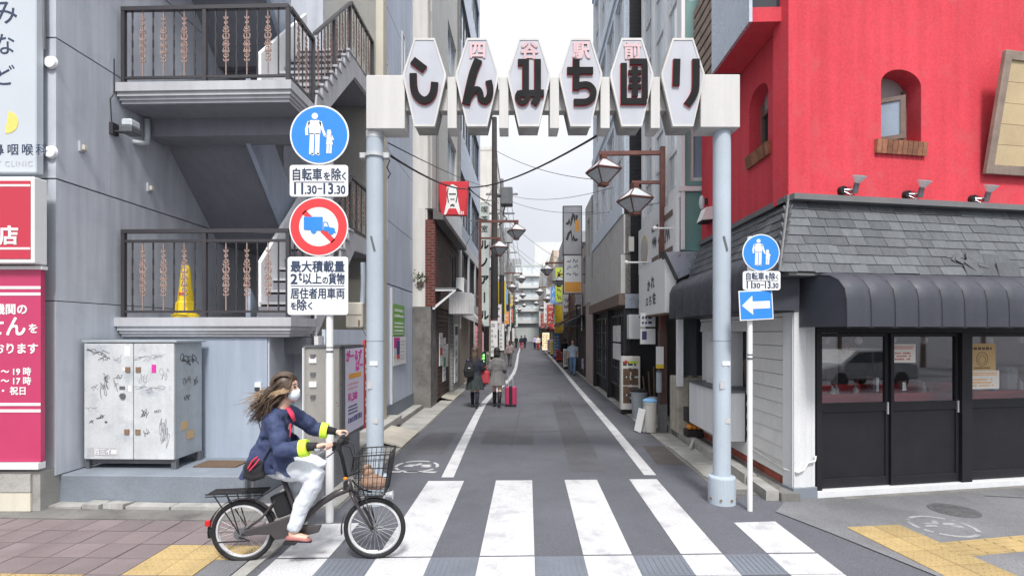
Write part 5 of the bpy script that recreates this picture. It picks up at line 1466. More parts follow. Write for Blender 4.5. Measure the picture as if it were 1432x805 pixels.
# left pole
PY = 5.38
lx = lambda px: (px - 716) / 716 * PY
lz = lambda py: z_at(py, PY)
lp = thing('sign_pole', 'white sign pole behind the cyclist with two round signs and two white plates', 'sign pole', (lx(459), PY + .045, 0))
part(MB().cyl((lx(459), PY + .045, 0), (lx(459), PY + .045, lz(160)), .036, None, 16).cyl((lx(459), PY + .045, 0), (lx(459), PY + .045, 1.72), .040, None, 16), 'pole', 'white_metal', lp)
part(MB().cyl((lx(459), PY + .045, 1.79), (lx(459), PY + .045, 1.81), .0375, None, 16).cyl((lx(459), PY + .045, 1.84), (lx(459), PY + .045, 1.85), .0375, None, 16), 'pole_band', 'steel_dark', lp)
def round_sign(par, cx_, cz_, r, kind, Y):
    sg = part(MB().disc(cx_, cz_, r, Y - .006, Y, 48), 'sign_disc', 'sign_white', par)
    part(MB().disc(cx_, cz_, r * .99, Y + .0005, Y + .012, 40).box(cx_ - .02, cx_ + .06, Y + .012, Y + .03, cz_ - .02, cz_ + .02), 'sign_back', 'sign_back', sg)
    m = MB()
    if kind == 'ped':
        part(m.disc(cx_, cz_, r * .945, Y - .0085, Y - .0062, 48), 'blue_field', 'sign_blue', sg)
        m = MB(); person_icon(m, cx_ - .15 * r, cz_ + .02 * r, r * 1.42, Y - .0088); part(m, 'pictogram', 'sign_white', sg)
    else:
        m.disc(cx_, cz_, r * .955, Y - .0085, Y - .0062, 48, r_in=r * .665)
        m.ribbon([(cx_ - r * .50, cz_ + r * .50), (cx_ - r * .12, cz_ + r * .12)], r * .17, Y - .0085, Y - .0062)
        m.ribbon([(cx_ + r * .12, cz_ - r * .12), (cx_ + r * .50, cz_ - r * .50)], r * .17, Y - .0085, Y - .0062)
        part(m, 'red_ring', 'sign_red', sg)
        k = r; q = lambda *pp: [(cx_ + a * k, Y - .0112, cz_ + b * k) for a, b in pp]
        m = MB().poly(q((-.50, .33), (.14, .33), (.14, -.08), (.14, -.14), (-.50, -.10)), (0, .0028, 0))
        m.poly(q((.16, .16), (.30, .16), (.36, -.02), (.54, -.05), (.56, -.17), (.60, -.22), (.50, -.20), (.16, -.14)), (0, .0028, 0))
        m.disc(cx_ - .17 * k, cz_ - .14 * k, .095 * k, Y - .0118, Y - .0084, 18).disc(cx_ + .42 * k, cz_ - .19 * k, .085 * k, Y - .0118, Y - .0084, 18)
        part(m, 'truck_pictogram', 'sign_blue', sg)
        part(MB().poly(q((.19, .12), (.27, .12), (.32, .0), (.19, .0)), (0, -.0012, 0)), 'truck_window', 'sign_white', sg)
    return sg
def plate_sign(par, x0, x1, z0, z1, Y, lines, navy='ink_navy'):
    pl = part(MB().poly(rounded(x0, x1, z0, z1, .03, Y - .006), (0, .006, 0)), 'sign_plate', 'sign_white', par)
    m = MB()
    for it in lines:
        if it[0] == 'bar': m.box(it[1], it[2], Y - .008, Y - .0062, it[3] - it[4] / 2, it[3] + it[4] / 2)
        elif it[0] == 'f':
            _, body, xa, xb, z, hgt, bold = it
            m.text(body, .1, 0, z, Y - .0062, .002, bold, fit=(xa, xb, hgt))
        else:
            _, body, size, x, z, bold, sx, al = it
            m.text(body, size, x, z, Y - .0062, .002, bold, al, sx)
    part(m, 'lettering', navy, pl)
    part(MB().box(x0 + .05, x1 - .05, Y + .0005, Y + .02, z0 + .05, z0 + .08), 'bracket', 'sign_back', pl)
    return pl
round_sign(lp, lx(447), lz(189), .31, 'ped', PY)
round_sign(lp, lx(446), lz(317), .31, 'truck', PY)
c_ = lx(446)
U = PY / 716
plate_sign(lp, lx(405.5), lx(487), lz(275), lz(231), PY,
           [('f', '自転車', lx(410), lx(450.5), lz(244), 17 * U, .004), ('f', 'を', lx(453), lx(462), lz(246.5), 11 * U, .003), ('f', '除', lx(464), lx(477), lz(244), 17 * U, .004), ('f', 'く', lx(478.5), lx(484), lz(246.5), 11 * U, .003),
            ('bar', lx(411), lx(482), lz(255), .008),
            ('f', '11', lx(412), lx(424), lz(264), 15 * U, .006), ('f', '.30', lx(427), lx(443), lz(265.5), 11.5 * U, .004), ('bar', lx(444.5), lx(451), lz(264), .013), ('f', '13', lx(453), lx(466), lz(264), 15 * U, .005), ('f', '.30', lx(468), lx(483), lz(265.5), 11.5 * U, .004)])
plate_sign(lp, lx(402.5), lx(487), lz(440), lz(359), PY,
           [('f', '最大積載量', lx(407), lx(482), lz(372.5), 15.5 * U, .004),
            ('f', '2', lx(407), lx(416), lz(390), 13.5 * U, .006), ('f', 't', lx(418), lx(422.5), lz(386.5), 11 * U, .004), ('f', '以上', lx(424), lx(450), lz(389.5), 15 * U, .004), ('f', 'の', lx(451.5), lx(459), lz(392), 9 * U, .003), ('f', '貨物', lx(460), lx(482), lz(389.5), 15.5 * U, .004),
            ('bar', lx(407), lx(482), lz(400), .008),
            ('f', '居住者用車両', lx(407), lx(482), lz(410), 15 * U, .004),
            ('f', 'を', lx(407), lx(415), lz(427.5), 10 * U, .003), ('f', '除', lx(416), lx(429), lz(426), 15.5 * U, .004), ('f', 'く', lx(431), lx(437), lz(427.5), 10 * U, .003)])
# right pole
PY2 = 5.72
rx = lambda px: (px - 716) / 716 * PY2
rz = lambda py: z_at(py, PY2)
rp = thing('sign_pole', 'thin white sign pole with small pedestrian disc and blue arrow at the red corner', 'sign pole', (rx(1051), PY2 + .04, 0))
part(MB().cyl((rx(1051), PY2 + .04, 0), (rx(1051), PY2 + .04, rz(330)), .028, None, 14), 'pole', 'white_metal', rp)
part(MB().cyl((rx(1051), PY2 + .04, rz(503)), (rx(1051), PY2 + .04, rz(500)), .0295, None, 14).cyl((rx(1051), PY2 + .04, rz(497)), (rx(1051), PY2 + .04, rz(495)), .0295, None, 14), 'pole_band', 'steel_dark', rp)
round_sign(rp, rx(1064), rz(353.5), .208, 'ped', PY2)
U = PY2 / 716
plate_sign(rp, rx(1038.5), rx(1091), rz(405.5), rz(379), PY2,
           [('f', '自転車', rx(1043), rx(1068), rz(386), 10.5 * U, .0025), ('f', 'を', rx(1069.5), rx(1074.5), rz(387.5), 6.5 * U, .002), ('f', '除', rx(1075.5), rx(1083.5), rz(386), 10.5 * U, .0025), ('f', 'く', rx(1084.5), rx(1088), rz(387.5), 6.5 * U, .002),
            ('bar', rx(1043), rx(1088), rz(392.6), .005),
            ('f', '11', rx(1044), rx(1051.5), rz(398.3), 9.5 * U, .004), ('f', '30', rx(1053), rx(1062.5), rz(399.2), 7 * U, .003), ('bar', rx(1063.5), rx(1068), rz(398.3), .009), ('f', '13', rx(1069.5), rx(1077), rz(398.3), 9.5 * U, .004), ('f', '.30', rx(1078), rx(1088), rz(399.2), 7 * U, .003)])
Wa = T((rx(1056.5), PY2 - .01, rz(426.5))) @ RY(-3) @ RZ(10)
aw = part(MB(Wa).box(-.208, .208, -.004, 0, -.165, .165), 'arrow_plate', 'sign_white', rp)
part(MB(Wa).box(-.196, .196, -.0062, -.0042, -.153, .153), 'blue_field', 'sign_blue', aw)
part(MB(Wa).poly([(x * .205, -.0064, z * .205) for x, z in ((-.86, 0), (-.22, .52), (-.22, .20), (.82, .20), (.82, -.20), (-.22, -.20), (-.22, -.52))], (0, -.002, 0)), 'arrow', 'sign_white', aw)
part(MB(Wa).box(-.15, .15, .0005, .02, .05, .08), 'bracket', 'sign_back', aw)
# meter box and conduit beside the left gate post
Wm = T(((498 - 716) / 716 * 6.15, 6.12, 2.06))
o = thing('meter_box', 'beige meter box strapped beside the left gate post with grey conduit', 'box', M=Wm)
part(MB(Wm).box(-.10, .10, -.05, .07, 0, .30), 'case', 'beige_box', o, bevel=.012)
part(MB(Wm).box(-.09, .09, -.056, -.05, .15, .155).box(.05, .07, -.06, -.05, .02, .09), 'case_seam', 'rust', o)
part(MB(Wm).tube([(.08, .02, .28), (.09, .02, .55), (.085, .02, .78)], .03, 10), 'conduit', 'gate_post', o)
part(MB(Wm).tube([(.08, 0, 0), (.13, 0, -.1), (.16, -.02, -.12), (.17, -.03, .2), (.13, -.03, .45), (.15, -.02, .3), (.18, -.03, -.15)], .007), 'cable', 'pole_concrete', o)

# ================================================================== ALLEY, LEFT SIDE
def tower(name, label, side, l, s0, s1, h, wmat, rows, ncol, ww, fmat='frame_alu', gmat='window_dark', z_first=4.2, wh=1.5, pitch=3.2, mull=1, back=7.0, ground='shop_dark', gh=3.2, parapet=None, face_cols=0):
    """A house front on the alley: side -1 left, +1 right; windows recessed in real openings."""
    o = thing(name, label, 'building', S @ Vector((l + side * 3, (s0 + s1) / 2, 0)), -1.76)
    Wd = s1 - s0
    M = WL(l, s0, 0) if side < 0 else WR(l, s1, 0)
    m = MB()
    rws = [(z_first + pitch * i, z_first + pitch * i + wh) for i in range(rows) if z_first + pitch * i + wh < h - .3]
    grid_face(o, m, M @ T((0, 0, gh)), Wd, h - gh, spread(.2, Wd - .2, ncol, ww), [(a - gh, b - gh) for a, b in rws], fmat, gmat, mull)
    b0, b1 = (l - back, l - .13) if side < 0 else (l + .13, l + back)
    m.box(b0, b1, s0 + .14, s1, gh, h - .02, S)
    Mf_ = WF(min(b0, l), s0, gh)
    if face_cols:
        grid_face(o, m, Mf_, abs(b0 - l), h - gh, spread(.4, abs(b0 - l) - .4, face_cols, 1.1), [(a - gh, b - gh) for a, b in rws], fmat, gmat, 1)
    else:
        m.box(0, abs(b0 - l), 0, .13, 0, h - gh - .01, Mf_)
    part(m, 'wall', wmat, o)
    part(MB(S).box(b0, l - side * -.02, s0 + .02, s1 - .02, 0, gh - .002), 'ground_floor', ground, o)
    if parapet: part(MB(S).box(min(b0, l - side * .06), max(b1, l - side * .06), s0 - .03, s1 - .01, h, h + .25), 'parapet', parapet, o)
    return o
# tall cream house over a brick clad shop
cr = thing('cream_building', 'tall cream building over a dark brick shop front behind the gate', 'building', S @ Vector((-4, 16, 0)), -1.76)
m = MB(); a0, a1 = 13.52, 18.6
Mw = WL(-2.54, a0, 5.3)
grid_face(cr, m, Mw, a1 - a0, 13.5, [(2.7, 4.6)], [(1.8, 3.15), (5.2, 6.7), (8.6, 10.1), (11.6, 13)], 'frame_alu', 'window_blue', 1)
m.box(-9, -2.67, a0 + .02, a1, 5.0, 18.8, S).box(-3.2, -2.545, a0, a0 + .018, 5.3, 18.8, S)
part(m, 'upper_wall', 'cream_wall', cr)
part(MB(S).box(-3.09, -2.72, 13.50, 13.60, 0, 5.3), 'end_strip', 'cream_wall', cr)
part(MB(S).cyl((-2.50, a1 - .05, 5.2), (-2.50, a1 - .05, 18), .07, None, 8).cyl((-2.50, a0 + .6, 5.3), (-2.50, a0 + .6, 9.5), .03, None, 8), 'rain_pipe', 'pole_concrete', cr)
part(MB(S).box(-2.72, -2.46, 13.53, 13.80, 2.7, 5.0), 'brick_pier', 'brick_wall', cr)
m = MB()
wall_grid(m, WL(-2.50, 13.8, 2.7), 4.7, 2.2, [(2.6, 4.0)], [(.55, 1.95)], .12)
part(m, 'brick_front', 'brick_dark', cr)
window(cr, WL(-2.56, 16.4, 3.25), 1.4, 1.4, 'pole_concrete', 'window_dark', 1)
part(MB(S).poly([(-2.5, 13.45, 5.0), (-2.22, 13.45, 4.98), (-2.22, 13.45, 5.10), (-2.5, 13.45, 5.30)], (0, 5.1, 0)), 'cornice', 'far_dark', cr)
part(MB(S).box(-2.60, -2.36, 14.6, 18.3, 5.31, 6.05), 'blank_sign_panel', 'sign_white', cr)
part(MB(S).box(-3.04, -2.56, 13.44, 14.3, 0, 2.69), 'pier', 'concrete_dark', cr)
m = MB(S)
for i in range(20): m.box(-2.60, -2.53, 14.3, 16.3, .12 + .128 * i, .12 + .128 * i + .115)
part(m, 'slatted_shutter', 'brick_dark', cr)
part(MB(S).box(-4, -2.61, 14.3, 18.5, 0, 2.69), 'shop_core', 'shop_dark', cr)
part(MB(S).box(-2.66, -2.62, 16.35, 17.0, .1, 2.3), 'door', 'door_brown', cr)
part(MB(S).box(-2.68, -2.50, 17.05, 18.5, 0, 2.6), 'tiled_wall', 'tile_white', cr)
part(MB(S).box(-2.62, -2.58, 14.35, 14.42, .0, 2.7).box(-2.62, -2.50, 16.25, 16.33, 0, 2.7), 'post', 'steel_dark', cr)
bw_ = WL(-2.53, 13.55, 2.62)
o = thing('bracket_shelf', 'white triangular bracket shelf on the wall end above the posters', 'bracket', M=bw_)
part(MB(bw_).box(0, .06, -.06, 0, 0, .55).box(0, .06, -.62, -.06, .49, .55).poly([(0, -.06, .02), (0, -.06, .10), (0, -.55, .49), (0, -.62, .49)], (.05, 0, 0)), 'frame', 'white_metal', o)
part(MB(bw_).box(-.02, 1.1, -.66, 0, .551, .575), 'shelf', 'pole_concrete', o)
for (s_, z, w, h, mt, lab, sd) in ((14.5, 1.05, .52, .95, 'print_white', 'white notice with a red block on the slatted shutter', 4), (15.1, .55, .5, 1.3, 'print_white', 'taller white notice with a green block on the slatted shutter', 6), (15.75, .95, .3, .7, 'paper', 'narrow pale notice furthest along the slatted shutter', 8)):
    Wn = WL(-2.525, s_, z)
    o = thing('wall_notice', lab, 'notice', M=Wn)
    part(MB(Wn).box(0, w, -.02, 0, 0, h), 'board', mt, o)
    m = MB(Wn); marks(m, .05, w - .04, h * .1, h * .9, -.0205, rows=7, seed=sd, dens=.7); part(m, 'print', 'print_grey', o)
    if sd < 8: part(MB(Wn).box(.06, w - .08, -.026, -.0235, h * .32, h * .55), 'coloured_block', 'print_red' if sd == 4 else 'print_green', o)
# ribbed white canopy over the entrance
cn = thing('ribbed_canopy', 'rounded white ribbed metal canopy over the dark entrance', 'canopy', S @ Vector((-2.3, 16.9, 2.55)), -1.76)
pts = [(-2.5, 16.15), (-2.05, 16.17), (-1.9, 16.25), (-1.82, 16.45), (-1.80, 17.0), (-1.83, 17.35), (-1.95, 17.5), (-2.5, 17.55)]
part(MB(S).poly([(a, b, 2.60) for a, b in pts], (0, 0, .68)), 'shell', 'white_metal', cn)
m = MB(S)
for (a, b), (c, d) in zip(pts[:-1], pts[1:]):
    ln = math.hypot(c - a, d - b); k = max(1, int(ln / .08))
    for i in range(k):
        t = (i + .5) / k; x, y = a + (c - a) * t, b + (d - b) * t; m.cyl((x, y, 2.602), (x, y, 3.27), .018, None, 5)
part(m, 'rib', 'white_metal', cn)
Wt_ = WL(-2.495, 17.25, .3)
o = thing('vertical_sign', 'white vertical sign with dark brush characters on the tiled wall', 'sign', M=Wt_)
part(MB(Wt_).box(0, .8, -.03, 0, 0, 2.0), 'board', 'print_white', o)
m = MB(Wt_)
m.box(.1, .7, -.034, -.0305, 1.62, 1.92); q = random.Random(2)
for i in range(4): scribble(m, .2, 1.22 - .34 * i, .36, .26, -.031, None, 8, 90 + i, .04)
part(m, 'brush_marks', 'print_dark', o)
# red hanging sign on the cream house (portrait left out)
Wk_ = WF(-2.57, 14.3, 5.28)
kf = thing('red_projecting_sign', 'red tapered projecting sign with a white and black emblem on the cream building', 'sign', M=Wk_)
part(MB(Wk_).poly([(.0, 0, .96), (.92, 0, .96), (.86, 0, .0), (.14, 0, .02)], (0, .14, 0)), 'panel', 'kfc_red', kf, bevel=.01)
part(MB(Wk_).poly([(.22, -.004, .03), (.70, -.004, .03), (.62, -.004, .40), (.60, -.004, .80), (.46, -.004, .88), (.30, -.004, .80), (.30, -.004, .40)], (0, .0035, 0)), 'white_field', 'print_white', kf)
m = MB(Wk_).box(.36, .56, -.008, -.0045, .58, .62).box(.40, .52, -.008, -.0045, .44, .47).poly([(.40, -.008, .30), (.46, -.008, .33), (.52, -.008, .30), (.52, -.008, .24), (.46, -.008, .27), (.40, -.008, .24)], (0, .0035, 0)).ribbon([(.34, .78), (.31, .60), (.35, .36)], .03, -.008, -.0045).ribbon([(.58, .78), (.61, .60), (.56, .36)], .03, -.008, -.0045)
part(m, 'dark_strokes', 'print_dark', kf)
m = MB(Wk_).poly([(.28, -.012, .03), (.64, -.012, .03), (.56, -.012, .20), (.36, -.012, .20)], (0, .0032, 0))
part(m, 'red_field', 'kfc_red', kf)
part(MB(Wk_).box(.66, .69, -.004, -.001, .03, .12).box(.71, .735, -.004, -.001, .03, .12).box(.755, .775, -.004, -.001, .03, .12), 'white_bars', 'print_white', kf)
part(MB(Wk_).box(-.15, .1, .05, .10, .2, .26).box(-.15, .1, .05, .10, .7, .76), 'arm', 'steel_dark', kf)

tl = thing('blue_tiled_building', 'tall pale blue tiled building with banded dark windows beyond the cream one', 'building', S @ Vector((-4, 23, 0)), -1.76)
m = MB(); b0, b1 = 18.7, 27.3
Mw = WL(-2.54, b0, 5.6)
grid_face(tl, m, Mw, b1 - b0, 17, [(.5, 4.2), (4.5, 8.1)], [(.6 + 3.5 * i, 2.6 + 3.5 * i) for i in range(5)], 'frame_dark', 'window_blue', 3)
m.box(-9, -2.67, b0 + .02, b1, 5.6, 22.6, S)
m.box(-6.4, -2.55, b0, b0 + .018, 5.6, 22.6, S)
part(m, 'wall', 'blue_tile', tl)
m = MB()
grid_face(tl, m, WL(-2.46, b0, 2.9), b1 - b0, 2.68, [(.4, 2.6), (3.0, 5.2), (5.6, 8.0)], [(.35, 2.3)], 'frame_dark', 'window_dark', 2)
part(m, 'first_floor_front', 'siding_white', tl)
part(MB(S).box(-6, -2.50, b0 + .01, 22, .0, 2.88), 'ground_floor', 'tan_wall', tl)
part(MB(S).box(-6, -2.55, 22.01, b1, .0, 2.88), 'ground_floor', 'shop_dark', tl)
part(MB(S).poly([(-2.45, 19.2, 3.0), (-1.9, 19.2, 2.5), (-1.85, 19.2, 2.35), (-2.45, 19.2, 2.6)], (0, 2.6, 0)), 'striped_awning', 'print_grey', tl)

tower('low_shop_house', 'low grey shop house past the left utility pole', -1, -2.5, 27.4, 33.4, 7.6, 'far_white', 2, 2, 1.6, z_first=4, parapet='far_grey')
tower('brick_shop_house', 'narrow dark shop house with tall windows on the left of the alley', -1, -2.45, 33.5, 39.6, 9.4, 'pinkish_wall', 2, 2, 1.7, z_first=4, ground='tan_wall')
tower('cream_tower', 'cream apartment tower rising above the low shops on the left', -1, -2.6, 39.8, 52, 16.2, 'cream_wall', 5, 4, 1.5, parapet='cream_wall', face_cols=2, back=6)
tower('grey_office_house', 'grey office house beyond the cream apartment tower', -1, -2.6, 52.2, 63, 12.4, 'far_grey', 3, 4, 1.6, face_cols=2)
tower('white_shop_house', 'white shop house far down the left of the alley', -1, -2.6, 63.2, 76, 10.6, 'far_white', 3, 4, 1.6)
tower('tan_shop_house', 'tan shop house far down the left of the alley', -1, -2.7, 76.2, 92, 11.6, 'tan_wall', 3, 4, 1.8)
tower('far_grey_house', 'last grey house on the left before the end of the alley', -1, -2.7, 92.2, 112, 13, 'far_grey', 3, 4, 2)

# ================================================================== ALLEY, RIGHT SIDE
te = thing('teal_building', 'white and teal building with tall windows right after the red one', 'building', S @ Vector((4.5, 11.3, 0)), -1.76)
m = MB()
Mr = WR(2.86, 13.0, 4.55)
grid_face(te, m, Mr, 3.32, 12.6, [(.12, 1.05), (1.17, 2.1), (2.22, 3.08)], [(.25, 2.7), (3.1, 5.9), (6.3, 9.1), (9.5, 12.2)], 'white_metal', 'window_pale', 0, 2, fr=.07)
m.box(2.99, 8, 9.86, 13, 3.55, 17.1, S)
part(m, 'wall', 'white_paint', te)
m = MB()
grid_face(te, m, WF(2.93, 9.66, 4.75), 3.0, 12.3, [(.10, 1.05)], [(.08, 1.55), (3.45, 5.6)], 'white_metal', 'window_blue', 0, 0, fr=.08)
part(m, 'end_wall', 'teal', te)
part(MB(S).box(2.86, 2.925, 9.62, 9.68, 3.55, 17.1), 'corner_strip', 'white_paint', te)
part(MB(S).box(2.92, 3.4, 9.655, 9.8, 3.53, 4.62), 'end_panel', 'teal', te)
part(MB(S).box(2.80, 3.42, 9.60, 9.70, 4.63, 4.72), 'ledge', 'white_metal', te)
part(MB(S).box(2.78, 2.85, 9.7, 12.95, 3.45, 4.54), 'sign_band', 'sign_white', te)
Wbs = WR(2.775, 12.9, 3.45)
m = MB(Wbs)
m.box(1.35, 1.9, -.004, 0, .78, .87).box(2.2, 3.0, -.004, 0, .80, .92).box(1.35, 1.9, -.004, 0, .12, .21).box(2.2, 3.0, -.004, 0, .12, .22)
part(m, 'brown_bar', 'frame_brown', te)
m = MB(Wbs)
for i in range(3): scribble(m, 1.4 + .52 * i, .30, .34, .40, -.001, None, 9, 60 + i, .05)
part(m, 'brush_marks', 'print_dark', te)
part(MB(Wbs).disc(.62, .52, .34, -.01, 0, 28), 'round_badge', 'wood_tan', te)
part(MB(Wbs).disc(.62, .52, .26, -.014, -.0105, 24), 'badge_centre', 'print_grey', te)
part(MB(S).poly([(2.56, 9.62, 3.50), (3.18, 9.62, 3.52), (3.06, 9.62, 3.12), (2.80, 9.62, 3.0)], (0, .25, 0)), 'metal_hood', 'silver_sheet', te)
part(MB(S).poly([(2.52, 9.60, 3.52), (2.55, 9.60, 3.53), (2.80, 9.60, 3.0), (2.77, 9.60, 2.99)], (0, .3, 0)), 'hood_edge', 'frame_dark', te)
# its ground floor: dark opening with white posts
part(MB(S).box(3.4, 8, 9.62, 13.0, 0, 3.4), 'ground_floor', 'shop_dark', te)
part(MB(S).box(2.9, 3.39, 9.66, 9.78, 1.2, 2.35), 'shop_pane', 'window_dark', te)
part(MB(S).box(2.80, 2.9, 9.64, 9.76, 1.0, 2.42), 'shop_post', 'white_paint', te)
part(MB(S).box(3.28, 3.36, 9.55, 9.65, .9, 2.3), 'green_post', 'teal', te)
part(MB(S).box(2.8, 3.4, 9.62, 9.8, 2.30, 2.50), 'shop_head', 'steel_dark', te)
# white wedge sign over the pavement
ws = thing('white_awning_sign', 'white wedge shaped sign with black brush characters hung behind the brown lamp post', 'sign', S @ Vector((2.7, 10.8, 2.36)), -1.76)
part(MB(S).poly([(2.58, 9.72, 2.38), (2.58, 9.72, 3.44), (2.62, 9.72, 3.44), (2.80, 9.72, 3.02), (2.72, 9.72, 2.38)], (0, 2.25, 0)), 'box', 'old_white' if False else 'sign_white', ws)
Wws = WR(2.578, 11.95, 2.38)
part(MB(Wws).text('か', .26, .95, .62, -.001, .003, .006).text('れ', .30, 1.30, .66, -.001, .003, .006).text('ロ', .22, .80, .28, -.001, .003, .006).text('ち', .24, 1.10, .30, -.001, .003, .006).text('佐', .26, 1.42, .32, -.001, .003, .006), 'lettering', 'print_dark', ws)
part(MB(S).box(2.57, 2.75, 9.72, 11.97, 2.345, 2.375), 'lower_rail', 'wood_brown', ws)
m = MB(S).cyl((2.3, 11.9, 3.62), (2.8, 11.9, 3.62), .022, None, 8).ball((2.28, 11.9, 3.62), .05)
m.cyl((2.45, 9.9, 4.0), (3.0, 9.9, 4.0), .018, None, 8).ball((3.0, 9.9, 4.0), .045).ball((2.44, 9.9, 4.0), .045)
part(m, 'spot_arm', 'white_metal', ws)
# black tiled and pale blue glazed building
bl = thing('black_blue_building', 'tall building with a black tiled end and pale blue glazed alley front', 'building', S @ Vector((5, 16, 0)), -1.76)
part(MB(S).box(2.47, 9, 13.05, 13.4, 2.9, 20), 'tiled_end', 'black_tile', bl)
m = MB()
grid_face(bl, m, WR(2.45, 19.3, 5.35), 6.25, 16, [(.35, 1.6), (1.85, 3.1), (3.35, 4.6), (4.85, 5.95)], [(.25 + 3.1 * i, 2.5 + 3.1 * i) for i in range(5)], 'white_metal', 'window_pale', 1, 1)
m.box(2.58, 9, 13.41, 19.3, 4.0, 21, S)
part(m, 'wall', 'blue_wall', bl)
m = MB(S)
for i in range(5): m.box(2.40, 2.449, 13.1, 19.3, 5.02 + 3.1 * i, 5.30 + 3.1 * i)
part(m, 'floor_band', 'blue_wall', bl)
part(MB(S).box(2.43, 2.6, 13.05, 19.3, 4.0, 5.0), 'stone_band', 'band_stone', bl)
part(MB(S).box(2.36, 2.6, 13.05, 19.35, 3.0, 3.98), 'brown_band', 'band_stone', bl)
part(MB(S).box(2.30, 2.6, 13.02, 19.4, 2.70, 2.99), 'canopy_band', 'frame_brown', bl)
part(MB(S).box(2.46, 2.9, 13.0, 13.04, 2.62, 2.98), 'end_plate', 'silver_sheet', bl)
part(MB(S).box(2.62, 9, 13.05, 19.3, 0, 2.69), 'ground_floor', 'black_wall', bl)
part(MB(S).box(2.45, 2.61, 13.05, 13.25, 0, 2.69).box(2.45, 2.61, 15.8, 15.95, 0, 2.69).box(2.45, 2.61, 19.1, 19.3, 0, 2.69), 'pier', 'black_wall', bl)
for (a, w) in ((13.4, 1.1), (14.6, 1.1), (16.1, 1.4), (17.6, 1.4)):
    window(bl, WR(2.55, a + w, .5), w, 2.0, 'frame_dark', 'window_dark', 1, 3)
for k, (s_, z) in enumerate(((14.0, 1.75), (14.0, 1.25), (14.62, 1.75), (14.62, 1.25))):
    part(MB(S).box(2.50, 2.53, s_, s_ + .5, z, z + .45), 'menu_sheet', 'print_white', bl)
part(MB(S).box(2.55, 2.68, 13.0, 13.06, 4.05, 4.42), 'wall_box', 'cream_wall', bl)
part(MB(S).box(2.5, 2.9, 12.7, 13.0, 1.85, 2.45), 'pale_box_sign', 'sign_white', bl)

tower('narrow_cream_house', 'narrow cream house past the blue glazed building on the right', 1, 2.42, 19.4, 21.6, 7.2, 'cream_wall', 1, 1, .8, ground='pinkish_wall', z_first=5)
tower('pinkish_house', 'pinkish rendered house behind the tall hanging sign on the right', 1, 2.55, 21.7, 26.5, 5.9, 'pinkish_wall', 1, 2, 1.0, wh=1.2)
tower('dark_wooden_house', 'dark brown wooden house on the right of the alley', 1, 2.5, 26.6, 33, 6.4, 'wood_brown', 1, 3, 1.0, wh=1.3, parapet='far_dark')
tower('grey_bar_house', 'grey house with small bars on the right of the alley', 1, 2.5, 33.1, 41, 8.6, 'far_grey', 2, 3, 1.4)
tower('white_bar_house', 'white house with bars further on the right', 1, 2.5, 41.2, 52, 8.2, 'far_white', 2, 4, 1.4)
tower('tan_bar_house', 'tan house further on the right beyond the yellow signs', 1, 2.5, 52.2, 66, 10.4, 'tan_wall', 3, 4, 1.6)
tower('pale_bar_house', 'pale house far down the right of the alley', 1, 2.5, 66.2, 84, 11.5, 'far_white', 3, 5, 1.6)
tower('far_tan_house', 'last tan house on the right before the end of the alley', 1, 2.4, 84.2, 112, 13.5, 'cream_wall', 3, 6, 1.8)
# the building that closes the view
en = thing('end_building', 'pale many storeyed building with white balcony bands closing the far end', 'building', S @ Vector((0, 120, 0)), -1.76)
m = MB()
grid_face(en, m, WF(-14, 116, 4.2), 30, 13.2, spread(.5, 29.5, 12, 1.9), [(.6 + 2.65 * i, 2.2 + 2.65 * i) for i in range(5)], 'frame_alu', 'window_pale', 1, fr=.1)
m.box(-14, 16, 116.15, 128, 0, 17.3, S)
part(m, 'wall', 'far_green', en)
m = MB(S)
for i in range(5): m.box(-14, 16, 115.2, 115.99, 4.1 + 2.65 * i, 4.75 + 2.65 * i)
part(m, 'balcony_band', 'far_white', en)
part(MB(S).box(-14, 16, 115.9, 116.1, 0, 4.09), 'ground_floor', 'far_green', en)
part(MB(S).box(1.5, 8, 116.2, 126, 17.31, 22.5), 'penthouse', 'far_white', en)
part(MB(S).box(-5, -1.5, 117, 122, 17.31, 18.9), 'roof_hut', 'far_grey', en)
o = thing('distant_tower', 'pale distant apartment block rising behind the end of the alley', 'building', S @ Vector((9, 150, 0)), -1.76)
m = MB(); grid_face(o, m, WF(3.2, 150, 3), 8, 25, spread(.5, 7.5, 3, 1.4), [(1 + 3.1 * i, 2.5 + 3.1 * i) for i in range(7)], 'frame_alu', 'window_pale', 1, fr=.1)
m.box(3.2, 11.2, 150.15, 160, 0, 28, S); part(m, 'wall', 'far_white', o)

# ================================================================== SIGNS ALONG THE ALLEY
def hang_sign(name, label, l0, l1, s_, z0, z1, mat, d=.16, fr='frame_alu'):
    W = WF(l0, s_, z0); w, h = l1 - l0, z1 - z0
    o = thing(name, label, 'sign', M=W)
    part(MB(W).box(0, w, 0, d, 0, h), 'box', mat, o)
    t = min(.03, w * .05)
    part(MB(W).box(-t, 0, -.01, d + .01, -t, h + t).box(w, w + t, -.01, d + .01, -t, h + t).box(0, w, -.01, d + .01, -t, 0).box(0, w, -.01, d + .01, h, h + t), 'frame', fr, o)
    return o, W, w, h
def wall_arm(o, W, x0, x1, z):
    part(MB(W).box(x0, x1, .05, .09, z, z + .05), 'arm', 'steel_dark', o)
o, W, w, h = hang_sign('vertical_shop_sign', 'tall white vertical sign with black characters beside the left utility pole', -2.00, -1.64, 21.5, 2.3, 7.45, 'sign_aged')
m = MB(W)
for i, ch in enumerate('喫茶室'): m.text(ch, .30, w / 2, h - .28 - .40 * i, -.001, .004, .006)
for i, ch in enumerate('ルノアール'): m.text('丨' if ch == 'ー' else ch, .44, w / 2, h - 1.75 - .74 * i, -.001, .004, .03, sx=.85)
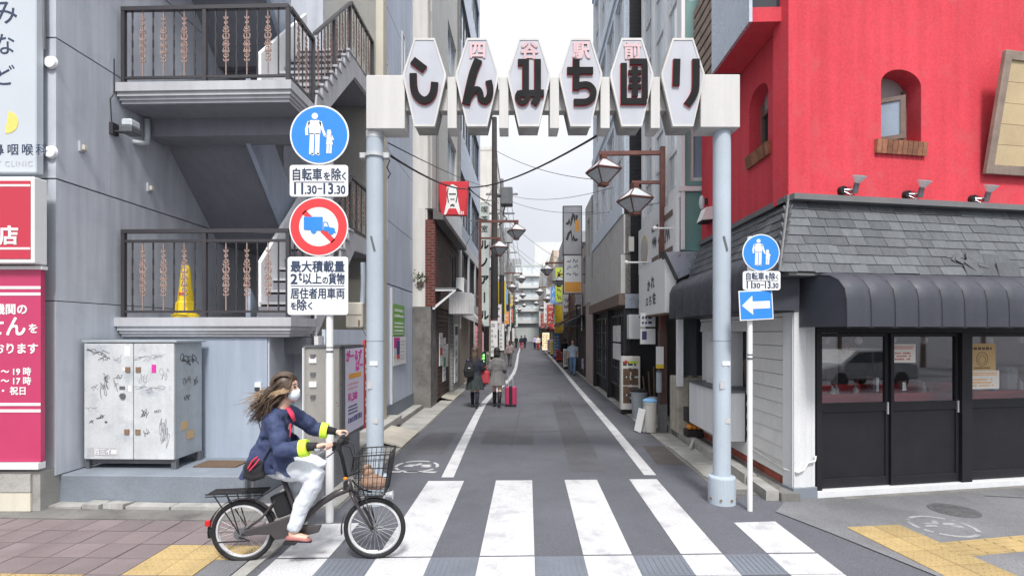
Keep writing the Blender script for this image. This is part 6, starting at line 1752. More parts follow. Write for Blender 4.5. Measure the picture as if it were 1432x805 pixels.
part(m, 'lettering', 'letter_black', o); wall_arm(o, W, -.5, -.01, 1.2); wall_arm(o, W, -.5, -.01, 4.4)
o, W, w, h = hang_sign('vertical_shop_sign', 'yellow vertical sign on the left beyond the utility pole', -1.92, -1.42, 33, 3.2, 5.3, 'yellow')
m = MB(W)
for i in range(5): scribble(m, .1, h - .42 - .38 * i, .3, .28, -.001, None, 7, 100 + i, .05)
part(m, 'brush_marks', 'print_red', o); wall_arm(o, W, -.55, -.01, .3); wall_arm(o, W, -.55, -.01, 1.8)
o, W, w, h = hang_sign('tower_sign', 'tall grey hanging sign with two panels high on the right of the alley', 1.58, 2.36, 22.6, 5.45, 7.55, 'print_grey', .3, 'frame_dark')
m = MB(W)
for i in range(2): scribble(m, .12, h - .85 - .75 * i, .5, .6, -.001, None, 10, 200 + i, .10)
part(m, 'brush_marks', 'print_dark', o); part(MB(W).box(.5, .68, -.004, -.001, 1.0, 1.5), 'orange_patch', 'print_orange', o); wall_arm(o, W, .81, 1.0, .5)
o, W, w, h = hang_sign('tower_sign', 'white hanging sign with a yellow foot under the grey one on the right', 1.60, 2.36, 22.6, 3.75, 5.40, 'sign_white', .3, 'frame_dark')
m = MB(W)
for i in range(6): scribble(m, .12 + .28 * (i % 2), h - .34 - .28 * (i // 2), .2, .2, -.001, None, 7, 220 + i, .03)
part(m, 'brush_marks', 'print_navy', o); part(MB(W).box(.02, w - .02, -.006, -.001, .03, .48), 'yellow_foot', 'print_orange', o); wall_arm(o, W, .81, 1.0, .8)
rs_ = random.Random(17)
specs = [  # l0, l1, s, z0, z1, mat, label
    (1.72, 2.12, 31.5, 3.9, 6.0, 'lime', 'lime green vertical sign below the right street lamp'),
    (1.75, 2.25, 33.0, 2.0, 3.75, 'yellow', 'yellow vertical sign with orange marks on the right'),
    (2.0, 2.45, 29.2, 3.2, 4.6, 'print_white', 'white hanging sign in front of the dark wooden house'),
    (1.7, 2.3, 38.0, 4.2, 5.4, 'banner_blue', 'small blue hanging sign on the right beyond the yellow sign'),
    (1.65, 2.3, 44.0, 2.6, 4.4, 'print_red', 'dark red hanging sign far on the right'),
    (1.6, 2.2, 50.0, 3.0, 5.0, 'print_white', 'white hanging sign far on the right'),
    (1.7, 2.3, 57.0, 3.0, 4.2, 'orange', 'orange hanging sign far on the right'),
    (-1.95, -1.5, 29.0, 2.2, 3.6, 'print_white', 'white sign with dark brush marks low on the left'),
    (-2.3, -1.75, 40.0, 3.0, 4.6, 'print_white', 'white hanging sign on the left before the cream tower'),
    (-2.3, -1.7, 46.0, 2.8, 3.9, 'orange', 'orange hanging sign on the left far down'),
    (-2.35, -1.75, 53.0, 2.2, 4.4, 'print_white', 'white vertical sign on the left far down'),
    (-2.35, -1.75, 60.0, 3.2, 4.8, 'print_red', 'red hanging sign on the left far down'),
    (1.85, 2.35, 36.0, 2.3, 3.3, 'print_green', 'green hanging sign above the red standing sign on the right'),
    (1.7, 2.3, 47.0, 4.6, 6.2, 'print_white', 'high white hanging sign above the dark red one on the right'),
    (1.75, 2.3, 54.0, 4.5, 5.6, 'yellow', 'high yellow hanging sign far on the right'),
    (1.6, 2.25, 63.0, 2.6, 4.4, 'print_red', 'red hanging sign farthest on the right'),
    (1.6, 2.25, 72.0, 3.0, 5.0, 'print_white', 'white hanging sign farthest on the right'),
    (-2.2, -1.6, 36.5, 4.6, 6.0, 'print_white', 'high white hanging sign above the cream awning on the left'),
    (-2.2, -1.7, 43.0, 4.4, 5.6, 'banner_blue', 'high blue hanging sign on the cream tower on the left'),
    (-2.2, -1.65, 49.0, 4.8, 6.6, 'print_white', 'tall white hanging sign high on the cream tower on the left'),
    (-2.3, -1.7, 57.0, 5.0, 6.2, 'yellow', 'high yellow hanging sign far down on the left'),
    (-2.3, -1.6, 70.0, 3.0, 5.2, 'print_green', 'green hanging sign farthest down on the left'),
    (-2.3, -1.6, 80.0, 3.0, 5.0, 'print_white', 'white hanging sign farthest down on the left')]
for k, (l0, l1, s_, z0, z1, mt, lab) in enumerate(specs):
    o, W, w, h = hang_sign('hanging_sign', lab, l0, l1, s_, z0, z1, mt, .2)
    m = MB(W); n = max(2, int(h / .45))
    for i in range(n): scribble(m, w * .2, h - (i + .85) * h / n, w * .6, h / n * .7, -.001, None, 7, 300 + 7 * k + i, .05)
    part(m, 'brush_marks', 'print_dark' if mt in ('print_white', 'lime') else ('print_orange' if mt == 'yellow' else 'print_white'), o)
    wall_arm(o, W, (w + .02) if l0 > 0 else -.4, (w + .4) if l0 > 0 else -.02, h * .5)
# standing signs, flags
def stand_sign(label, l, s_, w, h, mat, yaw=0, seed=1, lit=None):
    W = S @ T((l, s_, 0)) @ RZ(yaw)
    o = thing('standing_sign', label, 'sign', M=W)
    part(MB(W).box(-w / 2, w / 2, -.12, .12, .12, h), 'box', mat, o, bevel=.01)
    part(MB(W).box(-w / 2 + .03, w / 2 - .03, -.10, .10, 0, .119), 'base', 'rubber', o)
    m = MB(W); marks(m, -w / 2 + .04, w / 2 - .04, .25, h - .1, -.121, rows=7, seed=seed, fill=.7); part(m, 'print', 'print_dark' if not lit else lit, o)
    return o, W
o, W = stand_sign('cream menu stand with food pictures at the black building corner', 2.52, 12.72, .46, 1.42, 'paper', 0, 5)
m = MB(W)
for i in range(4):
    for j in range(2): m.box(-.19 + .20 * j, -.02 + .20 * j, -.126, -.1235, .28 + .22 * i, .46 + .22 * i)
part(m, 'food_picture', 'wood_brown', o); part(MB(W).disc(-.12, 1.28, .045, -.127, -.1235, 16), 'red_dot', 'print_red', o); part(MB(W).box(-.05, .18, -.126, -.1235, 1.25, 1.31), 'green_line', 'lime', o)
stand_sign('glowing cream standing sign far down the right kerb', 1.98, 56, .75, 2.0, 'lit_cream', 0, 3, 'print_orange')
stand_sign('lilac standing sign beside the glowing cream one', 2.2, 50, .55, 1.35, 'lit_lilac', 0, 6)
stand_sign('pale yellow standing sign in the row on the right kerb', 2.25, 45, .55, 1.3, 'yellow_soft', 0, 8)
stand_sign('blue standing sign by the dark wooden house', 2.2, 39, .45, 1.9, 'banner_blue', 0, 9, 'print_white')
o, W = stand_sign('small sign lit with green letters beside the red flag', -1.66, 19.0, .22, 1.35, 'black_wall', 0, 4)
m = MB(W); marks(m, -.08, .08, .9, 1.32, -.126, rows=4, seed=5, fill=.8); part(m, 'green_letters', 'led_green', o)
Wf_ = S @ T((-1.95, 18.6, 0))
fl_ = thing('red_flag', 'red and pink shop flag on a thin pole beside the brown left lamp post', 'flag', M=Wf_)
part(MB(Wf_).cyl((0, 0, 0), (0, 0, 2.4), .015, None, 8).lathe([(.16, 0), (.16, .06), (.05, .08)], (0, 0, 0), 12), 'flag_pole', 'white_metal', fl_)
m = MB(Wf_); nn = 8
for i in range(nn):
    a, b = i / nn, (i + 1) / nn
    f_ = lambda t: (.03 + .32 * t, .05 * math.sin(5 * t), -.30 * t)
    p, q_ = f_(a), f_(b)
    m.add([(p[0], p[1], 1.45 + p[2] * .5), (q_[0], q_[1], 1.45 + q_[2] * .5), (q_[0], q_[1], 2.3 + q_[2]), (p[0], p[1], 2.3 + p[2])], [(0, 1, 2, 3)])
part(m, 'cloth', 'pink_soft', fl_)
m = MB(Wf_)
for i in range(3): scribble(m, .08, 1.95 - .22 * i, .2, .14, -.06, None, 6, 400 + i, .035)
part(m, 'brush_marks', 'print_red', fl_)

# ================================================================== STREET LAMPS
def lantern(par, W):
    """A four-sided lantern: shallow glazed roof, wide rim, glass tapering down."""
    m = MB(W)
    def ringsq(z, r): return [(r, r, z), (-r, r, z), (-r, -r, z), (r, -r, z)]
    A, B, C_, D = ringsq(.50, .045), ringsq(.29, .255), ringsq(.25, .255), ringsq(.0, .065)
    def shell(a, b): return [(a[i], b[i], b[(i + 1) % 4], a[(i + 1) % 4]) for i in range(4)]
    ht = node('lantern', par)
    g = MB(W)
    for qd in shell(A, B): g.sheet(qd)
    part(g, 'roof_glass', 'lamp_glass', ht)
    g = MB(W)
    k = .965
    for qd in shell([(x * k, y * k, z) for x, y, z in C_], [(x * k, y * k, z + .01) for x, y, z in D]): g.sheet(qd)
    part(g, 'lamp_glass', 'lamp_glass', ht)
    f = MB(W)
    for a, b in ((A, B), (C_, D)):
        for i in range(4): f.tube([a[i], b[i]], .014, 5)
    for i in range(4):
        for z_, r in ((.27, .262),):
            a, b = ringsq(z_, r)[i], ringsq(z_, r)[(i + 1) % 4]; f.tube([a, b], .022, 6)
    f.box(-.06, .06, -.06, .06, .51, .60).box(-.085, .085, -.085, .085, -.045, .005)
    part(f, 'lantern_frame', 'brown_rust', ht)
def street_lamp(label, l, s_, sgn, zt=5.67, a1=1.20, a2=.56):
    W = S @ T((l, s_, 0))
    o = thing('street_lamp', label, 'street lamp', M=W, group='brown two lantern street lamps along the alley')
    part(MB(W).box(-.075, .075, -.075, .075, .55, 2.05), 'pole', 'brown_dark', o)
    part(MB(W).box(-.078, .078, -.078, .078, 0, .549), 'pole_foot', 'pole_concrete', o)
    part(MB(W).box(-.062, .062, -.062, .062, 2.05, 3.95).box(-.048, .048, -.048, .048, 3.95, zt + .12), 'upper_pole', 'brown_rust', o)
    part(MB(W).box(min(sgn * .05, sgn * (a1 + .08)), max(sgn * .05, sgn * (a1 + .08)), -.035, .035, zt - .04, zt + .04).box(min(sgn * .05, sgn * (a2 + .06)), max(sgn * .05, sgn * (a2 + .06)), -.03, .03, zt - .63, zt - .57), 'arm', 'brown_rust', o)
    lantern(o, W @ T((sgn * a1, 0, zt - .62)) @ RZ(20)); lantern(o, W @ T((sgn * a2, 0, zt - 1.22)) @ RZ(20))
    return o
L1 = street_lamp('brown street lamp with two lanterns beside the white awning sign, nearest the gate', 2.75, 10.55, -1)
# a small box and notice on its pole
W = ROOT[L1.name]
o = thing('pole_notice', 'white and yellow notice strapped to the brown lamp post', 'notice', M=W @ T((-.1, -.08, 1.28)))
part(MB(W).box(-.15, -.0, -.10, -.079, 1.28, 1.72), 'card', 'print_white', o); part(MB(W).box(-.15, 0, -.103, -.1005, 1.28, 1.36), 'yellow_strip', 'yellow', o)
o = thing('pole_ashtray', 'grey tube ashtray strapped to the brown lamp post below the notice', 'ashtray', M=W @ T((-.1, -.1, .85)))
part(MB(W).cyl((-.10, -.13, .80), (-.10, -.13, 1.2), .06, None, 12), 'tube', 'bin_grey', o); part(MB(W).cyl((-.10, -.13, 1.2), (-.10, -.13, 1.23), .065, None, 12), 'cap', 'steel_dark', o)
L2 = street_lamp('brown street lamp with two lanterns beside the tall white vertical sign', -1.72, 18.4, 1, 6.0, 1.31, .69)
for (l, s_, sg, lab) in ((2.2, 27, -1, 'brown street lamp past the tall hanging signs on the right'), (-1.75, 34.5, 1, 'brown street lamp by the yellow sign on the left'), (2.15, 41.5, -1, 'brown street lamp far down on the right'),
                         (-1.8, 50, 1, 'brown street lamp far down on the left'), (2.15, 58, -1, 'brown street lamp farthest away on the right'), (-1.8, 68, 1, 'brown street lamp farthest away on the left')):
    src = L1 if sg < 0 else L2
    copy_tree(src, S @ T((l, s_, 0)), lab)

# ================================================================== UTILITY POLES AND WIRES
def utility_pole(label, l, s_, h, r, extras):
    W = S @ T((l, s_, 0))
    o = thing('utility_pole', label, 'utility pole', M=W)
    part(MB(W).cyl((0, 0, 0), (0, 0, h), r, r * .68, 16), 'pole', 'pole_dark' if extras < 2 else 'pole_concrete', o)
    part(MB(W).cyl((0, 0, 2.7), (0, 0, 5.6), r * 1.03, r * .98, 16), 'dark_wrap', 'pole_black', o)
    if extras:
        part(MB(W).box(-1.0, 1.0, -.05, .05, h - 1.0, h - .9).box(-.8, .8, -.05, .05, h - 2.2, h - 2.1), 'cross_arm', 'pole_concrete', o)
        m = MB(W)
        for x in (-.9, -.3, .3, .9): m.lathe([(.03, 0), (.05, .05), (.03, .1), (.05, .15), (.02, .2)], (x, 0, h - .9), 8)
        part(m, 'insulator', 'print_white', o)
        m = MB(W)
        for x, y in ((.42, -.1), (-.42, .1)): m.cyl((x, y, h - 4.0), (x, y, h - 3.1), .26, None, 14)
        part(m, 'transformer', 'far_grey', o)
    part(MB(W).box(-.16, .16, -r - .05, -r, .9, 2.55), 'wrapped_notice', 'print_white', o)
    m = MB(W); marks(m, -.13, .13, 1.0, 2.45, -r - .051, rows=6, seed=int(s_), fill=.7); part(m, 'print', 'print_grey', o)
    m = MB(W)
    for i in range(12): m.cyl((-.22 if i % 2 else .0, -r * .5, 3 + .5 * i), (.0 if i % 2 else .22, -r * .5, 3 + .5 * i), .012, None, 5)
    part(m, 'step_bolt', 'steel_dark', o)
    return o
utility_pole('thick dark utility pole beside the white vertical sign on the left', -1.55, 23.8, 12.0, .17, 0)
utility_pole('grey utility pole with transformers behind the dark one on the left', -1.62, 32, 11.6, .16, 2)
utility_pole('grey utility pole far down on the left of the alley', -1.8, 47, 11.5, .16, 2)
utility_pole('grey utility pole farthest down on the left of the alley', -1.85, 66, 11.5, .16, 2)
W = S @ T((-1.55, 23.8, 0))
o = thing('pole_transformer', 'dark grey transformer box hung on the dark utility pole', 'transformer', M=W @ T((.5, 0, 8)))
part(MB(W).box(.30, .85, -.3, .3, 7.9, 8.7), 'tank', 'steel_dark', o, bevel=.03)
part(MB(W).box(.12, .30, -.05, .05, 8.3, 8.4).tube([(.5, 0, 7.9), (.4, 0, 7.5), (.6, 0, 7.3), (.2, 0, 7.0)], .03), 'mount', 'pole_black', o)
def wire(label, a, b, sag, r=.012, n=14):
    a, b = Vector(a), Vector(b)
    pts = [a.lerp(b, i / n) - Vector((0, 0, sag * 4 * (i / n) * (1 - i / n))) for i in range(n + 1)]
    solo(MB().tube(pts, r, 6), 'overhead_wire', 'cable', label, 'cable', tuple(a), smooth=True)
PT = lambda px, py, Y: ((px - 716) / 716 * Y, Y, z_at(py, Y))
wire('thick black cable running from the left gate post to the red projecting sign', PT(543, 216, 6.1), PT(655, 264, 14.2), .12, .016)
wire('thick black cable sagging from the gate beam to the red projecting sign', PT(846.5, 183, 6.08), PT(655, 262, 14.3), .18, .016)
wire('thin wire from the left gate post up the alley', PT(543, 200, 6.1), PT(700, 262, 30), .2, .008)
wire('black cable from the red projecting sign to the utility pole', PT(655, 262, 14.3), PT(692, 278, 23.6), .2, .018)
wire('second black cable from the red projecting sign to the utility pole', PT(655, 264, 14.3), PT(712, 300, 28), .1, .014)
wire('thin wire crossing from the transformer pole to the right side', PT(716, 274, 24), PT(880, 255, 14), .3, .008)
wire('thin wire crossing lower from the transformer pole to the right side', PT(716, 282, 24), PT(860, 292, 18), .3, .008)
wire('thin wire from the street lamp to the white building', PT(820, 290, 22), PT(985, 258, 10), .15, .008)
wire('thin wire along the right house fronts', PT(800, 300, 22), PT(960, 275, 9.8), .1, .007)
wire('thin wire between the far utility poles', PT(708, 282, 32), PT(728, 392, 66), .4, .014)
wire('second thin wire between the far utility poles', PT(716, 290, 32), PT(733, 396, 66), .4, .014)
wire('thin wire past the cream tower', PT(696, 300, 24), PT(722, 384, 47), .4, .012)
solo(MB().tube([PT(541, 215, 6.13), PT(545, 225, 6.13), PT(541, 234, 6.13), PT(546, 243, 6.13), PT(542, 250, 6.13)], .007), 'cable_loop', 'cable', 'small loop of cable tied to the left gate post', 'cable', PT(541, 232, 6.13))

# ================================================================== THINGS ALONG THE RIGHT KERB
def bin_(label, l, s_, r, h, mat, lid, taper=.8):
    W = S @ T((l, s_, .02))
    o = thing('rubbish_bin', label, 'bin', M=W)
    part(MB(W).lathe([(r * taper, 0), (r * .98, h - .05), (r * 1.04, h - .04), (r * 1.04, h)], (0, 0, 0), 20), 'bin_body', mat, o)
    part(MB(W).lathe([(r * 1.08, h + .001), (r * 1.08, h + .03), (r * .7, h + .06), (r * .2, h + .065)], (0, 0, 0), 20), 'bin_lid', lid, o)
bin_('larger grey bin with a dark bag over its rim by the menu stand', 2.58, 11.95, .19, .62, 'bin_grey', 'rubber')
bin_('smaller grey bin behind the brown lamp post', 2.86, 11.8, .115, .46, 'bin_grey', 'bin_grey')
bin_('pale bin with a blue lid in front of the brown lamp post', 2.45, 10.35, .135, .60, 'bin_pale', 'bin_lid', .9)
for k, (dx, mt) in enumerate(((0, 'print_white'), (.10, 'print_grey'))):
    W = S @ T((2.20 + dx * .8, 10.35 + dx * .3, .02)) @ RY(12) @ RZ(25)
    solo(MB(W).box(-.012, .012, -.10, .10, 0, .46), 'leaning_board', mt, ('white board leaning at the kerb left of the blue lidded bin', 'grey board leaning between the white one and the bin')[k], 'board', W.to_translation(), bevel=.003)
W = S @ T((2.83, 9.75, 0))
o = thing('stained_cabinet', 'old stained cream cabinet at the kerb beside the white counter', 'cabinet', M=W)
part(MB(W).box(0, .50, 0, .55, .10, 1.16), 'body', 'old_white', o, bevel=.01)
part(MB(W).box(.02, .48, .02, .5, 0, .099), 'foot', 'concrete_dark', o)
part(MB(W).box(.20, .206, -.003, -.0005, .2, 1.14), 'door_gap', 'joint_dark', o)
m = MB(W)
for i in range(7): m.ball((.06 + .065 * i, .1 + .05 * (i % 3), 1.19), (.06, .09, .045), 8, 5)
part(m, 'bundle', 'paper', o, smooth=True)
W = S @ T((3.02, 9.45, .02))
o = thing('crate', 'small dark crate with orange things between the cabinet and the white counter', 'crate', M=W)
part(MB(W).box(-.14, .14, -.12, .12, 0, .22).box(-.14, .14, -.12, .12, .36, .62), 'crate_body', 'shop_dark', o)
m = MB(W)
for i in range(3): m.ball((-.08 + .08 * i, -.05, .28), (.06, .08, .06), 8, 6)
part(m, 'orange_contents', 'orange', o, smooth=True)
m = MB(S)
for i in range(5): m.tube([(2.85 + .1 * i, 12.3 + .05 * i, .05), (2.78 + .13 * i, 12.45, .95 + .12 * (i % 3))], .02, 6)
solo(m, 'wooden_sticks', 'wood_brown', 'bundle of wooden sticks leaning behind the grey bins', 'sticks', S @ Vector((3, 12.3, 0)))
solo(MB(S).tube([(3.0, 9.2, .03), (2.86, 8.95, .14), (2.75, 8.75, .05)], .025, 6), 'pipe_end', 'bin_pale', 'pale bent pipe end lying at the kerb by the white counter', 'pipe', S @ Vector((2.9, 9, 0)))
W = S @ T((2.62, 9.95, 1.75))
o = thing('small_shop_sign', 'small white shop sign hanging under the wedge sign', 'sign', M=W)
part(MB(W).box(-.16, .16, 1.3, 1.36, .0, .34).box(-.16, .16, 1.3, 1.36, .38, .68), 'plate', 'print_white', o)
m = MB(W); marks(m, -.13, .13, .05, .3, 1.299, rows=1, seed=3, fill=.9); marks(m, -.13, .13, .42, .64, 1.299, rows=2, seed=4); part(m, 'print', 'print_navy', o)
# potted plant on the shelf at the cream house end
W = S @ T((-2.85, 13.5, 3.15))
o = thing('potted_plant', 'small dark green potted plant on the white bracket shelf', 'plant', M=W)
part(MB(W).lathe([(.07, 0), (.10, .14), (.08, .15)], (0, 0, 0.05), 10), 'pot', 'frame_brown', o)
m = MB(W); q = random.Random(6)
for i in range(90):
    c = Vector((q.gauss(0, .13), q.gauss(0, .1), .30 + q.gauss(0, .08))); d = Vector((q.uniform(-1, 1), q.uniform(-1, 1), q.uniform(-.3, 1))).normalized() * .06; e = d.orthogonal().normalized() * .025
    m.sheet([c - e, c + d, c + e, c - d * .3])
part(m, 'foliage', 'leaf', o, recalc=False)
# ------------------------------------------------------------------ clutter on the house fronts: air conditioners, awnings, meter boxes
ac0 = None
def aircon(lab, W):
    global ac0
    if ac0 is None:
        ac0 = thing('air_conditioner', lab, 'air conditioner', M=W, group='air conditioner units on the house fronts')
        part(MB(W).box(0, .78, -.30, -.02, 0, .55), 'case', 'siding_white', ac0, bevel=.01)
        part(MB(W).disc(.30, .28, .21, -.306, -.3005, 24), 'fan_grille', 'steel_dark', ac0)
        part(MB(W).box(.05, .09, -.30, 0, -.06, -.001).box(.69, .73, -.30, 0, -.06, -.001), 'bracket', 'steel_dark', ac0)
        part(MB(W).tube([(.78, -.1, .2), (.86, -.06, .15), (.86, -.06, -1.2)], .025, 6), 'hose', 'siding', ac0)
        return ac0
    return copy_tree(ac0, W, lab)
for lab, W in (('air conditioner above the ribbed white canopy on the left', WL(-2.50, 17.6, 3.35)), ('air conditioner on the low grey shop house, left side', WL(-2.49, 28.0, 3.3)), ('higher air conditioner on the low grey shop house, left side', WL(-2.49, 30.6, 5.9)),
               ('air conditioner on the narrow dark shop house, left side', WL(-2.44, 34.2, 3.4)), ('air conditioner on the cream tower, left side', WL(-2.59, 41, 3.4)), ('air conditioner beside the tall hanging sign, right side', WR(2.54, 24.5, 3.3)),
               ('air conditioner on the dark wooden house, right side', WR(2.49, 30.5, 3.25)), ('air conditioner on the grey bar house, right side', WR(2.49, 36, 3.4)), ('air conditioner on the white bar house, right side', WR(2.49, 44, 3.4)),
               ('air conditioner at first floor height on the pinkish house, right side', WR(2.54, 26.2, 4.6))):
    aircon(lab, W)
def awning(label, W, w, d, h, mat):
    o = thing('shop_awning', label, 'awning', M=W)
    part(MB(W).poly([(0, 0, h), (0, -d, h - .35), (0, -d, h - .55), (0, 0, h - .08)], (w, 0, 0)), 'canvas', mat, o)
    m = MB(W)
    for x in (.05, w - .05): m.tube([(x, -d + .03, h - .5), (x, 0, h - .6)], .015, 6)
    part(m, 'stay', 'steel_dark', o)
for lab, W, w, d, h, mt in (('dark red shop awning on the left beyond the utility pole', WL(-2.49, 28, 0), 3, .8, 2.9, 'bag_red'), ('cream shop awning far down on the left', WL(-2.44, 34.5, 0), 3.5, .8, 2.8, 'old_white'), ('navy shop awning farther down on the left', WL(-2.59, 42, 0), 4, .8, 2.9, 'navy_coat'),
                            ('dark green shop awning on the right before the dark wooden house', WR(2.54, 26.3, 0), 3, .7, 2.85, 'skirt_green'), ('brown shop awning on the dark wooden house', WR(2.49, 32.6, 0), 5, .8, 2.9, 'wood_brown'), ('red shop awning far down on the right', WR(2.49, 40, 0), 4, .8, 2.8, 'print_red'), ('pale shop awning farthest down on the right', WR(2.49, 50, 0), 5, .8, 2.9, 'old_white')):
    awning(lab, W, w, d, h, mt)
sh_ = random.Random(40)
for k, (l, s_, w, h, mt) in enumerate(((2.15, 28.5, .35, 1.1, 'paper'), (2.2, 35.2, .5, .8, 'print_red'), (-2.15, 26.0, .45, 1.0, 'paper'), (-2.2, 30.5, .4, .9, 'yellow_soft'), (-2.2, 37, .45, 1.1, 'print_white'))):
    stand_sign(('cream', 'red', 'cream', 'pale yellow', 'white')[k] + ' standing sign at the ' + ('right' if l > 0 else 'left') + ' kerb ' + ('past the pinkish house', 'by the grey bar house', 'under the blue tiled building', 'by the low shop house', 'by the narrow dark shop house')[k], l, s_, w, h, mt, 0, 50 + k)
for k, (a, b, sg) in enumerate((((-1.62, 32, 10.7), (-2.5, 22, 6.2), .25), ((-1.62, 32, 9.4), (2.5, 28, 5.6), .3), ((-1.8, 47, 10.5), (2.4, 43, 7.0), .3), ((-1.55, 23.8, 10.5), (2.45, 18.5, 7.5), .25), ((-1.62, 32, 10.6), (-1.8, 47, 10.5), .5), ((-1.62, 32, 9.4), (-1.8, 47, 9.3), .5), ((-1.8, 47, 10.5), (-1.85, 66, 10.5), .5), ((-1.55, 23.8, 11.6), (-1.62, 32, 10.6), .2), ((-1.62, 32, 8.0), (2.45, 36, 5.0), .2), ((-1.8, 47, 8.5), (-2.6, 43, 6), .1), ((-1.55, 23.8, 9), (-2.54, 20, 5.2), .15))):
    wire(('slack drop wire to the blue tiled building', 'drop wire crossing to the dark wooden house', 'drop wire crossing to the white bar house', 'drop wire crossing to the blue glazed building', 'upper line between the second and third poles', 'lower line between the second and third poles', 'line between the third and fourth poles', 'line between the first and second poles', 'low drop wire crossing to the grey bar house', 'short drop wire to the cream tower', 'short drop wire from the dark pole to the first floor windows')[k], S @ Vector(a), S @ Vector(b), sg, .011)

for k, (l, s_, z) in enumerate(((1.95, 34.6, 2.5), (1.9, 37.3, 2.4), (1.95, 42.6, 2.5), (1.9, 48.2, 2.5), (-2.0, 31.2, 2.4), (-2.0, 38.4, 2.5))):
    W = S @ T((l, s_, z))
    o = thing('paper_lantern', 'red paper lantern hanging at the ' + ('right' if l > 0 else 'left') + ' house fronts, ' + ('nearest on the right', 'second on the right', 'third on the right', 'farthest on the right', 'nearer on the left', 'farther on the left')[k], 'lantern', M=W, group='red paper lanterns')
    part(MB(W).lathe([(.07, -.28), (.15, -.2), (.18, 0), (.15, .2), (.07, .28)], (0, 0, 0), 14), 'paper_shade', 'print_red', o)
    part(MB(W).cyl((0, 0, .28), (0, 0, .33), .08, None, 10).cyl((0, 0, -.33), (0, 0, -.28), .08, None, 10).cyl((0, 0, .33), (0, 0, .6), .008, None, 5), 'cap', 'bike_black', o)

# ================================================================== THE CYCLIST
BW = T((-2.345, 4.47, 0)) @ RZ(3.5)                 # bicycle frame: x forward, y to its left, z up; origin under the rear wheel
bike = thing('bicycle', 'dark brown electric town bicycle with wire front basket and rear rack', 'bicycle', M=BW)
WBASE, WR_, HUB = 1.13, .272, .272
def wheel(par, x, name='wheel'):
    w = part(MB(BW).ring((x, 0, HUB), WR_ - .022, .022, 56, 10), name, 'rubber', par, smooth=True)
    m = MB(BW).ring((x, 0, HUB), WR_ - .048, .011, 56, 8)
    for sy in (-.012, .012): m.ring((x, sy, HUB), WR_ - .056, .006, 56, 6)
    part(m, 'rim', 'rim_alu', w, smooth=True)
    m = MB(BW)
    for i in range(28):
        a = R(360 / 28 * i); b = a + (.42 if i % 2 else -.42); sd = .03 if (i // 2) % 2 else -.03
        m.tube([(x + .02 * math.cos(b), sd, HUB + .02 * math.sin(b)), (x + (WR_ - .055) * math.cos(a), 0, HUB + (WR_ - .055) * math.sin(a))], .0010, 4, False)
    part(m, 'spokes', 'frame_alu', w)
    part(MB(BW).cyl((x, -.05, HUB), (x, .05, HUB), .026, None, 14).cyl((x, -.065, HUB), (x, .065, HUB), .010, None, 8), 'hub', 'steel_dark', w)
    return w
w1 = wheel(bike, 0.0); w2 = wheel(bike, WBASE)
part(MB(BW).box(WBASE - .06, WBASE + .03, -.016, -.010, HUB - .212, HUB - .19), 'valve_tag', 'print_white', w2)
def fender(x, a0, a1, name):
    m = MB(BW); n = 18; r = WR_ + .018; pts = []
    for i in range(n + 1):
        a = R(a0 + (a1 - a0) * i / n); pts.append((x + r * math.cos(a), HUB + r * math.sin(a), math.cos(a), math.sin(a)))
    for (x0, z0, c0, s0_), (x1, z1, c1, s1_) in zip(pts[:-1], pts[1:]):
        m.add([(x0, -.03, z0 - .01 * s0_), (x0, 0, z0), (x0, .03, z0 - .01 * s0_), (x1, -.03, z1 - .01 * s1_), (x1, 0, z1), (x1, .03, z1 - .01 * s1_)], [(0, 1, 4, 3), (1, 2, 5, 4)])
    return part(m, name, 'bike_frame', bike, smooth=True)
fender(0, 20, 190, 'fender'); fender(WBASE, 75, 190, 'fender')
part(MB(BW).tube([(-.29, -.01, .37), (-.292, -.01, .33)], .026, 10), 'rear_reflector', 'reflector_red', bike)
part(MB(BW).tube([(-.28, 0, .30), (-.27, 0, .22)], (.02), 8), 'mud_flap', 'rubber', bike)
# frame
tub = lambda pts, r, nm='frame_tube', mt='bike_frame': part(MB(BW).tube(pts, r, 12), nm, mt, bike, smooth=True)
tub([(.49, 0, .33), (.56, 0, .405), (.66, 0, .50), (.78, 0, .575), (.915, 0, .63)], [.030, .030, .029, .029, .030])
tub([(.49, 0, .33), (.42, 0, .50), (.335, 0, .735)], .023)
tub([(.335, 0, .735), (.31, 0, .81)], .014, 'seat_post', 'chrome')
tub([(.925, 0, .60), (.895, 0, .70)], .026, 'head_tube')
tub([(.885, 0, .72), (.845, 0, .90), (.81, 0, 1.01)], .016, 'stem', 'bike_black')
for sy in (-1, 1):
    tub([(.0, sy * .06, HUB), (.18, sy * .06, .40), (.29, sy * .035, .55), (.375, sy * .012, .63)], .010, 'seat_stay')
    tub([(.0, sy * .06, HUB), (.25, sy * .05, .285), (.47, sy * .03, .32)], .011, 'chain_stay')
    tub([(.925, sy * .03, .60), (.955, sy * .055, .56), (1.02, sy * .058, .44), (WBASE - .01, sy * .055, HUB)], [.016, .016, .014, .011], 'fork_blade')
    tub([(1.06, sy * .05, .56), (1.09, sy * .055, .44), (WBASE, sy * .058, HUB + .01)], .004, 'fender_stay', 'bike_black')
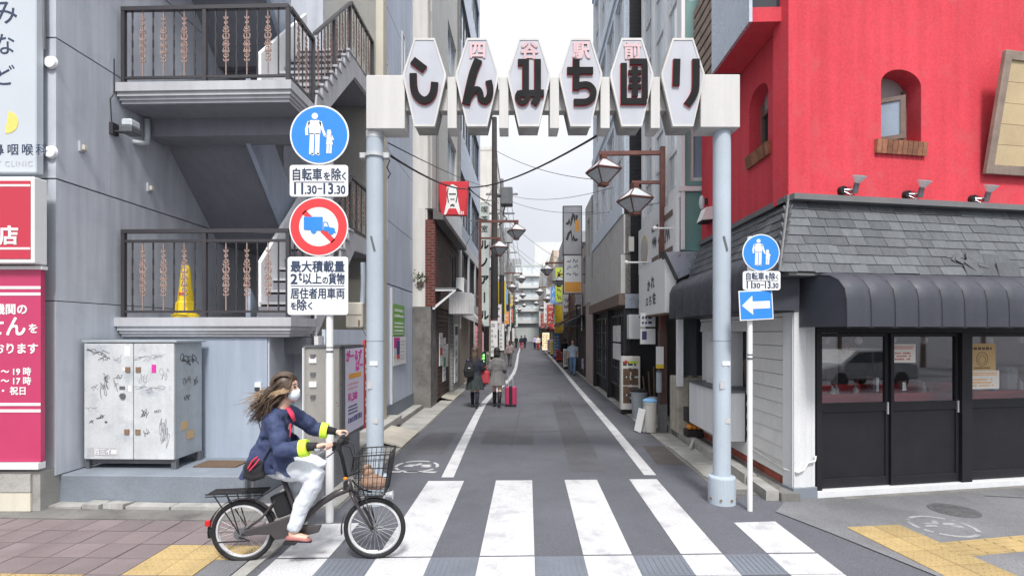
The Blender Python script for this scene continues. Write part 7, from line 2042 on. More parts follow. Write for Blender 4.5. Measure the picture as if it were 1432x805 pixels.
# chain cover, battery, crank
m = MB(BW).poly([(x, -.075, z) for x, z in ((.0, .245), (.02, .30), (.20, .345), (.40, .405), (.47, .41), (.52, .345), (.55, .33), (.69, .335), (.665, .27), (.60, .255), (.52, .24), (.30, .215), (.26, .26), (.14, .262))], (0, .03, 0))
part(m, 'chain_cover', 'bike_frame', bike, bevel=.006)
part(MB(BW).box(.265, .395, -.045, .045, .40, .60, BW @ T((.33, 0, .5)) @ RY(-20) @ T((-.33, 0, -.5))), 'battery', 'bike_black', bike, bevel=.012)
part(MB(BW).cyl((.49, -.08, .335), (.49, -.05, .335), .05, None, 20), 'crank_boss', 'steel_dark', bike)
part(MB(BW).tube([(.49, -.09, .335), (.455, -.095, .225)], .012, 8).box(.40, .50, -.17, -.10, .205, .228), 'crank', 'bike_black', bike)
part(MB(BW).tube([(.49, .08, .335), (.36, .085, .43)], .012, 8).box(.28, .38, .10, .18, .43, .452), 'crank', 'bike_black', bike)
part(MB(BW).tube([(.0, -.08, .25), (.10, -.10, .225), (-.19, -.10, .215)], .007, 6), 'kickstand', 'bike_black', bike)
part(MB(BW).cyl((.0, -.075, HUB), (.0, -.06, HUB), .05, None, 18), 'gear_hub', 'steel_dark', bike)
# saddle
m = MB(BW).tube([(.14, 0, .835), (.20, 0, .845), (.28, 0, .85), (.36, 0, .845), (.43, 0, .835)], [(.02, .06), (.035, .095), (.035, .08), (.028, .04), (.015, .022)], 14)
part(m, 'saddle', 'rubber', bike, smooth=True)
# rear rack
m = MB(BW)
for y in (-.075, -.04, 0, .04, .075): m.tube([(-.27, y, .615), (.20, y, .625)], .0055, 6)
for x in (-.27, -.12, .03, .19): m.tube([(x, -.08, .615), (x, .08, .615)], .005, 6)
m.tube([(-.28, -.085, .60), (.2, -.085, .605), (.2, -.085, .63), (-.28, -.085, .62)], .005, 6)
part(m, 'rear_rack', 'bike_black', bike)
m = MB(BW)
for sy in (-1, 1):
    m.tube([(.0, sy * .072, HUB), (-.21, sy * .08, .61)], .006, 6).tube([(.0, sy * .072, HUB), (-.10, sy * .08, .61)], .006, 6)
part(m, 'rack_stay', 'bike_black', bike)
# handlebar, grips, levers, basket, lamp
m = MB(BW).tube([(.74, -.285, 1.035), (.80, -.22, 1.05), (.83, -.08, 1.03), (.82, 0, 1.01), (.83, .08, 1.03), (.80, .22, 1.05), (.74, .285, 1.035)], .012, 10)
part(m, 'handlebar', 'bike_black', bike, smooth=True)
part(MB(BW).tube([(.705, -.30, 1.03), (.80, -.235, 1.05)], .018, 10), 'grip', 'bin_grey', bike, smooth=True)
part(MB(BW).tube([(.705, .30, 1.03), (.80, .235, 1.05)], .018, 10), 'grip', 'bin_grey', bike, smooth=True)
m = MB(BW)
for sy in (-1, 1):
    m.tube([(.83, sy * .14, 1.03), (.86, sy * .19, 1.02), (.82, sy * .25, .985), (.79, sy * .27, .965)], .006, 6)
    m.tube([(.84, sy * .10, 1.04), (.93, sy * .06, 1.0), (.95, sy * .03, .9), (.93, 0, .78)], .0045, 6)
    m.box(.80, .87, sy * .12 - .025, sy * .12 + .025, .99, 1.06)
m.ball((.85, -.06, 1.06), (.03, .03, .02), 10, 6)
part(m, 'brake_lever', 'bike_black', bike)
m = MB(BW)
bx = lambda t: (.985 + .0 * t, 1.235 + .055 * t)
lv = [0, .22, .45, .68, .86, 1]
for t in lv:
    x0, x1 = bx(t); y = .13 + .035 * t; z = .60 + .345 * t + .0
    r = .006 if t in (0, 1) else .003
    m.tube([(x0, -y, z), (x1, -y, z + .015 * t), (x1, y, z + .015 * t), (x0, y, z), (x0, -y, z)], r, 5)
for i in range(8):
    f = i / 7
    for sy in (-1, 1):
        m.tube([(.985 + .25 * f, sy * .13, .60), (.985 + .305 * f, sy * .165, .945 + .015 * f)], .003, 5)
for i in range(7):
    f = -1 + 2 * i / 6
    m.tube([(1.235, f * .13, .60), (1.29, f * .165, .96)], .003, 5).tube([(.985, f * .13, .60), (.985, f * .165, .945)], .003, 5).tube([(.985, f * .13, .60), (1.235, f * .13, .60)], .003, 5)
part(m, 'basket', 'bike_black', bike)
m = MB(BW).tube([(.93, 0, .70), (1.0, 0, .62), (1.1, 0, .59)], .008, 6).tube([(.90, .03, .73), (.99, .05, .76)], .008, 6).tube([(1.0, -.08, .60), (WBASE, -.06, HUB + .02)], .005, 6).tube([(1.0, .08, .60), (WBASE, .06, HUB + .02)], .005, 6)
part(m, 'basket_bracket', 'bike_black', bike)
part(MB(BW).cyl((1.24, -.07, .585), (1.30, -.07, .585), .030, .042, 14).tube([(1.20, -.07, .60), (1.25, -.07, .59)], .008, 6), 'headlamp', 'chrome', bike)
part(MB(BW).ball((.885, -.04, .725), (.02, .015, .014), 10, 6), 'reflector', 'reflector_amber', bike)
part(MB(BW).box(.865, .895, -.035, .035, .63, .69), 'lock_box', 'bike_black', bike)
bg = solo(MB(BW).ball((1.10, .0, .685), (.095, .09, .07), 14, 9).ball((1.07, .02, .76), (.05, .06, .05), 12, 8).ball((1.17, -.03, .68), (.07, .08, .06), 12, 8).tube([(1.03, -.02, .76), (1.05, -.03, .83), (1.09, 0, .83), (1.11, .02, .76)], .010, 6), 'brown_bag', 'brown_bag', 'crumpled brown bag lying in the bicycle basket', 'bag', BW @ Vector((1.11, 0, .61)), smooth=True)

# the rider: tubes fused into one surface by a voxel remesh
_folds = bpy.data.textures.new('cloth_folds', 'CLOUDS'); _folds.noise_scale = .11; _folds.noise_depth = 2
def fuse(mb, name, mat, par, vox, smooth_it=6, label=None, folds=0):
    o = part(mb, name, mat, par, smooth=True)
    r = o.modifiers.new('fuse', 'REMESH'); r.mode = 'VOXEL'; r.voxel_size = vox; r.use_smooth_shade = True
    if smooth_it:
        sm = o.modifiers.new('relax', 'SMOOTH'); sm.iterations = smooth_it; sm.factor = .5
    if folds:
        dm_ = o.modifiers.new('folds', 'DISPLACE'); dm_.texture = _folds; dm_.strength = folds; dm_.mid_level = .5; dm_.texture_coords = 'LOCAL'
    if label: o['label'] = label
    return o
PW = BW @ T((.02, 0, 0))
rider = thing('person', 'woman riding the bicycle in a navy coat with lime cuffs and pale trousers', 'person', M=PW)
# joints (bicycle frame)
HIP = Vector((.25, 0, .90)); CH = Vector((.285, 0, 1.205)); NK = Vector((.300, 0, 1.345)); HD = Vector((.350, 0, 1.515))
hand_r, hand_l = Vector((.755, -.275, 1.065)), Vector((.755, .275, 1.065))
sh_r, sh_l = Vector((.295, -.165, 1.285)), Vector((.295, .165, 1.285))
el_r, el_l = Vector((.400, -.265, 1.045)), Vector((.51, .25, 1.12))
kn_r, an_r = Vector((.63, -.115, .765)), Vector((.455, -.135, .335))
kn_l, an_l = Vector((.57, .115, .80)), Vector((.30, .135, .52))
body = MB(PW)
body.tube([HIP, HIP.lerp(CH, .5), CH, NK - Vector((0, 0, .03))], [(.10, .15), (.09, .125), (.10, .15), (.06, .09)], 16, up=(1, 0, 0))
body.tube([NK - Vector((.01, 0, .06)), NK + Vector((.02, 0, .03)), HD + Vector((-.01, 0, -.09))], [.055, .048, .05], 12)
# head: skull, jaw, nose, ears
body.ball(HD + Vector((-.005, 0, .02)), (.096, .075, .105), 18, 12).ball(HD + Vector((.03, 0, -.055)), (.062, .056, .065), 16, 10).ball(HD + Vector((.088, 0, -.015)), (.018, .012, .022), 10, 8).ball(HD + Vector((.078, 0, -.008)), (.012, .010, .035), 8, 6)
for sy in (-1, 1): body.ball(HD + Vector((-.005, sy * .075, -.01)), (.018, .008, .03), 10, 6)
body.ball(HD + Vector((.074, 0, -.066)), (.012, .024, .008), 8, 6).ball(HD + Vector((.068, 0, -.10)), (.022, .024, .018), 8, 6)
for s_, e_, h_ in ((sh_r, el_r, hand_r), (sh_l, el_l, hand_l)):
    w_ = h_ + (e_ - h_).normalized() * .085
    body.tube([s_, s_.lerp(e_, .5), e_, e_.lerp(w_, .4), w_], [.05, .042, .036, .034, .024], 10)
    d = (h_ - e_).normalized(); sd = -1 if h_.y < 0 else 1
    # palm, four fingers wrapped round the grip, thumb from the palm's inner side
    body.tube([w_, w_.lerp(h_, .5), h_ + Vector((.0, 0, .012))], [(.024, .020), (.020, .036), (.016, .040)], 10, up=(0, 0, 1))
    for i in range(4):
        off = Vector((.095, -sd * -.065, .02)).normalized() * ((i - 1.5) * .0195)
        off = Vector((.0195 * (i - 1.5) * .55, -sd * .0195 * (i - 1.5), .0))
        b = h_ + off + Vector((.014, 0, .016)); ln = (.9, 1.0, .95, .8)[i]
        body.tube([b, b + Vector((.024, 0, .000)) * ln, b + Vector((.034, 0, -.022)) * ln, b + Vector((.022, 0, -.042)) * ln, b + Vector((.004, 0, -.046)) * ln], [.0100, .0095, .009, .0085, .007], 8)
    t0 = w_.lerp(h_, .55) + Vector((.0, -sd * .022, -.004))
    body.tube([t0, t0 + Vector((.026, -sd * .016, -.016)), t0 + Vector((.050, -sd * .006, -.030))], [.011, .010, .008], 8)
for k_, a_ in ((kn_r, an_r), (kn_l, an_l)):
    hp = HIP + Vector((.0, .085 if k_.y > 0 else -.085, -.02))
    body.tube([hp, hp.lerp(k_, .5), k_, k_.lerp(a_, .35), a_, a_ + Vector((-.01, 0, -.05))], [.085, .075, .052, .05, .032, .034], 12)
    body.tube([a_ + Vector((-.03, 0, -.055)), a_ + Vector((.04, 0, -.065)), a_ + Vector((.12, 0, -.08))], [(.03, .03), (.026, .035), (.014, .032)], 10)
b_ = fuse(body, 'body', 'skin', rider, .0062, 3)
# face: eyes, brows, lips, mask
m = MB(PW)
for sy in (-1, 1): m.ball(HD + Vector((.080, sy * .032, .012)), (.010, .014, .009), 10, 8)
part(m, 'eyes', 'hair_black', rider, smooth=True)
m = MB(PW)
for sy in (-1, 1): m.tube([HD + Vector((.084, sy * .015, .036)), HD + Vector((.083, sy * .033, .041)), HD + Vector((.070, sy * .052, .034))], .004, 6)
part(m, 'eyebrows', 'hair_dark', rider)
m = MB(PW).ball(HD + Vector((.050, 0, -.055)), (.062, .060, .056), 18, 12).ball(HD + Vector((.098, 0, -.032)), (.016, .022, .026), 10, 8)
mask = part(m, 'face_mask', 'mask_cloth', rider, smooth=True)
m = MB(PW)
for sy in (-1, 1): m.tube([HD + Vector((.06, sy * .058, -.04)), HD + Vector((-.005, sy * .083, -.0))], .0025, 5).tube([HD + Vector((.05, sy * .056, -.075)), HD + Vector((-.005, sy * .083, -.02))], .0025, 5)
part(m, 'mask_loop', 'mask_cloth', mask)
# trousers
tr = MB(PW)
tr.tube([HIP + Vector((-.035, 0, -.06)), HIP + Vector((-.01, 0, .02)), HIP + Vector((.02, 0, .12))], [(.115, .15), (.11, .15), (.09, .13)], 18, up=(1, 0, 0))
for k_, a_ in ((kn_r, an_r), (kn_l, an_l)):
    hp = HIP + Vector((.0, .085 if k_.y > 0 else -.085, -.03))
    k2 = k_ + Vector((.012, 0, .012))
    tr.tube([hp, hp.lerp(k2, .4) + Vector((0, 0, -.01)), hp.lerp(k2, .8), k2, k2.lerp(a_, .18) + Vector((.0, 0, 0)), k2.lerp(a_, .5) + Vector((-.012, 0, 0)), k2.lerp(a_, .88), a_ + Vector((0, 0, .0))], [.096, .100, .090, .083, .080, .073, .060, .052], 16)
fuse(tr, 'trousers', 'pants_pale', rider, .010, 5, folds=.034)
m = MB(PW)
for a_, k_ in ((an_r, kn_r), (an_l, kn_l)): m.tube([a_ + (k_ - a_).normalized() * .03, a_ + (k_ - a_).normalized() * -.012], .053, 16)
part(m, 'trouser_cuff', 'pants_pale', rider, smooth=True)
for a_ in (an_r, an_l):
    m = MB(PW).tube([a_ + Vector((-.055, 0, -.082)), a_ + Vector((-.02, 0, -.075)), a_ + Vector((.05, 0, -.082)), a_ + Vector((.11, 0, -.095)), a_ + Vector((.145, 0, -.103))], [(.018, .030), (.028, .036), (.024, .040), (.018, .038), (.008, .022)], 14)
    sh__ = part(m, 'shoe', 'shoe_pink', rider, smooth=True)
    part(MB(PW).tube([a_ + Vector((-.06, 0, -.104)), a_ + Vector((.04, 0, -.106)), a_ + Vector((.15, 0, -.116))], [(.008, .030), (.008, .040), (.007, .024)], 12), 'sole', 'rubber', sh__)
# coat
co = MB(PW)
co.tube([NK + Vector((-.01, 0, .0)), NK + Vector((-.02, 0, -.045)), CH + Vector((-.01, 0, .02)), CH + Vector((-.035, 0, -.12)), HIP + Vector((-.025, 0, .05)), HIP + Vector((-.03, 0, -.03))],
        [(.07, .085), (.10, .155), (.118, .185), (.122, .165), (.145, .185), (.165, .205)], 20, up=(1, 0, 0))
for s_, e_, h_, n_ in ((sh_r, el_r, hand_r, 0), (sh_l, el_l, hand_l, 1)):
    w_ = h_ + (e_ - h_).normalized() * .15
    co.tube([s_ + Vector((-.01, 0, .0)), s_.lerp(e_, .35), s_.lerp(e_, .75), e_ + Vector((-.015, 0, -.015)), e_.lerp(w_, .45) + Vector((0, 0, -.015)), w_ + Vector((0, 0, -.008))], [.070, .073, .068, .068, .066, .060], 14)
# flying coat tails: back and front panels
def tail(pts, thick, ty=0.0):
    """pts: rows of points from top to hem; sews a cloth of some thickness."""
    nr, nc = len(pts), len(pts[0]); vs = []; fs = []
    for t in (0, 1):
        for r in pts:
            for p in r: vs.append(Vector(p) + Vector((thick * t, ty * t, 0)))
    N = nr * nc
    for i in range(nr - 1):
        for j in range(nc - 1):
            a = i * nc + j; fs.append((a, a + 1, a + nc + 1, a + nc)); fs.append((N + a, N + a + nc, N + a + nc + 1, N + a + 1))
    for i in range(nr - 1):
        for j in (0, nc - 1):
            a = i * nc + j; fs.append((a, a + nc, N + a + nc, N + a))
    for j in range(nc - 1):
        for i in (0, nr - 1):
            a = i * nc + j; fs.append((a, a + 1, N + a + 1, N + a))
    co.add(vs, fs)
tail([[(.20, -.17, 1.16), (.17, -.08, 1.16), (.17, .08, 1.16), (.20, .17, 1.16)],
      [(.13, -.20, 1.0), (.09, -.09, 1.0), (.09, .09, 1.0), (.13, .20, 1.0)],
      [(.08, -.215, .88), (.03, -.10, .87), (.03, .10, .87), (.08, .215, .88)],
      [(.05, -.22, .78), (-.015, -.10, .755), (-.015, .10, .755), (.05, .22, .78)]], .035)
for sy in (-1, 1):
    tail([[(.30, sy * .205, 1.10), (.38, sy * .18, 1.08), (.43, sy * .10, 1.06)],
          [(.27, sy * .22, .95), (.37, sy * .205, .93), (.46, sy * .12, .92)],
          [(.33, sy * .225, .86), (.40, sy * .21, .84), (.50, sy * .13, .84)],
          [(.43, sy * .22, .79), (.455, sy * .20, .775), (.50, sy * .15, .80)]], -.012, sy * -.028)
    tail([[(.20, sy * .20, 1.08), (.26, sy * .215, 1.08), (.32, sy * .215, 1.08)],
          [(.12, sy * .215, .94), (.21, sy * .225, .95), (.29, sy * .225, .95)],
          [(.09, sy * .22, .84), (.17, sy * .225, .84), (.29, sy * .225, .87)],
          [(.09, sy * .22, .80), (.19, sy * .225, .80), (.34, sy * .225, .82)]], .0, sy * -.03)
fuse(co, 'coat', 'navy_coat', rider, .010, 4, folds=.045)
# lime cuffs, inner cuffs, collar, red shirt, name strap, shoulder bag
for k, (s_, e_, h_) in enumerate(((sh_r, el_r, hand_r), (sh_l, el_l, hand_l))):
    d = (e_ - h_).normalized()
    m = MB(PW).tube([h_ + d * .195 + Vector((0, 0, -.012)), h_ + d * .135 + Vector((0, 0, -.008))], [.074, .070], 18)
    part(m, 'cuff', 'hi_lime', rider, smooth=False, label='lime yellow turned cuff')
    part(MB(PW).tube([h_ + d * .14, h_ + d * .055], [.040, .031], 14), 'inner_cuff', 'black_cloth', rider, smooth=True)
m = MB(PW).tube([NK + Vector((-.085, -.055, -.005)), NK + Vector((-.10, 0, .025)), NK + Vector((-.085, .055, -.005))], [(.012, .03)] * 3, 8).tube([NK + Vector((-.085, -.055, -.005)), NK + Vector((-.03, -.088, -.03)), NK + Vector((.03, -.085, -.07))], [(.012, .022)] * 3, 8)
part(m, 'collar', 'hi_lime', rider, smooth=True, label='lime yellow collar edge')
m = MB(PW).tube([NK + Vector((.06, 0, .0)), NK + Vector((.092, 0, -.06)), NK + Vector((.115, 0, -.12))], [(.012, .04), (.016, .045), (.010, .025)], 12, up=(1, 0, 0))
part(m, 'red_shirt', 'red_cloth', rider, smooth=True)
part(MB(PW).tube([NK + Vector((.10, -.06, -.13)), NK + Vector((.11, -.075, -.20)), NK + Vector((.10, -.07, -.24))], [(.006, .014)] * 3, 8), 'neck_strap', 'red_cloth', rider)
bagm = MB(BW).tube([(.13, -.255, .875), (.20, -.265, .885), (.275, -.26, .88)], [(.05, .03), (.085, .05), (.055, .03)], 14, up=(0, 0, 1)).tube([(.12, -.255, .83), (.20, -.262, .815), (.285, -.258, .83)], [(.03, .03), (.04, .045), (.03, .03)], 12, up=(0, 0, 1))
sbag = thing('shoulder_bag', 'small black shoulder bag with red straps at the hip of the cyclist', 'bag', M=BW @ T((.2, -.25, .8)))
fuse(bagm, 'bag_body', 'black_cloth', sbag, .01, 5)
part(MB(BW).tube([(.18, -.312, .90), (.215, -.318, .96), (.25, -.31, .99)], [(.006, .014)] * 3, 6).tube([(.19, -.314, .88), (.235, -.318, .93), (.265, -.31, .97)], [(.006, .012)] * 3, 6), 'red_strap', 'red_cloth', sbag)
part(MB(BW).tube([(.27, -.25, .95), (.36, -.215, 1.12), (.40, -.12, 1.24), (.36, -.05, 1.31)], [(.004, .012)] * 4, 6), 'carry_strap', 'black_cloth', sbag)
# hair: cap plus long strands blown backwards
hm = MB(PW).ball(HD + Vector((-.022, 0, .034)), (.098, .084, .098), 20, 14).ball(HD + Vector((-.05, 0, -.03)), (.070, .080, .10), 16, 10)
hr = fuse(hm, 'hair', 'hair_dark', rider, .010, 3)
q = random.Random(33)
m = MB(PW)
for i in range(230):                      # locks combed from the parting back over the skull
    u = q.uniform(-1, 1); c = HD + Vector((-.02, 0, .034)); pts = []
    el0 = q.uniform(18, 70); r = q.uniform(.99, 1.09)
    for t in range(6):
        f = t / 5; lat = R(90 * u * (.35 + .65 * f)); lon = R(el0 + (205 - el0) * f)
        pts.append(c + Vector((.100 * r * math.cos(lon) * math.cos(lat * .6), .090 * r * math.sin(lat), .102 * r * math.sin(lon) * math.cos(lat * .75))))
    m.tube(pts, [.003, .005, .0055, .0055, .004, .002], 5)
for i in range(26):                       # loose locks in front of the ear and at the brow
    sy = -1 if i % 2 else 1
    a = HD + Vector((.055 + q.uniform(-.02, .015), sy * q.uniform(.03, .07), .085 + q.uniform(-.02, .01)))
    e = HD + Vector((q.uniform(-.02, .035), sy * .088, q.uniform(-.10, -.02)))
    m.tube([a, a.lerp(e, .5) + Vector((.012, sy * .016, .01)), e], [.003, .006, .001], 5)
part(m, 'hair_locks', 'hair_dark', hr, smooth=True)
def strands(n, mat, zspan, tip, wid, seed):
    q = random.Random(seed); m = MB(PW)
    for i in range(n):
        u = q.uniform(-1, 1); a = HD + Vector((-.02 + q.uniform(-.05, .03), u * .085, q.uniform(*zspan)))
        L_ = q.uniform(.75, 1.1)
        e = HD + Vector((tip[0] * L_, u * .12 + q.uniform(-.05, .05), tip[1] + q.uniform(-.09, .09)))
        m1 = a.lerp(e, .35) + Vector((-.02, u * .03, q.uniform(-.01, .04))); m2 = a.lerp(e, .72) + Vector((0, u * .02, q.uniform(-.03, .03)))
        r = q.uniform(.5, 1) * wid
        m.tube([a, m1, m2, e], [(r * .7, r), (r * .9, r * 1.1), (r * .6, r * .8), (.001, .001)], 5)
    return m
part(strands(380, 'hair_dark', (-.09, .07), (-.27, -.22), .0042, 1), 'hair_strands', 'hair_dark', hr, smooth=True)
part(strands(120, 'hair_dark', (-.08, .02), (-.17, -.30), .004, 2), 'hair_strands', 'hair_dark', hr, smooth=True)
part(strands(16, 'hair_tan', (-.05, .0), (-.36, -.12), .006, 3), 'hair_streaks', 'hair_tan', hr, smooth=True)
m = MB(PW)
for i in range(7): m.tube([HD + Vector((.055, -.08 - .004 * i, .01 - .006 * i)), HD + Vector((-.03, -.105, -.012 - .005 * i)), HD + Vector((-.16, -.11, -.055 - .012 * i)), HD + Vector((-.33, -.10, -.10 - .02 * i))], [.003, .007, .006, .001], 5)
part(m, 'hair_streaks', 'hair_tan', hr, smooth=True)

# ================================================================== PEDESTRIANS
def pedestrian(label, l, s_, yaw, h, top, legs, hair, skirt=None, hair_len=0, stride=.18, sleeves=None, group=None, socks=None, arms=((.05, 0), (-.05, 0)), vox=.014):
    """A standing or walking figure facing +x of its own frame; proportions scale with the height h."""
    W = S @ T((l, s_, 0)) @ RZ(yaw); k = h / 1.65
    o = thing('person', label, 'person', M=W, group=group)
    V = lambda x, y, z: Vector((x * k, y * k, z * k))
    b = MB(W)
    b.tube([V(0, 0, .86), V(0, 0, 1.02), V(.0, 0, 1.2), V(-.01, 0, 1.34), V(0, 0, 1.39)], [(.10 * k, .15 * k), (.09 * k, .125 * k), (.105 * k, .155 * k), (.07 * k, .12 * k), (.045 * k, .05 * k)], 14, up=(1, 0, 0))
    b.tube([V(0, 0, 1.36), V(.01, 0, 1.46)], .05 * k, 10).ball(V(.015, 0, 1.535), (.092 * k, .074 * k, .115 * k), 14, 10).ball(V(.10, 0, 1.52), (.018 * k, .012 * k, .02 * k), 8, 6).ball(V(.04, 0, 1.475), (.058 * k, .052 * k, .055 * k), 10, 8)
    for sy in (-1, 1): b.ball(V(.0, sy * .075, 1.525), (.016 * k, .008 * k, .028 * k), 8, 6)
    legp = []
    for sy in (-1, 1):
        f = stride * sy
        hp, kn, an = V(0, sy * .08, .86), V(f * .55 + .03, sy * .08, .47), V(f - .02, sy * .08, .085 + (.05 if f < 0 else 0))
        legp.append((hp, kn, an))
        b.tube([hp, hp.lerp(kn, .5), kn, kn.lerp(an, .35), an], [.085 * k, .074 * k, .052 * k, .052 * k, .034 * k], 12)
        b.tube([an + V(-.05, 0, -.05), an + V(.04, 0, -.055), an + V(.15, 0, -.065)], [(.025 * k, .032 * k), (.028 * k, .038 * k), (.014 * k, .03 * k)], 8)
    armp = []
    for i, sy in enumerate((-1, 1)):
        ax, az = arms[i]
        sh, el, ha = V(-.01, sy * .17, 1.31), V(ax * .4 - .03, sy * .215, 1.05), V(ax + .03, sy * .22, .83 + az)
        armp.append((sh, el, ha))
        b.tube([sh, el, ha.lerp(el, .15)], [.048 * k, .038 * k, .026 * k], 10)
        b.tube([ha.lerp(el, .2), ha, ha + V(.0, 0, -.03)], [(.02 * k, .022 * k), (.018 * k, .036 * k), (.014 * k, .034 * k)], 8)
        for j in range(4):
            p = ha + V(.026 - .018 * j, 0, -.03); b.tube([p, p + V(.004, 0, -.035), p + V(.012, -.004 * sy, -.062)], [.0095 * k, .009 * k, .007 * k], 6)
        b.tube([ha + V(.03, 0, .0), ha + V(.048, -.012 * sy, -.03), ha + V(.045, -.016 * sy, -.05)], [.011 * k, .010 * k, .008 * k], 6)
    fuse(b, 'body', 'skin', o, max(.008, vox * .62) * k, 2)
    t = MB(W)
    t.tube([V(0, 0, .84), V(0, 0, 1.0), V(0, 0, 1.2), V(-.01, 0, 1.33), V(0, 0, 1.40)], [(.135 * k, .185 * k), (.115 * k, .155 * k), (.125 * k, .185 * k), (.095 * k, .155 * k), (.055 * k, .06 * k)], 16, up=(1, 0, 0))
    for sh, el, ha in armp:
        e = ha.lerp(el, .12) if not sleeves else sh.lerp(el, sleeves)
        t.tube([sh, el, e] if not sleeves else [sh, e], [.068 * k, .058 * k, .045 * k] if not sleeves else [.068 * k, .064 * k], 12)
    fuse(t, 'top', top, o, vox * k, 3, folds=.03 * k)
    if skirt:
        m = MB(W); n = 28
        for z0, r0, z1, r1 in ((.98, .135, .80, .19), (.80, .19, .50 if skirt[1] == 0 else skirt[1], .245)):
            for i in range(n):
                a0_, a1_ = 2 * math.pi * i / n, 2 * math.pi * (i + 1) / n
                q0, q1 = (1 + .07 * (i % 2)), (1 + .07 * ((i + 1) % 2))
                pp = lambda r, a, q_, z: V(r * q_ * math.cos(a) * .82, r * q_ * math.sin(a), z)
                m.sheet([pp(r0, a0_, q0, z0), pp(r0, a1_, q1, z0), pp(r1, a1_, q1, z1), pp(r1, a0_, q0, z1)])
        part(m, 'skirt', skirt[0], o)
    if legs:
        m = MB(W)
        m.tube([V(0, 0, .78), V(0, 0, .98)], [(.12 * k, .165 * k), (.115 * k, .155 * k)], 14, up=(1, 0, 0))
        for hp, kn, an in legp: m.tube([hp, hp.lerp(kn, .5), kn, kn.lerp(an, .5), an], [.098 * k, .086 * k, .068 * k, .062 * k, .056 * k], 12)
        fuse(m, 'trousers', legs, o, vox * k, 4)
    if socks:
        for hp, kn, an in legp:
            part(MB(W).tube([kn.lerp(an, .12), kn.lerp(an, .45), an], [.058 * k, .057 * k, .042 * k], 12), 'sock', socks, o, smooth=True)
    for hp, kn, an in legp:
        part(MB(W).tube([an + V(-.07, 0, -.055), an + V(-.03, 0, -.04), an + V(.05, 0, -.05), an + V(.15, 0, -.066)], [(.022 * k, .028 * k), (.038 * k, .038 * k), (.032 * k, .044 * k), (.012 * k, .03 * k)], 10), 'shoe', 'rubber', o, smooth=True)
    m = MB(W).ball(V(-.012, 0, 1.565), (.104 * k, .092 * k, .108 * k), 14, 10).ball(V(-.035, 0, 1.51), (.078 * k, .084 * k, .09 * k), 12, 8)
    if hair_len: m.tube([V(-.06, 0, 1.52), V(-.085, 0, 1.40), V(-.10, 0, 1.52 - hair_len)], [(.05 * k, .085 * k), (.045 * k, .09 * k), (.02 * k, .05 * k)], 10, up=(1, 0, 0))
    fuse(m, 'hair', hair, o, .016 * k, 3)
    m = MB(W)
    for sy in (-1, 1): m.ball(V(.098, sy * .03, 1.545), (.008 * k, .012 * k, .008 * k), 8, 6)
    part(m, 'eyes', 'hair_black', o)
    part(MB(W).ball(V(.094, 0, 1.475), (.008 * k, .022 * k, .006 * k), 8, 6), 'lips', 'pink_soft', o)
    return o, W, k
UP = 88                                     # facing away up the alley
g1 = ground(664, 570); a = S.inverted() @ g1
o, W, k = pedestrian('schoolgirl in dark blazer and pleated skirt walking away with a black bag', a.x, a.y, UP, 1.62, 'uniform_navy', None, 'hair_dark', ('skirt_green', .50), .28, .16, socks='uniform_navy', arms=((.10, .18), (.02, .0)))
sb = thing('school_bag', 'black school bag slung on the back of the left schoolgirl', 'bag', M=W)
m = MB(W).tube([(-.20, .12, .84), (-.22, .13, 1.0), (-.19, .11, 1.20)], [(.07, .13), (.085, .15), (.06, .12)], 14, up=(1, 0, 0))
fuse(m, 'bag_body', 'black_cloth', sb, .014, 4)
part(MB(W).tube([(-.18, .12, 1.18), (-.10, .13, 1.36), (.05, .13, 1.36), (.12, .14, 1.1)], .014, 8).box(-.30, -.285, .06, .18, 1.0, 1.06), 'strap', 'black_cloth', sb)
part(MB(W).box(-.315, -.303, .08, .13, 1.07, 1.09), 'white_tag', 'print_white', sb)
g2 = ground(695, 569); a2 = S.inverted() @ g2
o, W2, k2 = pedestrian('second pedestrian in a grey coat and black hair walking away beside the schoolgirl', a2.x, a2.y, UP, 1.60, 'grey_coat', None, 'hair_black', ('grey_coat', .62), .06, .14, socks='hair_black', arms=((.06, .12), (.04, .05)))
rb2 = thing('red_bag', 'dark red square bag carried between the two walking schoolgirls', 'bag', M=W2)
part(MB(W2).box(-.10, .02, .19, .52, .62, .98), 'bag_body', 'bag_red', rb2, bevel=.03)
part(MB(W2).tube([(-.04, .26, .97), (-.04, .28, 1.08), (-.04, .43, 1.08), (-.04, .45, .97)], .012, 8), 'handle', 'bag_red', rb2)
part(MB(W2).box(-.115, -.101, .24, .47, .66, .80), 'pocket', 'bag_red', rb2, bevel=.005)
g3 = ground(714.5, 568)
Wsu = T(g3) @ RZ(-3)
su = thing('suitcase', 'pink hard shell suitcase with a dark band rolling beside the pedestrian', 'suitcase', M=Wsu)
part(MB(Wsu).box(-.155, .155, -.11, .11, .05, .54), 'shell', 'case_pink', su, bevel=.025)
part(MB(Wsu).box(-.045, .045, -.114, .114, .047, .543), 'dark_band', 'black_cloth', su)
m = MB(Wsu)
for x in (-.11, -.075, .075, .11): m.box(x - .006, x + .006, -.116, -.105, .09, .50)
part(m, 'rib', 'bag_red', su)
part(MB(Wsu).tube([(-.06, -.09, .54), (-.06, -.09, .86), (.06, -.09, .86), (.06, -.09, .54)], .009, 8), 'pull_handle', 'frame_alu', su)
for x in (-.12, .12):
    for y in (-.08, .08): part(MB(Wsu).cyl((x - .012, y, .026), (x + .012, y, .026), .026, None, 12), 'castor', 'rubber', su)
DN = -95                                    # facing the camera
a = S.inverted() @ ground(801, 524.5)
pedestrian('man in pale blue shirt and jeans walking towards the gate with a child', a.x, a.y, DN, 1.68, 'shirt_blue', 'jeans', 'hair_dark', None, 0, .16, sleeves=.8, arms=((.02, .0), (.05, .05)))
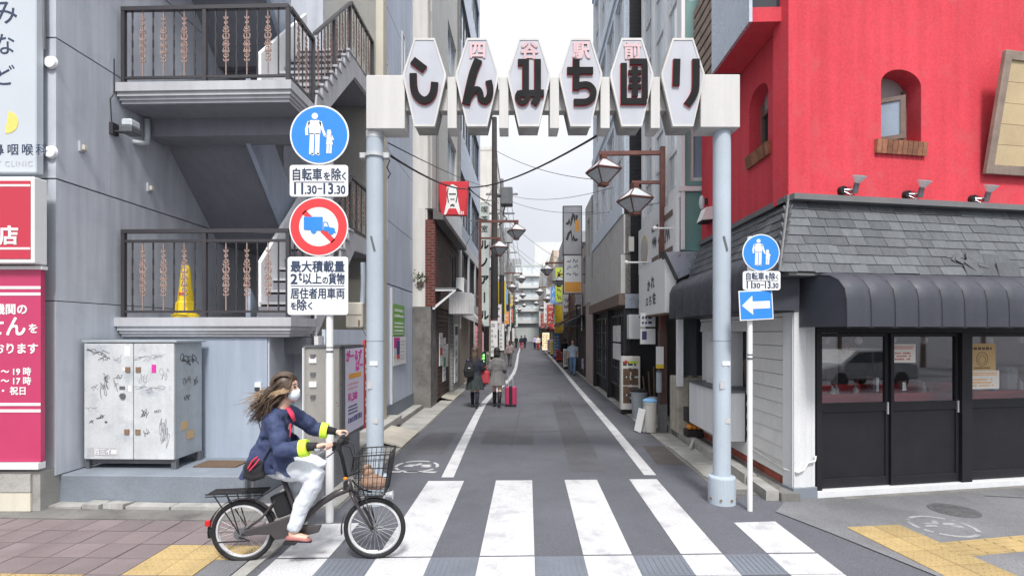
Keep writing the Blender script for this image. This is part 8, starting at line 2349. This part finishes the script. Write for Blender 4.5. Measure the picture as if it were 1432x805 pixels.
a = S.inverted() @ ground(817.5, 525.5)
pedestrian('small child in a lilac dress walking beside the man in jeans', a.x, a.y, DN, 1.0, 'dress_lilac', None, 'hair_dark', ('dress_lilac', .58), .1, .12, sleeves=.6)
a = S.inverted() @ ground(713, 512)
pedestrian('person in a mauve coat walking on the left by the utility pole', a.x, a.y, UP, 1.55, 'coat_mauve', 'far_dark', 'hair_dark', None, .2, .14)
far = [(729, 489, UP, 1.68, 'uniform_navy', 'bag_red', 'person in dark jacket and red trousers far down the alley on the left line'),
       (722, 487, DN, 1.6, 'black_cloth', 'black_cloth', 'person in black at the far left edge of the alley'),
       (734, 487, UP, 1.7, 'uniform_navy', 'uniform_navy', 'person in navy far down the middle of the alley'),
       (748, 488, DN, 1.65, 'dress_lilac', 'uniform_navy', 'person in lilac top far down the alley near the right line'),
       (752.5, 490, DN, 1.7, 'print_white', 'bag_red', 'person in white shirt and dark red trousers far down by the right line'),
       (757, 486, UP, 1.6, 'grey_coat', 'black_cloth', 'person in grey farthest away on the right'),
       (790, 512, UP, 1.65, 'uniform_navy', 'far_dark', 'person in dark clothes behind the man with the child')]
for (px, py, yw, h, tp, lg, lab) in far:
    a = S.inverted() @ ground(px, py)
    pedestrian(lab, a.x, a.y, yw, h, tp, lg, 'hair_dark', None, .0, .15, vox=.022)

# ================================================================== ACROSS THE MAIN ROAD (seen in the shop glass)
def street_tree(label, x, y, h, seed):
    q = random.Random(seed); W = T((x, y, 0))
    o = thing('street_tree', label, 'tree', M=W, group='trees across the main road reflected in the shop glass')
    m = MB(W).tube([(0, 0, 0), (.05, 0, h * .25), (-.03, .04, h * .5), (.02, 0, h * .8)], [.16, .13, .10, .04], 10)
    for i in range(7):
        a = q.uniform(0, 6.28); z = h * q.uniform(.35, .6)
        m.tube([(0, 0, z), (.6 * math.cos(a), .6 * math.sin(a), z + .7), (1.3 * math.cos(a), 1.3 * math.sin(a), z + 1.2)], [.05, .035, .012], 6)
    part(m, 'trunk', 'bark', o)
    m = MB(W)
    cl = [(q.gauss(0, 1.0), q.gauss(0, 1.0), h * .7 + q.gauss(0, h * .14), q.uniform(.5, .95)) for _ in range(16)]
    for cx_, cy_, cz_, r in cl:
        for i in range(130):
            d = Vector((q.gauss(0, 1), q.gauss(0, 1), q.gauss(0, 1))).normalized() * r * q.random() ** .4
            c = Vector((cx_, cy_, cz_)) + d; u = Vector((q.uniform(-1, 1), q.uniform(-1, 1), q.uniform(-1, 1))).normalized() * .13; v = u.orthogonal().normalized() * .07
            m.sheet([c - u, c + v, c + u, c - v])
    part(m, 'crown', 'leaf', o, recalc=False)
for i, (x, y, h) in enumerate(((19, -8.5, 5.5), (24.5, -9.5, 6.2), (30.5, -9.0, 5.4), (38, -10, 6.4))):
    street_tree(('leafy street tree left in the shop glass reflection', 'tall street tree in the middle of the shop glass reflection', 'shorter street tree towards the right of the reflection', 'street tree farthest right in the reflection')[i], x, y, h, 60 + i)
Wc_ = T((16.2, -2.6, 0)) @ RZ(6)
car = thing('parked_car', 'dark grey car across the road mirrored in the shop door glass', 'car', M=Wc_)
prof = [(-2.1, .35), (-2.12, .62), (-2.0, .82), (-1.2, .92), (-.55, 1.38), (.75, 1.42), (1.45, .98), (2.05, .90), (2.12, .6), (2.1, .32)]
part(MB(Wc_).poly([(x, -.82, z) for x, z in prof], (0, 1.64, 0)), 'body', 'car_paint', car, bevel=.06)
for y in (-.824, .824):
    part(MB(Wc_).poly([(x, y, z) for x, z in ((-1.0, .95), (-.5, 1.30), (.05, 1.32), (.05, .95))], (0, .006 if y > 0 else -.006, 0)), 'side_window', 'window_dark', car)
    part(MB(Wc_).poly([(x, y, z) for x, z in ((.12, .95), (.12, 1.32), (.70, 1.33), (1.25, .98))], (0, .006 if y > 0 else -.006, 0)), 'side_window', 'window_dark', car)
    for x in (-1.3, 1.3): part(MB(Wc_).cyl((x, y * .86, .31), (x, y * 1.02, .31), .31, None, 20), 'wheel', 'rubber', car)
